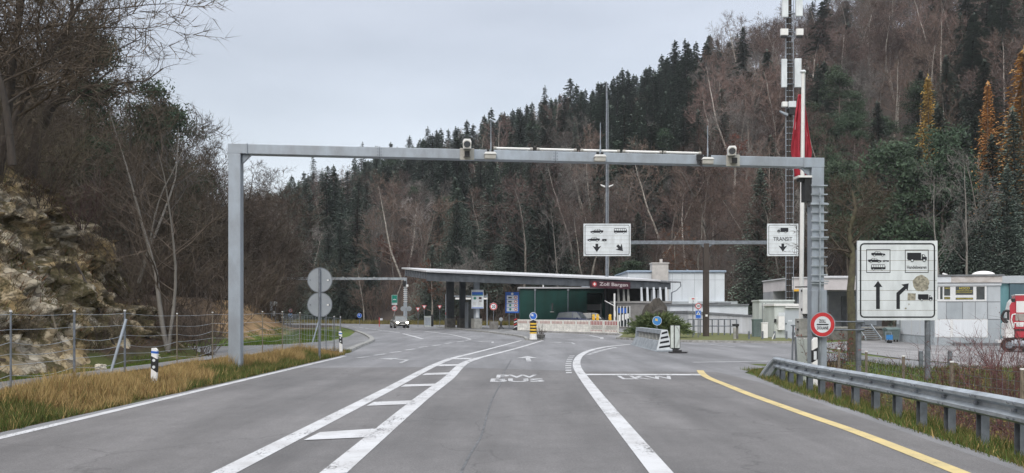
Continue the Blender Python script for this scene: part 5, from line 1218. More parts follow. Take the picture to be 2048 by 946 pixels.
# slotted crash barrier element with striped end
c0 = G(1329, 703); c1 = G(1277, 690); cb_dir = (c1-c0); L_ = cb_dir.length
sbx = thing('slotted_barrier', 'grey slotted concrete barrier element with a black and white striped end', 'barrier', c0, math.atan2(cb_dir.y, cb_dir.x))
conc_b = mat('blue_grey_concrete', (0.27, 0.30, 0.33), 0.85, 0, 0.16, 3, bump=0.2, bscale=40)
Hh = 0.98
m_ = MB(); m_.sidex([(-0.42, 0.0), (0.42, 0.0), (0.38, 0.06), (-0.38, 0.06)], -0.35, L_+0.25, 0); m_.sidex([(-0.36, 0.06), (0.36, 0.06), (0.19, 0.46), (-0.19, 0.46)], 0, L_, 0); m_.sidex([(-0.15, Hh-0.2), (0.15, Hh-0.2), (0.14, Hh), (-0.14, Hh)], 0.06, L_-0.06, 0)
for s_, x in ((1, 0.0), (-1, L_)):
    xa, xb = (x+0.003, x+0.26*s_)
    m_.sidex([(-0.19, 0.461), (0.19, 0.461), (0.14, Hh-0.003), (-0.14, Hh-0.003)], min(xa, xb), max(xa, xb), 0)
m_.build('body', conc_b, sbx, bevel=0.012)
m_ = MB()
for i in range(7): x = 0.45+(L_-0.75)*i/6.5; m_.box(x, x+0.14, -0.1, 0.1, 0.455, Hh-0.195)
m_.build('slot_post', concrete, sbx)
m_ = MB(); m_.add([(-0.006, -0.36, 0.07), (-0.006, 0.36, 0.07), (-0.006, 0.14, Hh), (-0.006, -0.14, Hh)], [(0, 1, 2, 3)], 0)
for i in range(4):
    za = 0.16+i*0.21; zb2 = za+0.09; wv = lambda z: (0.36-(0.22)*(z-0.07)/(Hh-0.07))*0.75
    m_.add([(-0.010, -wv(za), za+0.05), (-0.010, wv(za), za-0.02), (-0.010, wv(zb2), zb2-0.02), (-0.010, -wv(zb2), zb2+0.05)], [(0, 1, 2, 3)], 1)
m_.build('striped_end', [sign_white, black], sbx, fix=False)
t = pole_sign('arrow_sign', 'faded blue arrow disc on a thin post in front of the juniper bush', 1314, 46, [('arrowdisc', 641.5, 18.5, 0, blue_lt, yellow_s)], base=0.0, pole_r=0.025)
# folding chevron beacon
cv = G(1353, 706)
cvb = thing('folding_beacon', 'upright two-panel pale beacon in a black frame on a black foot', 'beacon', cv); k = F/cv.y; zv = lambda py: ZW(py, cv.y)
x_l, x_m, x_r = (1341-1353)/k, (1348.5-1353)/k, (1361.5-1353)/k
def tilt(mb, xa, ya, xb, yb, z0, z1, off, mi): 
    d = Vector((xb-xa, yb-ya, 0)).normalized(); nrm = Vector((d.y, -d.x, 0)); th = 0.025
    q = [Vector((xa, ya, 0))+nrm*off, Vector((xb, yb, 0))+nrm*off, Vector((xb, yb, 0))+nrm*(off-th), Vector((xa, ya, 0))+nrm*(off-th)]
    mb.add([(p.x, p.y, z) for z in (z0, z1) for p in q], [(0, 1, 2, 3), (4, 7, 6, 5), (0, 4, 5, 1), (1, 5, 6, 2), (2, 6, 7, 3), (3, 7, 4, 0)], mi)
m_ = MB(); tilt(m_, x_l, 0.14, x_m, 0, zv(697), zv(650), 0, 0); tilt(m_, x_m, 0, x_r, 0.12, zv(697), zv(650), 0, 0)
m_.prism([(x_l+.03, zv(697)), (x_r-.03, zv(697)), (0.06, zv(701)), (-0.1, zv(701))], 0.02, 0.08, 0); m_.build('frame', plastic_b, cvb)
pale = mat('retroreflective_sheet', (0.60, 0.65, 0.62), 0.4, 0, 0.08, 3)
grey_sh = mat('grey_chevron', (0.46, 0.48, 0.46), 0.5, 0, 0.08, 3)
m_ = MB(); tilt(m_, x_l+0.03, 0.14-0.03, x_m-0.02, 0.01, zv(696), zv(651), 0.008, 0); tilt(m_, x_m+0.025, 0.008, x_r-0.025, 0.11, zv(696), zv(651.5), 0.008, 0)
def inc(p, q): return (x_m+(x_r-x_m)*p, 0.12*p-0.016, zv(696+(651.5-696)*q))
m_.add([inc(.12, .98), inc(.42, .98), inc(.92, .55), inc(.92, .75)], [(0, 1, 2, 3)], 1); m_.add([inc(.92, .5), inc(.92, .25), inc(.5, .03), inc(.15, .03)], [(0, 1, 2, 3)], 1); m_.build('reflector_panel', [pale, grey_sh], cvb, fix=False)
m_ = MB(); m_.slab([(-0.28, -0.2), (0.38, -0.3), (0.5, 0.05), (0.1, 0.3), (-0.32, 0.2)], 0, 0.06); m_.slab([(-0.16, -0.12), (0.2, -0.15), (0.25, 0.05), (-0.16, 0.12)], 0.062, 0.13); m_.build('foot', plastic_b, cvb, bevel=0.015)

# ------------------------------------------------------------------ cars and truck
def car(name, label, loc, rz, paint, L=4.6, Hc=1.45, Wd=1.8, hood=0.95, suv=False, lights=False, group=None):
    t = thing(name, label, 'car', loc, rz, group); h = Wd/2
    st = [(-L/2, .68*h, .32, .62), (-L/2+.12, .88*h, .22, .74), (-L/2+.5, .97*h, .2, hood-.13), (-L/2+1.25, h, .2, hood), (0, h, .2, hood+.05), (L/2-1.1, h, .2, hood+.08), (L/2-.35, .96*h, .22, hood+(.08 if suv else .03)), (L/2-.05, .88*h, .3, hood-.05), (L/2, .75*h, .38, hood-.15)]
    secs = []
    for y, w, z0, z1 in st:
        zm = z0+(z1-z0)*.55; secs.append([(-w*.94, y, z0), (w*.94, y, z0), (w, y, zm), (w*.97, y, z1-.08), (w*.86, y, z1), (-w*.86, y, z1), (-w*.97, y, z1-.08), (-w, y, zm)])
    m_ = MB(); m_.loft(secs); body = m_.build('body', paint, t, bevel=.03)
    e = L/2
    cs_ = [(-e+1.15, .80*h, .78*h, hood-.02), (-e+1.75, .82*h, .62*h, Hc-.06), (-e+2.3, .82*h, .62*h, Hc), (e-1.5, .82*h, .62*h, Hc-.02), (e-(.35 if suv else .95), .80*h, .62*h, Hc-(.12 if suv else .22)), (e-(.12 if suv else .35), .78*h, .7*h, hood)]
    secs = [[(-a, y, hood-.06), (a, y, hood-.06), (b, y, max(z, hood-.05)), (-b, y, max(z, hood-.05))] for y, a, b, z in cs_]
    m_ = MB(); m_.loft(secs); m_.build('window_glass', mat('car_glass', (.11, .125, .135), .12, 0, .15, 2, spec=.8), t)  # base colour lightened to stand in for sky reflected in the glass
    m_ = MB(); rs_ = [[(-b*1.02, y, z+.003), (b*1.02, y, z+.003), (b*.9, y, z+.04), (-b*.9, y, z+.04)] for y, a, b, z in cs_[1:5]]
    m_.loft(rs_)
    for s in (-1, 1):
        for i, j in ((0, 1), (4, 5)): 
            p, q = cs_[i], cs_[j]; m_.tube((s*p[2]*1.0, p[0], p[3]), (s*q[2]*1.0, q[0], q[3]), .035, n=5)
        m_.tube((s*.83*h, .1, hood-.05), (s*.63*h, .1, Hc-.02), .04, n=5)
    m_.build('roof', paint, t)
    for y in (-L/2+.9, L/2-.95):
        for s in (-1, 1):
            m_ = MB(); m_.tube((s*(h-.26), y, .31), (s*(h-.005), y, .31), .31, n=20); w_ = m_.build('wheel', rub, t); m2 = MB(); m2.tube((s*(h-.003), y, .31), (s*(h+.008), y, .31), .21, n=14); m2.build('rim', rim_m, w_)
    hl = mat('headlight_lit', (0.9, 0.9, 0.85), 0.2, emit=((1.0, 0.92, 0.76), 30.0)) if lights else mat('headlight_off', (0.5, 0.5, 0.5), 0.15)
    for s in (-1, 1):
        m_ = MB(); m_.loft([[(s*(.62*h+a*.16), -L/2+.10-.03*a*0+abs(a)*.05, .66+b*.085), (s*(.62*h+a*.16), -L/2+.02+abs(a)*.05, .66+b*.085)] for a, b in ((-1, -.8), (1, -.6), (1, .9), (-1, .7), (-1, -.8))], caps=False)
        m_.disc(s*.64*h, .66, .105, -L/2-.005, n=16, y1=-L/2+.05); m_.build('headlight', hl, t)
        m_ = MB(); m_.box(s*(h+.02), s*(h+.2), -L/2+1.5, -L/2+1.6, hood, hood+.13); m_.build('mirror', paint, t)
    m_ = MB(); m_.box(-.38*h, .38*h, -L/2-.02, -L/2+.02, .56, .7); m_.box(-.6*h, .6*h, -L/2-.005, -L/2+.1, .27, .4); m_.build('grille', plastic_b, t)
    m_ = MB(); m_.box(-.26, .26, -L/2-.04, -L/2-.021, .42, .53); m_.build('number_plate', plastic_w, t)
    return t
dark_paint = mat('dark_bronze_paint', (0.27, 0.26, 0.24), 0.25, 0.45, 0.05, spec=0.6)
navy_paint = mat('navy_van_paint', (0.02, 0.03, 0.08), 0.3, 0.1, 0.05, spec=0.6)
black_paint = mat('black_car_paint', (0.012, 0.013, 0.016), 0.22, 0.1, 0.05, spec=0.6)
car('oncoming_car', 'dark sedan driving towards the camera with its headlights on', (XW(796.5, 97), 98, 0.0), R(17), dark_paint, 4.7, 1.45, 1.85, lights=True)
car('parked_van', 'dark navy van parked behind the barrier row by the green hall', (XW(1153, 90), 91, 0.0), R(62), navy_paint, 4.4, 1.95, 1.9, hood=1.2, suv=True)
car('parked_car', 'black car parked in the green hall loading bay behind the barrier', (XW(1188, 93), 93.5, 0.0), R(75), black_paint, 4.6, 1.85, 1.9, hood=1.15, suv=True)

# red and white truck at the right edge
YTK = 57.0; k = F/YTK; tzb = -1.0
tk = thing('truck', 'red and white articulated truck tractor parked at the right edge by the freight building', 'truck', (XW(2010, YTK), YTK, tzb), R(-27)); kx = lambda px: (px-2010)/k; kz = lambda py: ZW(py, YTK)-tzb
truck_red = mat('truck_red', (0.42, 0.03, 0.05), 0.3, 0, 0.06, 1, spec=0.5); truck_w = mat('truck_white', (0.68, 0.68, 0.68), 0.35, 0, 0.06, 1)
m_ = MB(); m_.prism([(kx(2010.5), kz(677)), (kx(2026), kz(675)), (kx(2027), kz(600)), (kx(2024), kz(597)), (kx(2019), kz(604)), (kx(2014.5), kz(625)), (kx(2014), kz(640)), (kx(2009), kz(648)), (kx(2008.5), kz(672))], 0, 2.45, 0)
m_.build('cab', truck_w, tk, bevel=0.06)
m_ = MB(); m_.prism([(kx(2018), kz(640)), (kx(2017.5), kz(612)), (kx(2021), kz(605)), (kx(2027.3), kz(604)), (kx(2027.3), kz(660)), (kx(2023), kz(656))], -0.02, -0.002); m_.build('door', truck_red, tk)
m_ = MB(); m_.prism([(kx(2019), kz(629)), (kx(2019), kz(614)), (kx(2022), kz(608)), (kx(2026), kz(608)), (kx(2026), kz(628))], -0.035, -0.021); m_.build('side_window', truck_red, tk) if False else None
m_ = MB(); m_.box(kx(2027.5), kx(2150), -0.05, 2.5, kz(675), kz(591), 0); m_.box(kx(2027), kx(2150), -0.08, 2.52, kz(591)+0.002, kz(589), 1); m_.build('trailer_front', [truck_red, truck_w], tk, bevel=0.02)
m_ = MB(); m_.prism([(kx(2029), kz(625)), (kx(2029), kz(602.5)), (kx(2150), kz(602.5)), (kx(2150), kz(626))], -0.062, -0.052, 0); m_.prism([(kx(2029), kz(653)), (kx(2028), kz(644)), (kx(2042.5), kz(644)), (kx(2041), kz(653))], -0.062, -0.052, 0); m_.build('white_panel', truck_w, tk)
m_ = MB(); m_.prism([(kx(2027.5), kz(641)), (kx(2027.5), kz(627)), (kx(2049), kz(627)), (kx(2048), kz(640)), (kx(2046), kz(642))], -0.063, -0.053); m_.build('side_window', mat('grey_blind', (0.30, 0.28, 0.26), 0.5, 0, 0.1, 3), tk)
m_ = MB(); m_.box(kx(2027.5), kx(2150), -0.063, -0.053, kz(662), kz(657.5), 0); m_.build('dark_band', maroon, tk)
m_ = MB(); m_.path([(kx(2028), -0.06, kz(628)), (kx(2022), -0.07, kz(629.5)), (kx(2020.5), -0.07, kz(640)), (kx(2024), -0.07, kz(656))], 0.05, 6); m_.path([(kx(2029), -0.06, kz(645)), (kx(2025), -0.07, kz(646)), (kx(2025), -0.07, kz(655))], 0.04, 6); m_.build('door_trim', truck_w, tk)
m_ = MB(); pts = [(kx(a), -0.45, kz(b)) for a, b in ((2017, 622), (2009, 621.5), (2005.5, 627), (2003.5, 634), (2005.5, 641), (2010, 645), (2013.5, 642))]
m_.path(pts, 0.09, 8); m_.box(kx(2007), kx(2012), -0.5, -0.38, kz(642), kz(636)); m_.box(kx(2012.5), kx(2016), -0.5, -0.38, kz(640), kz(622.5)); m_.build('mirror', plastic_b, tk)
m_ = MB(); m_.box(kx(2021), kx(2026.5), -0.06, 0.5, kz(604), kz(597)); m_.build('roof_marker', plastic_b, tk)
m_ = MB(); m_.box(kx(1998), kx(2010), 0.1, 2.4, kz(685.5), kz(681.5)); m_.box(kx(2008), kx(2020), 0.15, 2.3, kz(690), kz(678)); m_.build('bumper', truck_w, tk)
for px in (2017, 2047):
    m_ = MB(); m_.tube((kx(px), -0.04, 0.5), (kx(px), 0.32, 0.5), 0.5, n=24); w_ = m_.build('wheel', rub, tk); m2 = MB(); m2.tube((kx(px), -0.06, 0.5), (kx(px), -0.041, 0.5), 0.24, n=16); m2.build('rim', galv_dark, w_)
m_ = MB(); m_.tube((kx(2021), 0.25, 0.62), (kx(2043), 0.25, 0.62), 0.36, n=16); m_.build('fuel_tank', galv, tk)
m_ = MB(); m_.box(kx(2010), kx(2150), 0.5, 2.0, 0.55, kz(676)); m_.build('chassis', plastic_b, tk)

# ------------------------------------------------------------------ rock cutting on the left
def rock_mat():
    m = bpy.data.materials.new('limestone_cutting'); m.use_nodes = True; nt = m.node_tree; N = nt.nodes; L = nt.links; b = N['Principled BSDF']
    b.inputs['Roughness'].default_value = 0.95; b.inputs['Specular IOR Level'].default_value = 0.15
    tc = N.new('ShaderNodeTexCoord'); g = N.new('ShaderNodeNewGeometry')
    def noise_(s, d=6, r=.6):
        n = N.new('ShaderNodeTexNoise'); n.inputs['Scale'].default_value = s; n.inputs['Detail'].default_value = d; n.inputs['Roughness'].default_value = r
        L.new(tc.outputs['Object'], n.inputs['Vector']); return n.outputs['Fac']
    def ramp(src, stops):
        r = N.new('ShaderNodeValToRGB'); e = r.color_ramp.elements
        while len(e) < len(stops): e.new(0.5)
        for el, (p, c) in zip(e, stops): el.position = p; el.color = (*c, 1)
        L.new(src, r.inputs['Fac']); return r.outputs['Color']
    vo = N.new('ShaderNodeTexVoronoi'); vo.inputs['Scale'].default_value = 3.0; vo.inputs['Randomness'].default_value = 1.0
    mp = N.new('ShaderNodeMapping'); mp.inputs['Scale'].default_value = (1, 1, 1.7); L.new(tc.outputs['Object'], mp.inputs['Vector'])
    nw = N.new('ShaderNodeTexNoise'); nw.inputs['Scale'].default_value = 3; L.new(mp.outputs['Vector'], nw.inputs['Vector'])
    va = N.new('ShaderNodeVectorMath'); va.operation = 'ADD'; vsx = N.new('ShaderNodeVectorMath'); vsx.operation = 'SCALE'; vsx.inputs['Scale'].default_value = 0.5
    L.new(nw.outputs['Color'], vsx.inputs[0]); L.new(mp.outputs['Vector'], va.inputs[0]); L.new(vsx.outputs[0], va.inputs[1]); L.new(va.outputs[0], vo.inputs['Vector'])
    sp = N.new('ShaderNodeSeparateColor'); L.new(vo.outputs['Color'], sp.inputs[0])
    stone = ramp(sp.outputs[0], [(0.0, (0.20, 0.18, 0.15)), (0.25, (0.36, 0.315, 0.245)), (0.6, (0.55, 0.485, 0.375)), (1.0, (0.66, 0.61, 0.52))])
    ochre = ramp(noise_(0.6, 4), [(0.42, (1, 1, 1)), (0.60, (0.92, 0.77, 0.52))])
    mx = N.new('ShaderNodeMix'); mx.data_type = 'RGBA'; mx.blend_type = 'MULTIPLY'; mx.inputs[0].default_value = 1; L.new(stone, mx.inputs[6]); L.new(ochre, mx.inputs[7])
    veg = ramp(noise_(5.5, 8, .7), [(0.3, (0.06, 0.05, 0.03)), (0.5, (0.12, 0.105, 0.055)), (0.68, (0.21, 0.155, 0.10))])
    vm = ramp(noise_(0.75, 9, .68), [(0.475, (0, 0, 0)), (0.54, (1, 1, 1))])
    sep = N.new('ShaderNodeSeparateXYZ'); L.new(g.outputs['Normal'], sep.inputs[0])
    fl = N.new('ShaderNodeMapRange'); fl.inputs[1].default_value = 0.72; fl.inputs[2].default_value = 0.92; L.new(sep.outputs['Z'], fl.inputs[0])
    mxm = N.new('ShaderNodeMath'); mxm.operation = 'MAXIMUM'; L.new(vm, mxm.inputs[0]); L.new(fl.outputs[0], mxm.inputs[1])
    m2 = N.new('ShaderNodeMix'); m2.data_type = 'RGBA'; L.new(mxm.outputs[0], m2.inputs[0]); L.new(mx.outputs[2], m2.inputs[6]); L.new(veg, m2.inputs[7])
    ve = N.new('ShaderNodeTexVoronoi'); ve.feature = 'DISTANCE_TO_EDGE'; ve.inputs['Scale'].default_value = 3.0; L.new(va.outputs[0], ve.inputs['Vector'])
    ce = N.new('ShaderNodeMapRange'); ce.inputs[1].default_value = 0.0; ce.inputs[2].default_value = 0.03; ce.inputs[3].default_value = 0.62; ce.inputs[4].default_value = 1.0; L.new(ve.outputs['Distance'], ce.inputs[0])
    cs_ = N.new('ShaderNodeVectorMath'); cs_.operation = 'SCALE'; L.new(m2.outputs[2], cs_.inputs[0]); L.new(ce.outputs[0], cs_.inputs['Scale'])
    L.new(cs_.outputs[0], b.inputs['Base Color'])
    bp = N.new('ShaderNodeBump'); bp.inputs['Strength'].default_value = 0.9; bp.inputs['Distance'].default_value = 0.12
    ad = N.new('ShaderNodeMath'); ad.operation = 'ADD'; L.new(noise_(14, 6, .7), ad.inputs[0]); L.new(ce.outputs[0], ad.inputs[1]); L.new(ad.outputs[0], bp.inputs['Height']); L.new(bp.outputs['Normal'], b.inputs['Normal'])
    return m
NY, NS = 190, 110
V = []
for j in range(NY+1):
    y = 14+20.5*j/NY
    for i in range(NS+1):
        s = -0.5+9.5*i/NS
        wav = 0.5*noise.noise(Vector((y*0.35, 4.2, 0)))
        x = interp(FOOT, y)-s+wav
        z = H(interp(FOOT, y)-max(s, 0), y)
        steep = sm(0.1, 0.9, s)*(1-sm(4.8, 7.0, s))
        wy = y+0.5*noise.noise(Vector((x*.5, y*.5, z*.5))); wz = z+0.35*noise.noise(Vector((x*.4+5, y*.4, z*.4)))+0.12*y*0.3
        c1 = noise.cell(Vector((x*.35, wy*0.75, wz*1.05)))-.5
        row = math.floor(wz*2.6); c2 = noise.cell(Vector((x*.5, wy*1.7+row*.37, wz*2.6)))-.5
        row3 = math.floor(wz*5.5); c3 = noise.cell(Vector((x*.6, wy*3.6+row3*.41, wz*5.5)))-.5
        big = noise.noise(Vector((x*.25, y*.25, z*.25)))
        d = steep*(0.72*c1+0.40*c2+0.17*c3+0.50*big+0.12*noise.noise(Vector((x*2, y*2, z*2))))
        V.append((x+d*0.85, y-d*0.12, z+d*0.12-(0.15 if s < 0 else 0)+0.08*noise.noise(Vector((x*2, y*2, z*2)))))
Fq = []
for j in range(NY):
    for i in range(NS):
        a = j*(NS+1)+i; Fq += [(a, a+1, a+NS+2), (a, a+NS+2, a+NS+1)]
me = raw_mesh('rock_face', V, Fq, rock_mat()); rk = bpy.data.objects.new('rock_face', me); COL.objects.link(rk); rk['kind'] = 'structure'
# pieces of loose stone at its foot
stone_m = mat('loose_limestone', (0.48, 0.44, 0.36), 0.95, 0, 0.2, 4, bump=0.3)
def boulder(name, loc, r, m, seed, label, cat='rock', sq=0.7, group=None):
    bm = bmesh.new(); bmesh.ops.create_icosphere(bm, subdivisions=3, radius=1)
    for v in bm.verts:
        p = v.co*1.3+Vector((seed*3.1, 0, 0)); v.co *= 1+0.45*noise.noise(p)+0.2*(noise.cell(p*1.4)-0.5); v.co.z *= sq
    me = bpy.data.meshes.new(name); bm.to_mesh(me); bm.free(); me.materials.append(m); o = bpy.data.objects.new(name, me); COL.objects.link(o)
    o.location = loc; o.scale = r if isinstance(r, tuple) else (r, r, r); o.rotation_euler.z = seed; return tag(o, label, cat, group)
for i, (px, py, r, lab) in enumerate(((188, 733, 0.3, 'largest pale stone at the foot of the rock cutting, behind the fence'), (200, 741, 0.17, 'flat pale stone lying right of the largest stone by the path'), (172, 731, 0.2, 'small pale stone left of the largest one under the rock cutting'), (310, 720, 0.22, 'pale stone at the right end of the rock cutting foot'))):
    p = G(px, py); boulder('loose_stone', (p.x, p.y, 0.08), r, stone_m, i+1, lab, group='loose stones under the rock cutting')
heap_m = mat('dark_boulder', (0.06, 0.053, 0.045), 0.9, 0, 0.4, 3, bump=0.5)
boulder('boulder', (XW(1312, 66), 66, 0.9), (1.45, 1.0, 2.35), heap_m, 5, 'big dark boulder rising behind the juniper bush', sq=0.8)

# ------------------------------------------------------------------ vegetation: meshes
def tubes(S, n=5):
    if not len(S): return np.zeros((0, 3)), np.zeros((0, 3), int)
    P0 = np.array([s[0] for s in S], float); P1 = np.array([s[1] for s in S], float); R0 = np.array([s[2] for s in S]); R1 = np.array([s[3] for s in S])
    d = P1-P0; d /= np.linalg.norm(d, axis=1)[:, None]+1e-9
    ref = np.where(np.abs(d[:, 2:3]) < 0.9, np.array([[0, 0, 1.0]]), np.array([[1.0, 0, 0]]))
    a = np.cross(d, ref); a /= np.linalg.norm(a, axis=1)[:, None]+1e-9; b = np.cross(d, a)
    k = len(S); V = np.zeros((k, 2*n, 3))
    for i in range(n):
        c, s = math.cos(2*math.pi*i/n), math.sin(2*math.pi*i/n); o = a*c+b*s
        V[:, i] = P0+o*R0[:, None]; V[:, n+i] = P1+o*R1[:, None]
    base = np.arange(k)[:, None]*2*n; fs = []
    for i in range(n):
        j = (i+1) % n; fs.append(np.hstack([base+i, base+j, base+n+j])); fs.append(np.hstack([base+i, base+n+j, base+n+i]))
    return V.reshape(-1, 3), np.vstack(fs)
def slivers(S, rng):
    if not len(S): return np.zeros((0, 3)), np.zeros((0, 3), int)
    P0 = np.array([s[0] for s in S], float); P1 = np.array([s[1] for s in S], float); Wd = np.array([s[2] for s in S])
    d = P1-P0; q = np.cross(d, rng.normal(size=d.shape)); q /= np.linalg.norm(q, axis=1)[:, None]+1e-9
    V = np.stack([P0-q*Wd[:, None], P0+q*Wd[:, None], P1], 1).reshape(-1, 3); return V, np.arange(len(V)).reshape(-1, 3)
def merge(parts):
    Vs, Fs, Ms, o = [], [], [], 0
    for V, Fc, mi in parts:
        if len(V) == 0: continue
        Vs.append(V); Fs.append(Fc+o); Ms.append(np.full(len(Fc), mi)); o += len(V)
    return np.vstack(Vs), np.vstack(Fs), np.concatenate(Ms)

def grow(seed, h=18, r=0.22, limbs=16, first=0.3, spread=0.33, up=0.35, n2=6, n3=6, n4=5, lean=(0, 0), twist=0.12, fork=0, tw=0.018, trunk_pts=None):
    rs = np.random.default_rng(seed)
    tr, br, tws = [], [], []
    def axis_(p, d, L, n, r0, r1, out, wob, upw):
        pts = [p.copy()]; rad = [r0]
        for i in range(n):
            d = d+rs.normal(size=3)*wob; d[2] += upw/n; d /= np.linalg.norm(d)
            q = pts[-1]+d*L/n; out.append((pts[-1], q, r0+(r1-r0)*i/n, r0+(r1-r0)*(i+1)/n)); pts.append(q)
        return pts, d
    def at_(pts, t):
        k = t*(len(pts)-1); i = min(int(k), len(pts)-2); return pts[i]+(pts[i+1]-pts[i])*(k-i), pts[i+1]-pts[i]
    def side(dr, ang):
        dr = dr/(np.linalg.norm(dr)+1e-9); a = np.cross(dr, rs.normal(size=3)); a /= np.linalg.norm(a)+1e-9
        return dr*math.cos(ang)+a*math.sin(ang)
    stems = []
    if trunk_pts is not None:
        P = [np.array(p, float) for p in trunk_pts]
        for i in range(len(P)-1): t0, t1 = i/(len(P)-1), (i+1)/(len(P)-1); tr.append((P[i], P[i+1], r*(1-.8*t0), r*(1-.8*t1)))
        stems.append((P, h, r))
    else:
        nst = 1+fork
        for k in range(nst):
            d = np.array([lean[0]+(rs.normal()*.2 if fork else 0), lean[1]+(rs.normal()*.2 if fork else 0), 1.0]); d /= np.linalg.norm(d)
            P, _ = axis_(np.zeros(3), d, h*(1 if k == 0 else .8), 9, r*(1 if k == 0 else .75), r*.12, tr, twist*.5, 0.15); stems.append((P, h, r))
    for P, hh, rr in stems:
        for i in range(limbs):
            t = first+(0.98-first)*((i+rs.random())/limbs); p, dr = at_(P, t)
            L1 = hh*spread*(1.15-0.75*t)*(0.7+0.6*rs.random()); r1 = max(.02, rr*(1-t*.85)*.45)
            d = side(dr, R(38+34*rs.random())); d[2] = abs(d[2])*.6+.1
            Q, _ = axis_(p, d/np.linalg.norm(d), L1, 5, r1, r1*.25, br, twist, up)
            for j in range(n2):
                t2 = .25+.75*(j+rs.random())/n2; p2, dr2 = at_(Q, min(t2, .999)); L2 = L1*.5*(1.15-.6*t2)*(.7+.6*rs.random()); r2 = max(.012, r1*.45*(1-.5*t2))
                Q2, _ = axis_(p2, side(dr2, R(30+35*rs.random())), L2, 3, r2, r2*.35, br, twist, up*.6)
                for m in range(n3):
                    t3 = .2+.8*(m+rs.random())/n3; p3, dr3 = at_(Q2, min(t3, .999)); L3 = L2*.55*(.6+.7*rs.random()); d3 = side(dr3, R(25+40*rs.random())); d3[2] += .15
                    e3 = p3+d3*L3; tws.append((p3, e3, tw))
                    for q in range(n4):
                        p4 = p3+d3*L3*(.25+.7*rs.random()); d4 = side(d3, R(25+35*rs.random())); d4[2] += .1; tws.append((p4, p4+d4*L3*(.35+.45*rs.random()), tw*.62))
    return tr, br, tws, rs
def leaves_at(tws, rs, frac, size):
    idx = rs.random(len(tws)) < frac
    C = np.array([t[1] for t in tws])[idx]; k = len(C)
    a = rs.normal(size=(k, 3)); a /= np.linalg.norm(a, axis=1)[:, None]; b = np.cross(a, rs.normal(size=(k, 3))); b /= np.linalg.norm(b, axis=1)[:, None]
    V = np.stack([C-a*size, C+b*size*.6, C+a*size], 1).reshape(-1, 3); return V, np.arange(3*k).reshape(-1, 3)

twig_brown = mat('twig_brown', (0.165, 0.120, 0.103), 0.95, 0, 0.2, 0.4, rnd=0.42, spec=0.1)
twig_dark = mat('twig_dark', (0.115, 0.086, 0.078), 0.95, 0, 0.2, 0.4, rnd=0.35, spec=0.1)
twig_grey = mat('twig_grey', (0.205, 0.190, 0.178), 0.95, 0, 0.2, 0.4, rnd=0.38, spec=0.1)
trunk_far = mat('far_trunk', (0.32, 0.295, 0.265), 0.95, 0, 0.3, 0.8, rnd=0.35, spec=0.1)
leaf_rust = mat('rust_leaf', (0.15, 0.065, 0.045), 0.9, 0, 0.2, 0.6, rnd=0.2, spec=0.1)
needle = mat('spruce_needle', (0.105, 0.138, 0.112), 0.85, 0, 0.3, 0.7, rnd=0.35, spec=0.25)
needle_p = mat('pine_needle', (0.055, 0.085, 0.052), 0.85, 0, 0.3, 0.7, rnd=0.25, spec=0.25)
needle_l = mat('larch_needle', (0.58, 0.36, 0.12), 0.9, 0, 0.25, 0.7, rnd=0.10, spec=0.15)
needle_j = mat('juniper_needle', (0.15, 0.185, 0.08), 0.85, 0, 0.35, 2.0, spec=0.25, col2=(0.05, 0.08, 0.035))
red_twig = mat('red_twig', (0.135, 0.06, 0.06), 0.8, 0, 0.25, 1.0, rnd=0.15)
dark_bark = mat('dark_bark', (0.075, 0.062, 0.052), 0.95, 0, 0.3, 4, bump=0.4, stretch=(2, 2, .5), col2=(0.04, 0.034, 0.03))
pale_bark = mat('pale_bark', (0.20, 0.185, 0.165), 0.9, 0, 0.25, 3, col2=(0.17, 0.16, 0.145), bump=0.3)
near_twig = mat('near_twig', (0.105, 0.085, 0.07), 0.95, 0, 0.2, 0.8, rnd=0.3, spec=0.1)
olive_twig = mat('olive_twig', (0.125, 0.103, 0.078), 0.95, 0, 0.2, 0.8, rnd=0.25, spec=0.1)

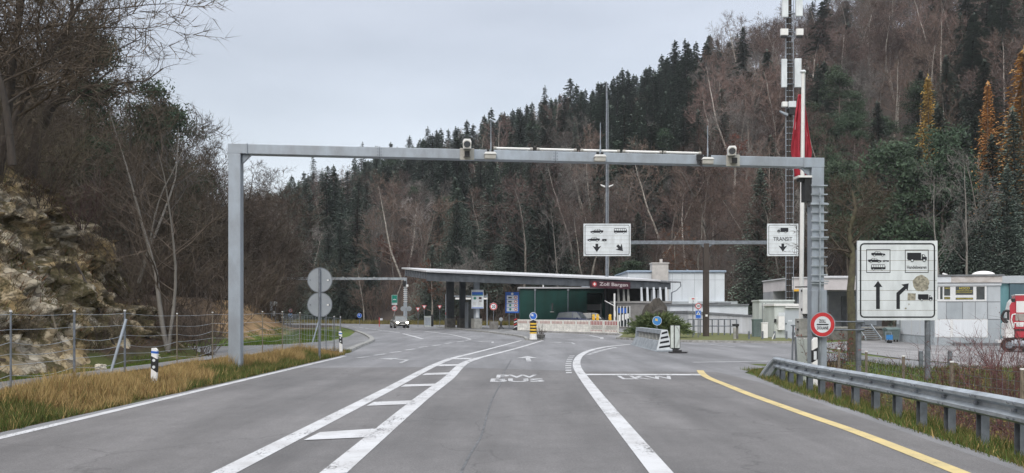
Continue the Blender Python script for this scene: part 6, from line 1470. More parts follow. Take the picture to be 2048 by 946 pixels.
def far_bare(name, seed, h, mats, leaf=0, **kw):
    tr, br, tws, rs = grow(seed, h, **kw)
    parts = [(*tubes(tr, 5), 0), (*tubes(br, 3), 1), (*slivers(tws, rs), 1)]
    if leaf: parts.append((*leaves_at(tws, rs, leaf, 0.22), 2))
    V, Fc, mi = merge(parts); return raw_mesh(name, V, Fc, mats, mi)
def conifer(name, seed, h=22, R0=3.4, mats=None, base=0.05, dens=1.0, droop=0.28, shape=0.85, gap=0.0, size=1.0):
    rs = np.random.default_rng(seed); V = []; nb = 0
    z = h*base; tris = []
    while z < h*0.985:
        t = z/h; rad = R0*(1-t)**shape*(0.75+0.5*rs.random())+0.12; k = max(4, int(7*dens*(1-t*.4)))
        for i in range(k):
            if rs.random() < gap: continue
            a = 2*math.pi*(i+rs.random())/k; ca, sa = math.cos(a), math.sin(a); L = rad*(0.7+0.5*rs.random())
            nseg = max(3, int(L/0.38))
            for j in range(nseg):
                f = (j+rs.random()*.8)/nseg; r = L*f; dz = 0.10*L*f-droop*L*f*f*1.4+0.12*rs.normal()
                for sd in (-1, 1):
                    ln = (0.30+0.34*(1-f)*min(1, L/2))*(0.7+.6*rs.random())*size; fw = 0.35+.4*rs.random()
                    px, py, pz = ca*r, sa*r, z+dz
                    ex, ey, ez = px+ca*ln*fw-sa*ln*sd*.75, py+sa*ln*fw+ca*ln*sd*.75, pz-(.12+.34*rs.random())*ln
                    w = .13*size; tris += [(px-ca*w, py-sa*w, pz+.05), (px+ca*w*1.4, py+sa*w*1.4, pz), (ex, ey, ez)]
        z += (0.34+0.25*t)*(h/22)/max(.6, dens**.5)
    for i in range(26):                              # leader
        a = rs.random()*6.28; zz = h*(0.93+.075*rs.random()); tris += [(0, 0, zz), (0, 0, zz+.3), (.28*math.cos(a), .28*math.sin(a), zz-.1)]
    V = np.array(tris); Fc = np.arange(len(V)).reshape(-1, 3)
    tv, tf = tubes([(np.zeros(3), np.array([0, 0, h*.5]), h*.011, h*.006), (np.array([0, 0, h*.5]), np.array([0, 0, h]), h*.006, .02)], 6)
    V, Fc, mi = merge([(tv, tf, 0), (V, Fc, 1)]); return raw_mesh(name, V, Fc, mats, mi)
def pine(name, seed, h=16, mats=None, spread=3.4):
    rs = np.random.default_rng(seed); tris = []; S = []
    S.append((np.zeros(3), np.array([.1, 0, h*.55]), .2, .14)); S.append((np.array([.1, 0, h*.55]), np.array([-.1, .1, h*.95]), .14, .04))
    for i in range(34):
        t = .28+.70*rs.random(); a = rs.random()*6.28; L = spread*(1.1-t)**.6*(.5+.7*rs.random()); c = np.array([math.cos(a)*L, math.sin(a)*L, h*t+.35*L])
        S.append((np.array([0, 0, h*t]), c, .07, .02))
        for q in range(4):
            cc = c*np.array([1-.18*q, 1-.18*q, 1])+rs.normal(size=3)*.25-np.array([0, 0, .1*q])
            P = cc+rs.normal(size=(80, 3))*np.array([.62, .62, .24]); D = rs.normal(size=(80, 3)); D[:, 2] = np.abs(D[:, 2])*.7; D /= np.linalg.norm(D, axis=1)[:, None]
            Q = np.cross(D, rs.normal(size=(80, 3))); Q /= np.linalg.norm(Q, axis=1)[:, None]
            tris.append(np.stack([P-Q*.07, P+Q*.07, P+D*.32], 1).reshape(-1, 3))
    V = np.vstack(tris); V, Fc, mi = merge([(*tubes(S, 5), 0), (V, np.arange(len(V)).reshape(-1, 3), 1)]); return raw_mesh(name, V, Fc, mats, mi)
def bush_mesh(name, seed, h, w, stems, mats, tw=0.012, leaf=0, n2=6, lf=0.05, upright=0.6):
    rs = np.random.default_rng(seed); br, tws = [], []
    for i in range(stems):
        a = rs.random()*6.28; p = np.array([math.cos(a), math.sin(a), 0])*w*.25*rs.random(); d = np.array([math.cos(a)*(1-upright)*1.5*rs.random(), math.sin(a)*(1-upright)*1.5*rs.random(), 1.0]); d /= np.linalg.norm(d)
        L = h*(.65+.5*rs.random()); n = 4; pts = [p]
        for j in range(n):
            d = d+rs.normal(size=3)*.13; d /= np.linalg.norm(d); q = pts[-1]+d*L/n; br.append((pts[-1], q, tw*(1-.2*j), tw*(1-.2*(j+1)))); pts.append(q)
        for j in range(n2*2):
            t = .2+.8*rs.random(); k = t*(n-.001); ii = int(k); p2 = pts[ii]+(pts[ii+1]-pts[ii])*(k-ii); dd = (pts[ii+1]-pts[ii])/np.linalg.norm(pts[ii+1]-pts[ii])+rs.normal(size=3)*.5; dd[2] += .25; dd /= np.linalg.norm(dd)
            L2 = L*.3*(.5+.8*rs.random()); tws.append((p2, p2+dd*L2, tw*.7))
            for q in range(3): p3 = p2+dd*L2*(.3+.6*rs.random()); d3 = dd+rs.normal(size=3)*.6; tws.append((p3, p3+d3/np.linalg.norm(d3)*L2*.5, tw*.5))
    parts = [(*tubes(br, 3), 0), (*slivers(tws, rs), 0)]
    if leaf: parts.append((*leaves_at(tws, rs, leaf, lf), 1))
    V, Fc, mi = merge(parts); return raw_mesh(name, V, Fc, mats, mi)

# ------------------------------------------------------------------ the wooded hillside on the right
T_FOOT = [(-180, 250), (-72, 176), (-28, 148), (6, 132), (34, 122), (66, 104), (100, 92), (160, 70), (230, 40)]
T_RIDGE = [(-290, 520), (-139, 480), (-66, 420), (-15, 380), (47, 330), (85, 290), (150, 250), (260, 200), (380, 120)]
T_H = [44, 51, 64, 72, 80, 89, 100, 108, 108]
def hill(t, s):
    t = min(max(t, 0), len(T_H)-1.001); i = int(t); f = t-i
    L = lambda A: (A[i][0]+(A[i+1][0]-A[i][0])*f, A[i][1]+(A[i+1][1]-A[i][1])*f)
    a, b = L(T_FOOT), L(T_RIDGE); h = T_H[i]+(T_H[i+1]-T_H[i])*f
    x, y = a[0]+(b[0]-a[0])*s, a[1]+(b[1]-a[1])*s
    z = h*(0.12*math.sin(s*math.pi)+s) if s <= 1 else h-25*(s-1)
    z += 2.5*noise.noise(Vector((x*.02, y*.02, 0)))*min(1, s*3)-0.8*(1-min(1, s*12))
    return Vector((x, y, z))
V = []; ni, nj = 96, 60
for j in range(nj+1):
    for i in range(ni+1): V.append(tuple(hill(i/ni*8, -0.03+1.35*j/nj)))
Fq = []
for j in range(nj):
    for i in range(ni): a = j*(ni+1)+i; Fq += [(a, a+1, a+ni+2), (a, a+ni+2, a+ni+1)]
litter_m = mat('leaf_litter_slope', (0.085, 0.068, 0.060), 0.95, 0, 0.3, 0.12, col2=(0.05, 0.042, 0.038), bump=0.5, bscale=1.5, spec=0.1)
ho = bpy.data.objects.new('hillside', raw_mesh('hillside', V, Fq, litter_m, smooth=True)); COL.objects.link(ho); ho['kind'] = 'structure'

BARE = [far_bare('bare_tree', 100+i, 15+2.5*(i % 4), [trunk_far, (twig_brown, twig_grey, twig_dark)[i % 3], leaf_rust], limbs=16, first=0.28+.07*(i % 3), spread=0.36+0.04*(i % 3), up=0.6, n2=7, n3=5, n4=5, tw=0.034, twist=0.14, fork=i % 2, r=0.25) for i in range(7)]
RUST = [far_bare('rusty_beech', 140+i, 12+2*i, [trunk_far, twig_brown, leaf_rust], leaf=0.5, limbs=14, first=.2, spread=.36, up=.4, n2=6, n3=5, n4=3, tw=.03) for i in range(2)]
purple_twig = mat('purple_twig', (0.11, 0.065, 0.066), 0.9, 0, 0.25, 1.0, rnd=0.2)
SPR = [conifer('spruce', 200+i, 20+2*i, 4.2+0.35*(i % 3), [dark_bark, needle], dens=1.15+.12*(i % 2), gap=0.08, size=1.5, shape=.80) for i in range(5)]
SPRN = [conifer('spruce', 220+i, 20+2*i, 4.4, [dark_bark, needle], dens=2.3, gap=0.03, size=.95, shape=.82) for i in range(3)]
PIN = [pine('pine', 230+i, 14+2*i, [bark, needle_p]) for i in range(3)]
LAR = [conifer('larch', 250+i, 21+2*i, 2.9, [trunk_far, needle_l], dens=2.6, gap=0.05, droop=.12, shape=.75, base=.12, size=0.8) for i in range(2)]
LOW = [far_bare('low_bare', 160+i, 13+2*i, [trunk_far, twig_brown, leaf_rust], limbs=10, first=.2, spread=.36, up=.5, n2=4, n3=4, n4=3, tw=.055) for i in range(3)]

def inpoly(x, y, P):
    c = False; j = len(P)-1
    for i in range(len(P)):
        if (P[i][1] > y) != (P[j][1] > y) and x < (P[j][0]-P[i][0])*(y-P[i][1])/(P[j][1]-P[i][1])+P[i][0]: c = not c
        j = i
    return c
# stands of evergreens, from where they grow on the slope as surveyed in the photograph
STANDS = [[(930, 245), (1000, 212), (1100, 195), (1210, 150), (1330, 95), (1440, 50), (1450, 110), (1400, 220), (1300, 300), (1210, 350), (1080, 330), (960, 290)],
          [(560, 420), (640, 330), (760, 300), (960, 330), (1080, 330), (1150, 400), (1095, 570), (980, 600), (880, 620), (740, 620), (560, 620)],
          [(1740, 330), (1790, 240), (1850, 200), (1920, 90), (2200, -100), (2200, 660), (1870, 660), (1830, 500), (1750, 470), (1690, 380)], [(1470, 330), (1590, 300), (1610, 410), (1500, 420)], [(1200, 350), (1300, 290), (1400, 220), (1420, 300), (1340, 380), (1230, 400)]]
BARE_IN = [[(740, 430), (820, 380), (880, 420), (840, 550), (760, 550)], [(620, 400), (680, 340), (740, 330), (700, 420)]]
def px_of(p): return (CX+F*p[0]/p[1], HY-F*(p[2]-CH)/p[1])
LAND = [(640, 'above the earth mound and far road bend'), (760, 'above the far blue arrow sign'), (880, 'above the left end of the customs roof'), (1030, 'above the middle of the customs roof'), (1180, 'above the green hall'),
        (1330, 'above the maroon name board'), (1470, 'above the white office block'), (1640, 'beside the radio mast'), (1790, 'above the loading dock'), (1900, 'above the big lane sign'), (9999, 'above the freight agency')]
def where(p, s):
    px, py = px_of(p); a = next(t for k_, t in LAND if px < k_)
    b = 'on the ridge' if s > .9 else 'high on the slope' if s > .62 else 'mid slope' if s > .3 else 'low on the slope' if s > .09 else 'at the foot of the slope'
    return b+' '+a, a
rnd = random.Random(5); cand = []; grid = {}
def free(x, y, d):
    gx_, gy_ = int(x//6), int(y//6)
    for a in range(gx_-2, gx_+3):
        for b in range(gy_-2, gy_+3):
            for (u, v) in grid.get((a, b), ()):
                if (u-x)**2+(v-y)**2 < d*d: return False
    grid.setdefault((gx_, gy_), []).append((x, y)); return True
tries = 0
while tries < 26000:
    tries += 1
    t = rnd.random()*8; s = rnd.random()**0.9*1.04
    p = hill(t, s); px, py = px_of(p)
    if px < 470 or px > 2200 or p.y < 60: continue
    top = py-F*18/p.y
    if py < -40: continue
    if not free(p.x, p.y, 4.6 if s > .9 else 6.2 if s > .5 else 5.4): continue
    if any(abs(px-a_) < 27 and b_-75 < p.y < b_+3 for a_, b_ in ((1862, 122), (1976, 114), (2034, 110))): continue
    my = (py+top)/2
    ever = any(inpoly(px, my, q) for q in STANDS) and not any(inpoly(px, my, q) for q in BARE_IN)
    r = rnd.random()
    kind = ('spruce' if r < .86 else 'pine' if r < .91 else 'bare_tree') if ever else ('bare_tree' if r < .82 else 'rusty_beech' if r < .845 else 'spruce' if r < .985 else 'pine')
    if s > .96 and px < 1440 and rnd.random() < .12: kind = 'spruce'
    if 1600 < px < 1920 and 230 < my < 420 and r < .55: kind = 'pine'
    cand.append((F/p.y, kind, p, s))
cand.sort(key=lambda c: -c[0])
lib = {'bare_tree': BARE, 'spruce': SPR, 'pine': PIN, 'rusty_beech': RUST}
adj = {'bare_tree': 'leafless tree', 'spruce': 'dark spruce', 'pine': 'paler green pine', 'rusty_beech': 'rust-brown beech'}
cnt = {}; rest = []
def plant(name, mesh, loc, sc, rz, label, cat, group):
    o = bpy.data.objects.new(name, mesh); COL.objects.link(o); o.location = loc; o.rotation_euler = (rnd.uniform(-.04, .04), rnd.uniform(-.04, .04), rz); o.scale = sc
    return tag(o, label, cat, group)
LIMIT = {'bare_tree': 225, 'spruce': 285, 'pine': 60, 'rusty_beech': 40}
for a, kind, p, s in cand:
    if cnt.get(kind, 0) >= LIMIT[kind]: rest.append((kind, p, s)); continue
    cnt[kind] = cnt.get(kind, 0)+1
    m = rnd.choice(SPRN if kind == 'spruce' and p.y < 165 else lib[kind]); k = rnd.uniform(.74, 1.12)*(0.86 if kind == 'spruce' else 1.0)*((.66 if kind == 'spruce' else .8) if s > .86 else 1.0); wd_ = k*(rnd.uniform(1.15, 1.75) if kind == 'spruce' else rnd.uniform(.9, 1.2))
    w, land = where(p, s)
    plant(kind, m, p-Vector((0, 0, .3)), (wd_, wd_, k), rnd.random()*6.28, adj[kind].replace('paler green pine', 'green pine')+' '+w, 'tree', '%ss on the right hillside %s' % (kind.replace('_', ' '), land))
def bulk(items, meshes, name, mats):
    data = []
    for m in meshes:
        v = np.zeros(len(m.vertices)*3, np.float32); m.vertices.foreach_get('co', v); f = np.zeros(len(m.loops), np.int32); m.loops.foreach_get('vertex_index', f); mi = np.zeros(len(m.polygons), np.int32); m.polygons.foreach_get('material_index', mi)
        data.append((v.reshape(-1, 3), f.reshape(-1, 3), mi))
    Vs, Fs, Ms, o = [], [], [], 0
    for p in items:
        v, f, mi = rnd.choice(data); a = rnd.random()*6.28; k = rnd.uniform(.8, 1.15); ca, sa = math.cos(a)*k, math.sin(a)*k
        q = np.stack([v[:, 0]*ca-v[:, 1]*sa+p.x, v[:, 0]*sa+v[:, 1]*ca+p.y, v[:, 2]*k+p.z-.3], 1); Vs.append(q); Fs.append(f+o); Ms.append(mi); o += len(v)
    ob = bpy.data.objects.new(name, raw_mesh(name, np.vstack(Vs), np.vstack(Fs), mats, np.concatenate(Ms))); COL.objects.link(ob); ob['kind'] = 'stuff'; return ob
rb = [p for k_, p, s in rest if k_ != 'spruce']; rsp = [p for k_, p, s in rest if k_ == 'spruce']
print('TREES', cnt, 'rest', len(rb), len(rsp))
if rb: tag(bulk(rb, LOW, 'distant_bare_wood', [trunk_far, twig_brown, leaf_rust]), 'leafless wood covering the far upper part of the right hillside', 'wood')
if rsp: tag(bulk(rsp, [conifer('low_spruce', 290, 19, 4.0, [dark_bark, needle], dens=.7, size=2.4)], 'distant_spruce_wood', [dark_bark, needle]), 'distant spruces mixed into the far upper wood', 'wood')
# understorey of thin saplings that closes the floor of the wood
SAP = [bush_mesh('sapling', 300+i, 5.0+i, 3.0, 7, [twig_brown], tw=.035, n2=4) for i in range(3)]
under = []
for i in range(1100):
    p = hill(rnd.random()*8, .03+.97*rnd.random()**1.2); px, py = px_of(p)
    if 440 < px < 2150 and p.y > 60: under.append(p)
for i in range(420):
    p = hill(.6+6.4*rnd.random(), .002+.085*rnd.random()); px, py = px_of(p)
    if 440 < px < 2150: under.append(p)
tag(bulk(under, SAP, 'undergrowth', [twig_brown]), 'thin brown saplings and brush between the hillside trees', 'undergrowth')
# larches in autumn colour
for (px, tip, Y, i, wd_, lab) in ((1862, 152, 122, 0, .95, 'slender orange larch standing alone above the big lane sign'), (1976, 166, 114, 1, 1.0, 'short orange larch among dark spruces near the right edge'), (2034, 100, 110, 0, 1.25, 'tall golden larch at the right edge of the picture')):
    x = XW(px, Y); z = ZW(tip, Y); ok, hit, _, _ = ho.ray_cast(Vector((x, Y, 200)), Vector((0, 0, -1))); zg = hit.z if ok else 0; k = (z-zg)/(21+2*i)
    plant('larch', LAR[i], (x, Y, zg), (k*wd_, k*wd_, k), i*1.3, lab, 'tree', 'autumn larches on the right hillside')
def place(name, mesh, px, tip, Y, h0, lab, cat='tree', group=None, zb=None, wide=1.0):
    x = XW(px, Y); z0 = H(x, Y) if zb is None else zb; k = (ZW(tip, Y)-z0)/h0
    return plant(name, mesh, (x, Y, z0-.15), (k*wide, k*wide, k), rnd.random()*6.28, lab, cat, group)
# dark spruces and pines standing in front of the larches and along the foot of the slope
def on_hill(name, meshes, px, tip, Y, h0, lab, group, wide=1.0):
    x = XW(px, Y); ok, hit, _, _ = ho.ray_cast(Vector((x, Y, 250)), Vector((0, 0, -1))); zg = hit.z if ok else 0; k = (ZW(tip, Y)-zg)/h0
    if name == 'spruce': k = max(k, .35)
    plant(name, meshes, (x, Y, zg-.2), (k*wide, k*wide, k), rnd.random()*6.28, lab, 'tree', group)
for px, tip, Y, i, lab in ((1893, 205, 112, 0, 'big dark spruce right of the slender orange larch'), (1845, 290, 108, 2, 'dark spruce in front of the foot of the slender orange larch'), (1940, 262, 104, 1, 'broad dark spruce between the orange larches'), (1992, 268, 100, 3, 'dark spruce in front of the short orange larch'),
        (2040, 215, 98, 4, 'dark spruce in front of the golden larch at the right edge'), (2012, 330, 94, 0, 'lower dark spruce above the teal hall'), (1968, 345, 94, 2, 'lower dark spruce above the skylight dome'), (1915, 352, 96, 1, 'lower dark spruce behind the pale branching trees'), (1512, 335, 120, 3, 'small dark spruce between the two overhead lane signs')):
    i = i % 3; on_hill('spruce', SPRN[i], px, tip, Y, 20+2*i, lab, 'dark spruces around the larches', 1.1)
for px, tip, Y, i, lab in ((1790, 252, 108, 0, 'big fresh green pine above the left corner of the big lane sign'), (1650, 285, 128, 2, 'green pine just right of the gantry corner'), (1700, 300, 120, 0, 'green pine between the gantry corner and the big fresh green pine'), (1882, 262, 106, 1, 'yellowish green pine beside the slender orange larch')):
    on_hill('pine', PIN[i], px, tip, Y, 14+2*i, lab, 'green pines right of the gantry', .78)
# single trees in front of the hill
WHITE_T = [far_bare('ash_tree', 320+i, 16, [pale_bark, twig_grey, leaf_rust], limbs=13, first=.36, spread=.26, up=.8, n2=5, n3=4, n4=4, tw=.020, r=.15, twist=.08) for i in range(3)]
place('ash_tree', WHITE_T[0], 1930, 312, 92, 16, 'pale-barked leafless tree with a slim straight trunk above the freight agency', group='pale-barked trees behind the buildings', zb=-1)
place('ash_tree', WHITE_T[1], 1975, 318, 95, 16, 'pale-barked leafless tree nearest the right edge above the freight agency', group='pale-barked trees behind the buildings', zb=-1)
place('ash_tree', WHITE_T[2], 1880, 345, 90, 16, 'pale-barked branching tree just right of the big lane sign', group='pale-barked trees behind the buildings', zb=-1)
place('ash_tree', WHITE_T[0], 1115, 410, 128, 16, 'pale branching tree behind the green hall roof', group='pale-barked trees behind the buildings', zb=-1)
place('rusty_beech', RUST[0], 862, 522, 132, 12, 'low rust-red beech right above the left end of the customs roof', group='rusty beeches behind the customs roof', zb=0)
place('bare_tree', BARE[1], 925, 505, 128, 17.5, 'leafless olive-grey tree behind the customs roof centre', zb=0)
place('pine', PIN[0], 1255, 512, 125, 14, 'small round pine between the lane sign and the office chimney', zb=0, wide=1.2)
place('rusty_beech', RUST[1], 1108, 268, 345, 14, 'orange-leaved beech peeking over the gantry beam', zb=62)

# ------------------------------------------------------------------ wooded slope on the left
LEFT = [far_bare('bare_tree', 400+i, 14, [dark_bark, (near_twig, olive_twig)[i % 2], leaf_rust], limbs=18, first=.14, spread=.40, up=.45, n2=7, n3=6, n4=5, tw=.020, twist=.2, r=.17, fork=i % 3) for i in range(5)]
LSHRUB = [bush_mesh('bare_shrub', 420+i, 3.2, 2.6, 16, [(near_twig, purple_twig, near_twig, olive_twig)[i % 4]], tw=.017, n2=7, upright=.35) for i in range(4)]
grid.clear(); n_l = 0; SH_M = ['grey-brown', 'dark brown', 'olive-brown']
tries = 0; spots = []
while tries < 6000 and n_l < 78:
    tries += 1; y = rnd.uniform(27, 125); s = rnd.uniform(0.2, 26); x = interp(FOOT, y)-s
    if y < 37 and s < 6.0: continue
    if 36 < y < 44 and s < 4.5: continue
    if 43 < y < 95 and s < 6.5: continue
    px, py = px_of((x, y, H(x, y)))
    if px < -140 or px > 640: continue
    if not free(x, y, 3.0+y*.015): continue
    spots.append((x, y, s, px)); n_l += 1
spots.sort(key=lambda q: q[1])
ZL = [(60, 'at the left edge of the picture'), (200, 'on the slope above the rock cutting'), (330, 'behind the pale forked tree'), (440, 'on the slope left of the near gantry leg'), (9999, 'on the earth mound right of the near gantry leg')]
for i, (x, y, s, px) in enumerate(spots):
    k = rnd.uniform(.72, 1.02)*(1.0 if px > 60 else 1.12)
    if px > 480: k *= .86
    zone = next(t for q, t in ZL if px < q); dist = 'near' if y < 50 else 'middle-distance' if y < 75 else 'far'
    plant('bare_tree', rnd.choice(LEFT), (x, y, H(x, y)-.3), (k*rnd.uniform(.9, 1.15),)*2+(k,), rnd.random()*6.28, '%s twiggy leafless tree %s' % (dist, zone), 'tree', 'bare trees on the left slope, %s, %s' % (dist, zone))
for px, tip, Y, lab in ((462, 318, 78, 'leafless tree right beside the top of the near gantry leg'), (492, 345, 84, 'leafless tree behind the near gantry leg, first right of it'), (515, 352, 90, 'leafless tree over the earth mound where the far gantry beam begins'), (540, 372, 98, 'twiggy tree at the low end of the earth mound'), (566, 402, 112, 'rightmost leafless tree of the left slope, at the valley gap')):
    place('bare_tree', LEFT[int(px) % 5], px, tip, Y, 14, lab, group='bare trees above the earth mound', wide=1.25)
for i, (px, Y) in enumerate(((470, 60), (492, 62), (508, 66), (522, 70), (535, 74), (548, 78), (480, 68), (500, 75), (518, 82), (560, 88), (570, 96), (452, 56))):
    x = XW(px, Y); plant('bare_shrub', LSHRUB[(0, 2, 3)[i % 3]], (x, Y, H(x, Y)-.1), (1.5, 1.5, 1.35), i*1.1, SH_M[i % 3]+' bare shrub on the crest of the earth mound', 'shrub', SH_M[i % 3]+' shrubs on the crest of the earth mound')
# evergreens on the left slope
for px, tip, Y, lab in ((188, 205, 52, 'dark ivy-green conifer in the middle of the left slope'),): place('spruce', SPR[1], px, tip, Y, 22, lab, wide=1.1)
for px, tip, Y, lab, g_ in ((345, 185, 66, 'dark pine leaning out at the top right of the left slope', 0), (296, 165, 60, 'dark pine just below the skyline of the left slope', 1), (155, 12, 50, 'pine crown at the skyline top of the left slope', 2)):
    place('pine', PIN[g_], px, tip, Y, 14+2*g_, lab, wide=.8)
# the two standout trees beside the end of the cutting
def near_tree(name, seed, loc, label, tm, cm, sc=1.0, rz=0, **kw):
    tr, br, tws, rs = grow(seed, **kw)
    t = thing(name, label, 'tree', loc, rz)
    V, Fc = tubes(tr, 9); o = bpy.data.objects.new('trunk', raw_mesh('trunk', V, Fc, tm, smooth=True)); COL.objects.link(o); o.parent = t
    big = [b for b in br if b[2] > .045]; small = [b for b in br if b[2] <= .045]
    V, Fc, mi = merge([(*tubes(big, 6), 0), (*tubes(small, 4), 1), (*slivers(tws, rs), 1)]); o = bpy.data.objects.new('crown', raw_mesh('crown', V, Fc, [tm, cm], mi)); COL.objects.link(o); o.parent = t
    t.scale = (sc,)*3; return t
p = G(316, 722); near_tree('forked_tree', 501, (p.x-.3, 30.5, H(p.x-.3, 30.5)-.1), 'slim pale-barked forked tree at the right end of the rock cutting', pale_bark, near_twig, h=9.5, r=.10, limbs=11, first=.22, spread=.42, up=.75, n2=5, n3=4, n4=3, tw=.010, fork=1, twist=.16)
near_tree('forked_tree', 507, (XW(278, 32), 32, H(XW(278, 32), 32)-.1), 'white-stemmed young tree left of the pale forked tree on the cutting', pale_bark, twig_grey, h=7.5, r=.075, limbs=8, first=.3, spread=.4, up=.8, n2=4, n3=4, n4=3, tw=.010, fork=1)
xx = XW(60, 34); near_tree('gnarled_tree', 511, (xx, 34, ZW(300, 34)), 'dark gnarled tree leaning over the top of the rock cutting', dark_bark, near_twig, h=8.5, r=.24, limbs=22, first=.3, spread=.5, up=.2, n2=7, n3=6, n4=5, tw=.011, twist=.28,
    trunk_pts=[(0, 0, -1.2), (.35, 0, .6), (.8, .1, 1.8), (1.3, .1, 2.4), (1.45, .1, 3.4), (1.3, .2, 4.6), (1.7, .2, 6.0), (1.6, .2, 7.6)])
near_tree('sapling', 515, (XW(25, 27), 27, ZW(330, 27)), 'slender dark tree at the left picture edge above the cutting', dark_bark, near_twig, h=9, r=.13, limbs=14, first=.2, spread=.38, up=.5, n2=6, n3=5, n4=4, tw=.010)
# bare shrubs over the cutting and along the foot of the slopes
k_ = 0; grid.clear()
SH = ['grey-brown', 'reddish-purple', 'grey-brown', 'olive-brown']
tries = 0
while k_ < 150 and tries < 7000:
    tries += 1; y = rnd.uniform(20, 62) if rnd.random() < .65 else rnd.uniform(31.5, 38.5); s = rnd.uniform(-1.0 if 31 < y < 38.6 else 0.4, 15); x = interp(FOOT, y)-s
    if y < 31 and s < 4.6 and rnd.random() > .38: continue
    if 38.6 < y < 44 and x > -20.5: continue
    if 43 < y and s < 6.0: continue
    px, py = px_of((x, y, H(x, y)))
    if px < -60 or px > 560 or not free(x, y, 1.3): continue
    near = y < 31 and s < 4.6
    i = 1 if (px > 110 and px < 330 and s > 3 and rnd.random() < .6) else rnd.choice((0, 2, 3)); sc = rnd.uniform(.5, 1.1) if not near else rnd.uniform(.25, .4)
    zone = 'clinging to the rock cutting' if near else 'on top of the rock cutting' if y < 35 else 'in the gully left of the near gantry leg' if y < 44 else 'on the earth mound'
    plant('bare_shrub', LSHRUB[i], (x, y, H(x, y)-.1), (sc,)*3, rnd.random()*6.28, '%s bare shrub %s' % (SH[i], zone), 'shrub', '%s shrubs %s' % (SH[i], zone)); k_ += 1
# fallen branches on the rock
for i, (a, b, lab) in enumerate((((80, 552, 24), (128, 700, 23.2), 'thin dead branch lying down the middle of the rock cutting'), ((150, 520, 26), (232, 690, 24.5), 'long dark dead branch lying along the right part of the cutting'))):
    q = []
    for t in np.linspace(0, 1, 9):
        d_ = W(a[0]+(b[0]-a[0])*t, a[1]+(b[1]-a[1])*t, 10)-Vector((0, 0, CH)); d_.normalize()
        ok, hit, nrm, _ = rk.ray_cast(Vector((0, 0, CH)), d_)
        if ok: q.append(hit+nrm*.08-d_*.12)
    q = [q[0]]+[(q[j-1]+q[j]+q[j+1])/3 for j in range(1, len(q)-1)]+[q[-1]]
    m_ = MB()
    for u, v in zip(q, q[1:]): m_.tube(u, v, .045, n=5)
    tag(m_.build('fallen_branch', dark_bark if i else wood_post), lab, 'branch')

# ------------------------------------------------------------------ right verge: tree, shrubs
mossy = mat('mossy_bark', (0.13, 0.125, 0.075), .95, 0, .3, 4, col2=(.075, .065, .05), bump=.5)
t = near_tree('roadside_tree', 521, (XW(1703, 29), 29, H(XW(1703, 29), 29)-.1), 'small leafless tree with a mossy trunk between the customs sign and big lane sign', mossy, near_twig, h=7.0, r=.18, limbs=26, first=.45, spread=.33, up=.2, n2=7, n3=6, n4=5, tw=.010, twist=.24, trunk_pts=[(0, 0, -.6), (.03, 0, 1.2), (-.04, 0, 2.6), (.08, .05, 3.8), (-.05, .1, 4.8), (.2, .1, 5.6), (.1, .2, 6.3)])
def shrub(name, px, Y, mesh, label, z=None, sc=1.0, group=None):
    x = XW(px, Y); return plant(name, mesh, (x, Y, (H(x, Y) if z is None else z)-.05), (sc,)*3, rnd.random()*6.28, label, 'shrub', group)
DOG = [bush_mesh('dogwood_shrub', 540+i, 2.0, 1.9, 44, [red_twig, leaf_rust], tw=.0075, n2=5, leaf=.05, lf=.03, upright=.55) for i in range(2)]
shrub('dogwood_shrub', 1945, 17.5, DOG[0], 'red-twigged bare shrub left of the other one behind the guardrail', sc=1.05, group='red-twigged shrubs behind the guardrail')
shrub('dogwood_shrub', 2055, 18.5, DOG[0], 'red-twigged bare shrub cut off by the right picture edge', sc=1.1, group='red-twigged shrubs behind the guardrail')
shrub('dogwood_shrub', 2010, 16.5, DOG[1], 'red-twigged bare shrub at the right edge behind the guardrail', sc=1.1, group='red-twigged shrubs behind the guardrail')
leaf_red = mat('red_autumn_leaf', (.22, .06, .05), .8, 0, .3, 3); leaf_yel = mat('yellow_green_leaf', (.20, .17, .04), .8, 0, .4, 3)
REDL = bush_mesh('red_leaf', 560, 1.9, 1.3, 14, [near_twig, leaf_red], tw=.009, leaf=.30, lf=.06)
shrub('autumn_shrub', 1655, 26, REDL, 'shrub with dark red autumn leaves below the customs sign', z=-.6)
DITCH = [bush_mesh('ditch_shrub', 570+i, 1.15, 1.2, 18, [(red_twig, near_twig)[i % 2], (leaf_yel, leaf_red, leaf_yel)[i]], tw=.007, leaf=(.16, .10, .3)[i], lf=.035, upright=.4) for i in range(3)]
DL = ['shrub with sparse yellow leaves in the ditch below the guardrail', 'dull red-leaved shrub in the ditch below the guardrail', 'yellow-green leafy shrub in the ditch below the guardrail']
for i in range(26):
    y = 9.5+13*i/26+rnd.uniform(-.2, .2); x = rail_x(y)+rnd.uniform(1.1, 2.3); j = i % 3; plant('ditch_shrub', DITCH[j], (x, y, H(x, y)-.05), (rnd.uniform(.7, 1.1),)*3, rnd.random()*6.28, DL[j], 'shrub', DL[j].replace('shrub', 'shrubs', 1))
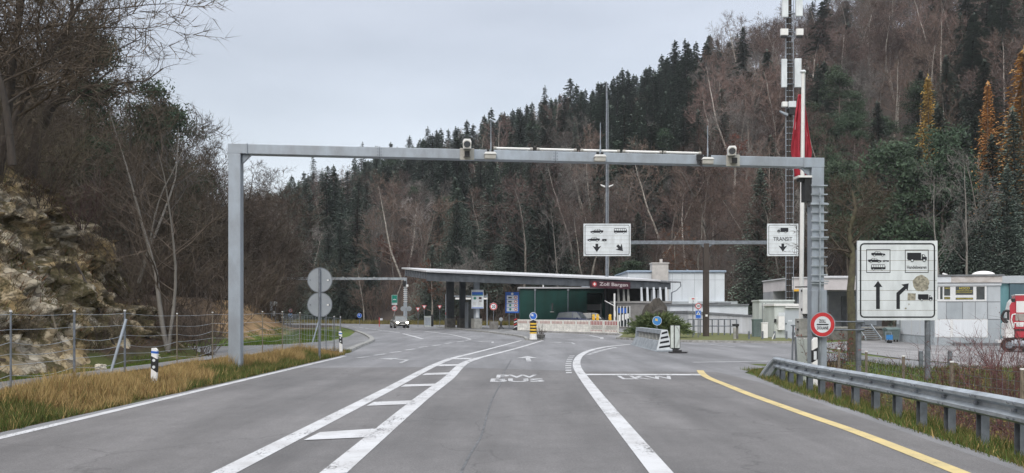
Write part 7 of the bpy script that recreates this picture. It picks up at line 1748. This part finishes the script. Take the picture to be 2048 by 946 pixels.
# juniper on the grass island
rs = np.random.default_rng(77); tris = []
for i in range(330):
    a = rs.random()*6.28; el = rs.random()**1.3*1.25; L = (1.0+.9*rs.random()); rx, rz = 2.35, 1.45
    base = np.array([math.cos(a)*.5*rs.random(), math.sin(a)*.35*rs.random(), .2+.5*rs.random()])
    tip = np.array([math.cos(a)*math.cos(el)*rx*(.75+.3*rs.random()), math.sin(a)*math.cos(el)*1.5, .25+math.sin(el)*rz*(.7+.35*rs.random())])
    for j in range(20):
        f = .35+.65*rs.random(); p = base+(tip-base)*f; p[2] += .15*math.sin(f*3); d = (tip-base)/np.linalg.norm(tip-base)+rs.normal(size=3)*.35; d /= np.linalg.norm(d); q = np.cross(d, rs.normal(size=3)); q /= np.linalg.norm(q)
        ln = .20+.22*rs.random(); tris += [p-q*.04, p+q*.04, p+d*ln]
V = np.array(tris); o = bpy.data.objects.new('juniper_bush', raw_mesh('juniper_bush', V, np.arange(len(V)).reshape(-1, 3), needle_j)); COL.objects.link(o); o.location = (XW(1316, 54), 54, .1)
tag(o, 'broad spreading dark green juniper bush on the grass island', 'shrub')
tb = thing('shrub_tub', 'low bare shrub in a dark tub beside the banded bollard', 'planter', (XW(1081, 52), 52, .11))
MB().lathe([(.12, 0), (.25, .06), (.33, .26), (.3, .27)], 12).build('tub', concrete_d, tb)
o = bpy.data.objects.new('shrub', bush_mesh('shrub', 580, .55, .8, 22, [near_twig], tw=.009, n2=4, upright=.2)); COL.objects.link(o); o.parent = tb; o.location.z = .2

# ------------------------------------------------------------------ grass
def blades(name, n, fx, hmin, hmax, w, cols, label, lean=.35, seed=1):
    rs = np.random.default_rng(seed); V = np.zeros((n, 3, 3), np.float32); Cc = np.zeros((n, 3, 4), np.float32); k = 0; it = 0
    while k < n and it < n*8:
        it += 1; q = fx(rs)
        if q is None: continue
        x, y, hs, ci = q; z = H(x, y)-.03; hh = rs.uniform(hmin, hmax)*hs; a = rs.random()*6.28; ln = lean*hh*(.4+rs.random()); b = rs.random()*3.14; ww = w*(.6+.8*rs.random())
        V[k] = [(x-math.cos(b)*ww, y-math.sin(b)*ww, z), (x+math.cos(b)*ww, y+math.sin(b)*ww, z), (x+math.cos(a)*ln, y+math.sin(a)*ln, z+hh)]
        c = np.array(cols[ci])*rs.uniform(.75, 1.25); Cc[k, :, :3] = c; Cc[k, :, 3] = 1; k += 1
    V = V[:k].reshape(-1, 3); me = raw_mesh(name, V, np.arange(len(V)).reshape(-1, 3), blade_m)
    at = me.color_attributes.new('Cover', 'FLOAT_COLOR', 'POINT'); at.data.foreach_set('color', Cc[:k].reshape(-1, 4).ravel())
    o = bpy.data.objects.new(name, me); COL.objects.link(o); o['kind'] = 'stuff'; return tag(o, label, 'grass')
blade_m = mat('grass_blade', (1.05, 1.05, 1.0), 0.9, 0, 0.15, 2.0, attr='Cover', spec=0.15)
GREEN, OLIVE, STRAW, TAN = (.085, .13, .034), (.15, .14, .05), (.40, .29, .13), (.27, .175, .08)
def clump(x, y, f=.8, o=0): return noise.noise(Vector((x*f+o, y*f, 7.3)))
def verge(rs):
    y = 8.5+27*rs.random()**1.25; xl = road_left(y)-.02+.16*clump(0, y, 1.3, 2)+.07*clump(0, y, 5, 4); t = rs.random()**1.15; x = xl-.05-(2.9-.02*y)*t
    if x > xl-.05 or (y > 33.5 and x < -9.3): return None
    c = clump(x, y, .55); edge = xl-x
    c0 = clump(x, y, .33, 9); straw = edge > .45+1.5*max(-.25, c+.6*c0) and c0 > -.42
    if straw: c2 = clump(x, y, 1.7, 3); return x, y, max(.3, .55+.7*c+.5*c2)*(1-.62*sm(.42, .95, t)), (2 if rs.random() < .62+.5*c2 else 3 if rs.random() < .75 else 1)
    return x, y, .32+.3*max(0, c), (0 if rs.random() < .42 else 1 if rs.random() < .8 else 2)
blades('verge_grass', 78000, verge, .24, .62, .0075, [GREEN, OLIVE, STRAW, TAN], 'tall straw-coloured and green grass along the left verge', .5, 3)
def rverge(rs):
    y = 6.5+18*rs.random()**1.2; rx = rail_x(y); x = rx-.42+1.75*rs.random()
    if y > 22.6 and x < 6.9: return None
    return x, y, .7+.6*max(0, clump(x, y)), (0 if rs.random() < .5 else 1 if rs.random() < .75 else 2)
blades('roadside_grass', 26000, rverge, .07, .24, .007, [GREEN, OLIVE, STRAW, TAN], 'short mixed green and yellow grass under the guardrail', .5, 4)
def bank(rs):
    y = 14+14.5*rs.random(); x = 10.4+15*rs.random()
    return x, y, .7+.8*max(0, clump(x, y, .5)), (0 if rs.random() < .66 else 1 if rs.random() < .8 else 2)
blades('bank_grass', 42000, bank, .07, .24, .012, [GREEN, OLIVE, STRAW, TAN], 'rough green grass on the bank right of the guardrail', .45, 5)
def mound(rs):
    if rs.random() < .55: y = 42+40*rs.random(); x = interp([(42, -12.6), (50, -11.6), (60, -12.8), (80, -17)], y)-5.5*rs.random(); 
    else:
        y = 18+14*rs.random(); x = interp(FOOT, y)+.75-.9*rs.random()
        return x, y, .45, (0 if rs.random() < .6 else 1)
    s = interp(FOOT, y)-x
    if s > .9: return None
    return x, y, 1.0, (0 if rs.random() < .7 else 1)
blades('path_grass', 22000, mound, .06, .18, .016, [(.085, .15, .02), OLIVE, STRAW, TAN], 'short green grass beside the path and earth mound', .4, 6)
def rockgrass(rs):
    i = rs.integers(0, len(me_rock)); p = me_rock[i]
    if clump(p[0], p[1]*.7+p[2], 1.1) < -.02: return None
    return p[0], p[1], .8, (2 if rs.random() < .35 else 3 if rs.random() < .6 else 1)
me_rock = [tuple(v.co) for v in rk.data.vertices]
def on_rock(n, seed):
    rs = np.random.default_rng(seed); V = []; Cc = []
    while len(V) < n*3:
        p = me_rock[rs.integers(0, len(me_rock))]; c_ = clump(p[0]*.9, p[1]*.9+p[2]*1.2, .7)
        if c_ < .14: continue
        p = np.array(p)+rs.normal(size=3)*.06; hh = rs.uniform(.12, .42); a = rs.normal(size=3)*.35; a[2] = .6; a[0] += .35; a /= np.linalg.norm(a); q = rs.normal(size=3); q = np.cross(a, q); q /= np.linalg.norm(q)
        V += [p-q*.012, p+q*.012, p+a*hh]; c = np.array((((.115, .095, .05), (.09, .095, .035), (.16, .115, .065), (.17, .085, .05))[rs.integers(0, 4)]))*rs.uniform(.7, 1.2); Cc += [(*c, 1)]*3
    me = raw_mesh('rock_plants', np.array(V), np.arange(len(V)).reshape(-1, 3), blade_m); at = me.color_attributes.new('Cover', 'FLOAT_COLOR', 'POINT'); at.data.foreach_set('color', np.array(Cc, np.float32).ravel())
    o = bpy.data.objects.new('rock_plants', me); COL.objects.link(o); o['kind'] = 'stuff'; tag(o, 'dry grass and weeds growing over the rock cutting', 'plants')
on_rock(15000, 8)
def far_strip(rs):
    x = -48+58*rs.random(); y = interp([(-48, 146), (-30, 140), (-20, 133), (-6, 121), (12, 117)], x)+1+5*rs.random(); return x, y, 1.0, (1 if rs.random() < .5 else 2)
blades('far_verge_grass', 9000, far_strip, .3, .9, .05, [GREEN, OLIVE, (.22, .18, .07), TAN], 'yellowish grass strip along the far road edge', .4, 9)

# ------------------------------------------------------------------ valley air
m_ = MB(); m_.box(-950, 950, -70, 1250, -5, 170)
hz_m = bpy.data.materials.new('valley_air'); hz_m.use_nodes = True; N = hz_m.node_tree.nodes
N.remove(N['Principled BSDF']); pv = N.new('ShaderNodeVolumePrincipled'); pv.inputs['Color'].default_value = (.90, .95, 1.0, 1); pv.inputs['Density'].default_value = 0.0002; pv.inputs['Anisotropy'].default_value = 0.2
hz_m.node_tree.links.new(pv.outputs[0], N['Material Output'].inputs['Volume'])
tag(m_.build('haze', hz_m), 'thin grey-blue valley haze', 'haze', kind='stuff')
# ------------------------------------------------------------------ light, sky, camera
SUN_EL, SUN_AZ = R(42), R(205)                       # weak sun through cloud, behind the left shoulder
w = bpy.data.worlds.new('World'); SC.world = w; w.use_nodes = True; nt = w.node_tree; N = nt.nodes; L = nt.links
for n_ in list(N): N.remove(n_)
out = N.new('ShaderNodeOutputWorld'); add = N.new('ShaderNodeAddShader'); b1 = N.new('ShaderNodeBackground'); b2 = N.new('ShaderNodeBackground')
sky = N.new('ShaderNodeTexSky'); sky.sky_type = 'NISHITA'; sky.sun_disc = False; sky.sun_elevation = SUN_EL; sky.sun_rotation = SUN_AZ; sky.air_density = 1.2; sky.dust_density = 3.0
L.new(sky.outputs[0], b1.inputs['Color']); b1.inputs['Strength'].default_value = 0.05
tc = N.new('ShaderNodeTexCoord'); sep = N.new('ShaderNodeSeparateXYZ'); L.new(tc.outputs['Generated'], sep.inputs[0])
rp = N.new('ShaderNodeValToRGB'); e = rp.color_ramp.elements
stops = [(0.0, (.52, .54, .57)), (0.12, (.47, .485, .515)), (0.36, (.41, .415, .44)), (0.55, (.88, .89, .91)), (1.0, (1.60, 1.60, 1.60))]
while len(e) < len(stops): e.new(.5)
for el, (p_, c_) in zip(e, stops): el.position = p_; el.color = (*c_, 1)
L.new(sep.outputs['Z'], rp.inputs['Fac'])
mp = N.new('ShaderNodeMapping'); mp.inputs['Scale'].default_value = (1.3, 1.3, 4.6); L.new(tc.outputs['Generated'], mp.inputs['Vector'])
nz = N.new('ShaderNodeTexNoise'); nz.inputs['Scale'].default_value = 1.5; nz.inputs['Detail'].default_value = 5; nz.inputs['Roughness'].default_value = .5; L.new(mp.outputs['Vector'], nz.inputs['Vector'])
mr = N.new('ShaderNodeMapRange'); mr.inputs[1].default_value = .3; mr.inputs[2].default_value = .7; mr.inputs[3].default_value = .80; mr.inputs[4].default_value = 1.16; L.new(nz.outputs['Fac'], mr.inputs[0])
vm = N.new('ShaderNodeVectorMath'); vm.operation = 'SCALE'; L.new(rp.outputs['Color'], vm.inputs[0]); L.new(mr.outputs[0], vm.inputs['Scale'])
L.new(vm.outputs[0], b2.inputs['Color']); b2.inputs['Strength'].default_value = 1.0
L.new(b1.outputs[0], add.inputs[0]); L.new(b2.outputs[0], add.inputs[1]); L.new(add.outputs[0], out.inputs['Surface'])
sl = bpy.data.lights.new('sun', 'SUN'); sl.energy = 1.0; sl.angle = R(25); sl.color = (1.0, .97, .92); so = bpy.data.objects.new('sun', sl); COL.objects.link(so)
dirv = Vector((math.sin(SUN_AZ)*math.cos(SUN_EL), math.cos(SUN_AZ)*math.cos(SUN_EL), math.sin(SUN_EL)))
so.rotation_euler = (-dirv).to_track_quat('-Z', 'Y').to_euler()
cam = bpy.data.cameras.new('camera'); cam.sensor_width = 36; cam.lens = 36*F/2048; cam.shift_y = (HY-473)/2048; cam.clip_start = .1; cam.clip_end = 4000
co = bpy.data.objects.new('camera', cam); COL.objects.link(co); co.location = (0, 0, CH); co.rotation_euler = (R(90), 0, 0); SC.camera = co
SC.view_settings.view_transform = 'Standard'; SC.view_settings.look = 'None'; SC.view_settings.gamma = 1; SC.view_settings.exposure = 0.35
SC.view_settings.use_curve_mapping = False
SC.render.engine = 'CYCLES'; SC.cycles.max_bounces = 5; SC.cycles.diffuse_bounces = 3; SC.cycles.glossy_bounces = 2; SC.cycles.transmission_bounces = 2
SC.cycles.use_denoising = True; SC.cycles.denoiser = 'OPENIMAGEDENOISE'; SC.cycles.denoising_input_passes = 'RGB_ALBEDO_NORMAL'; SC.cycles.denoising_prefilter = 'ACCURATE'
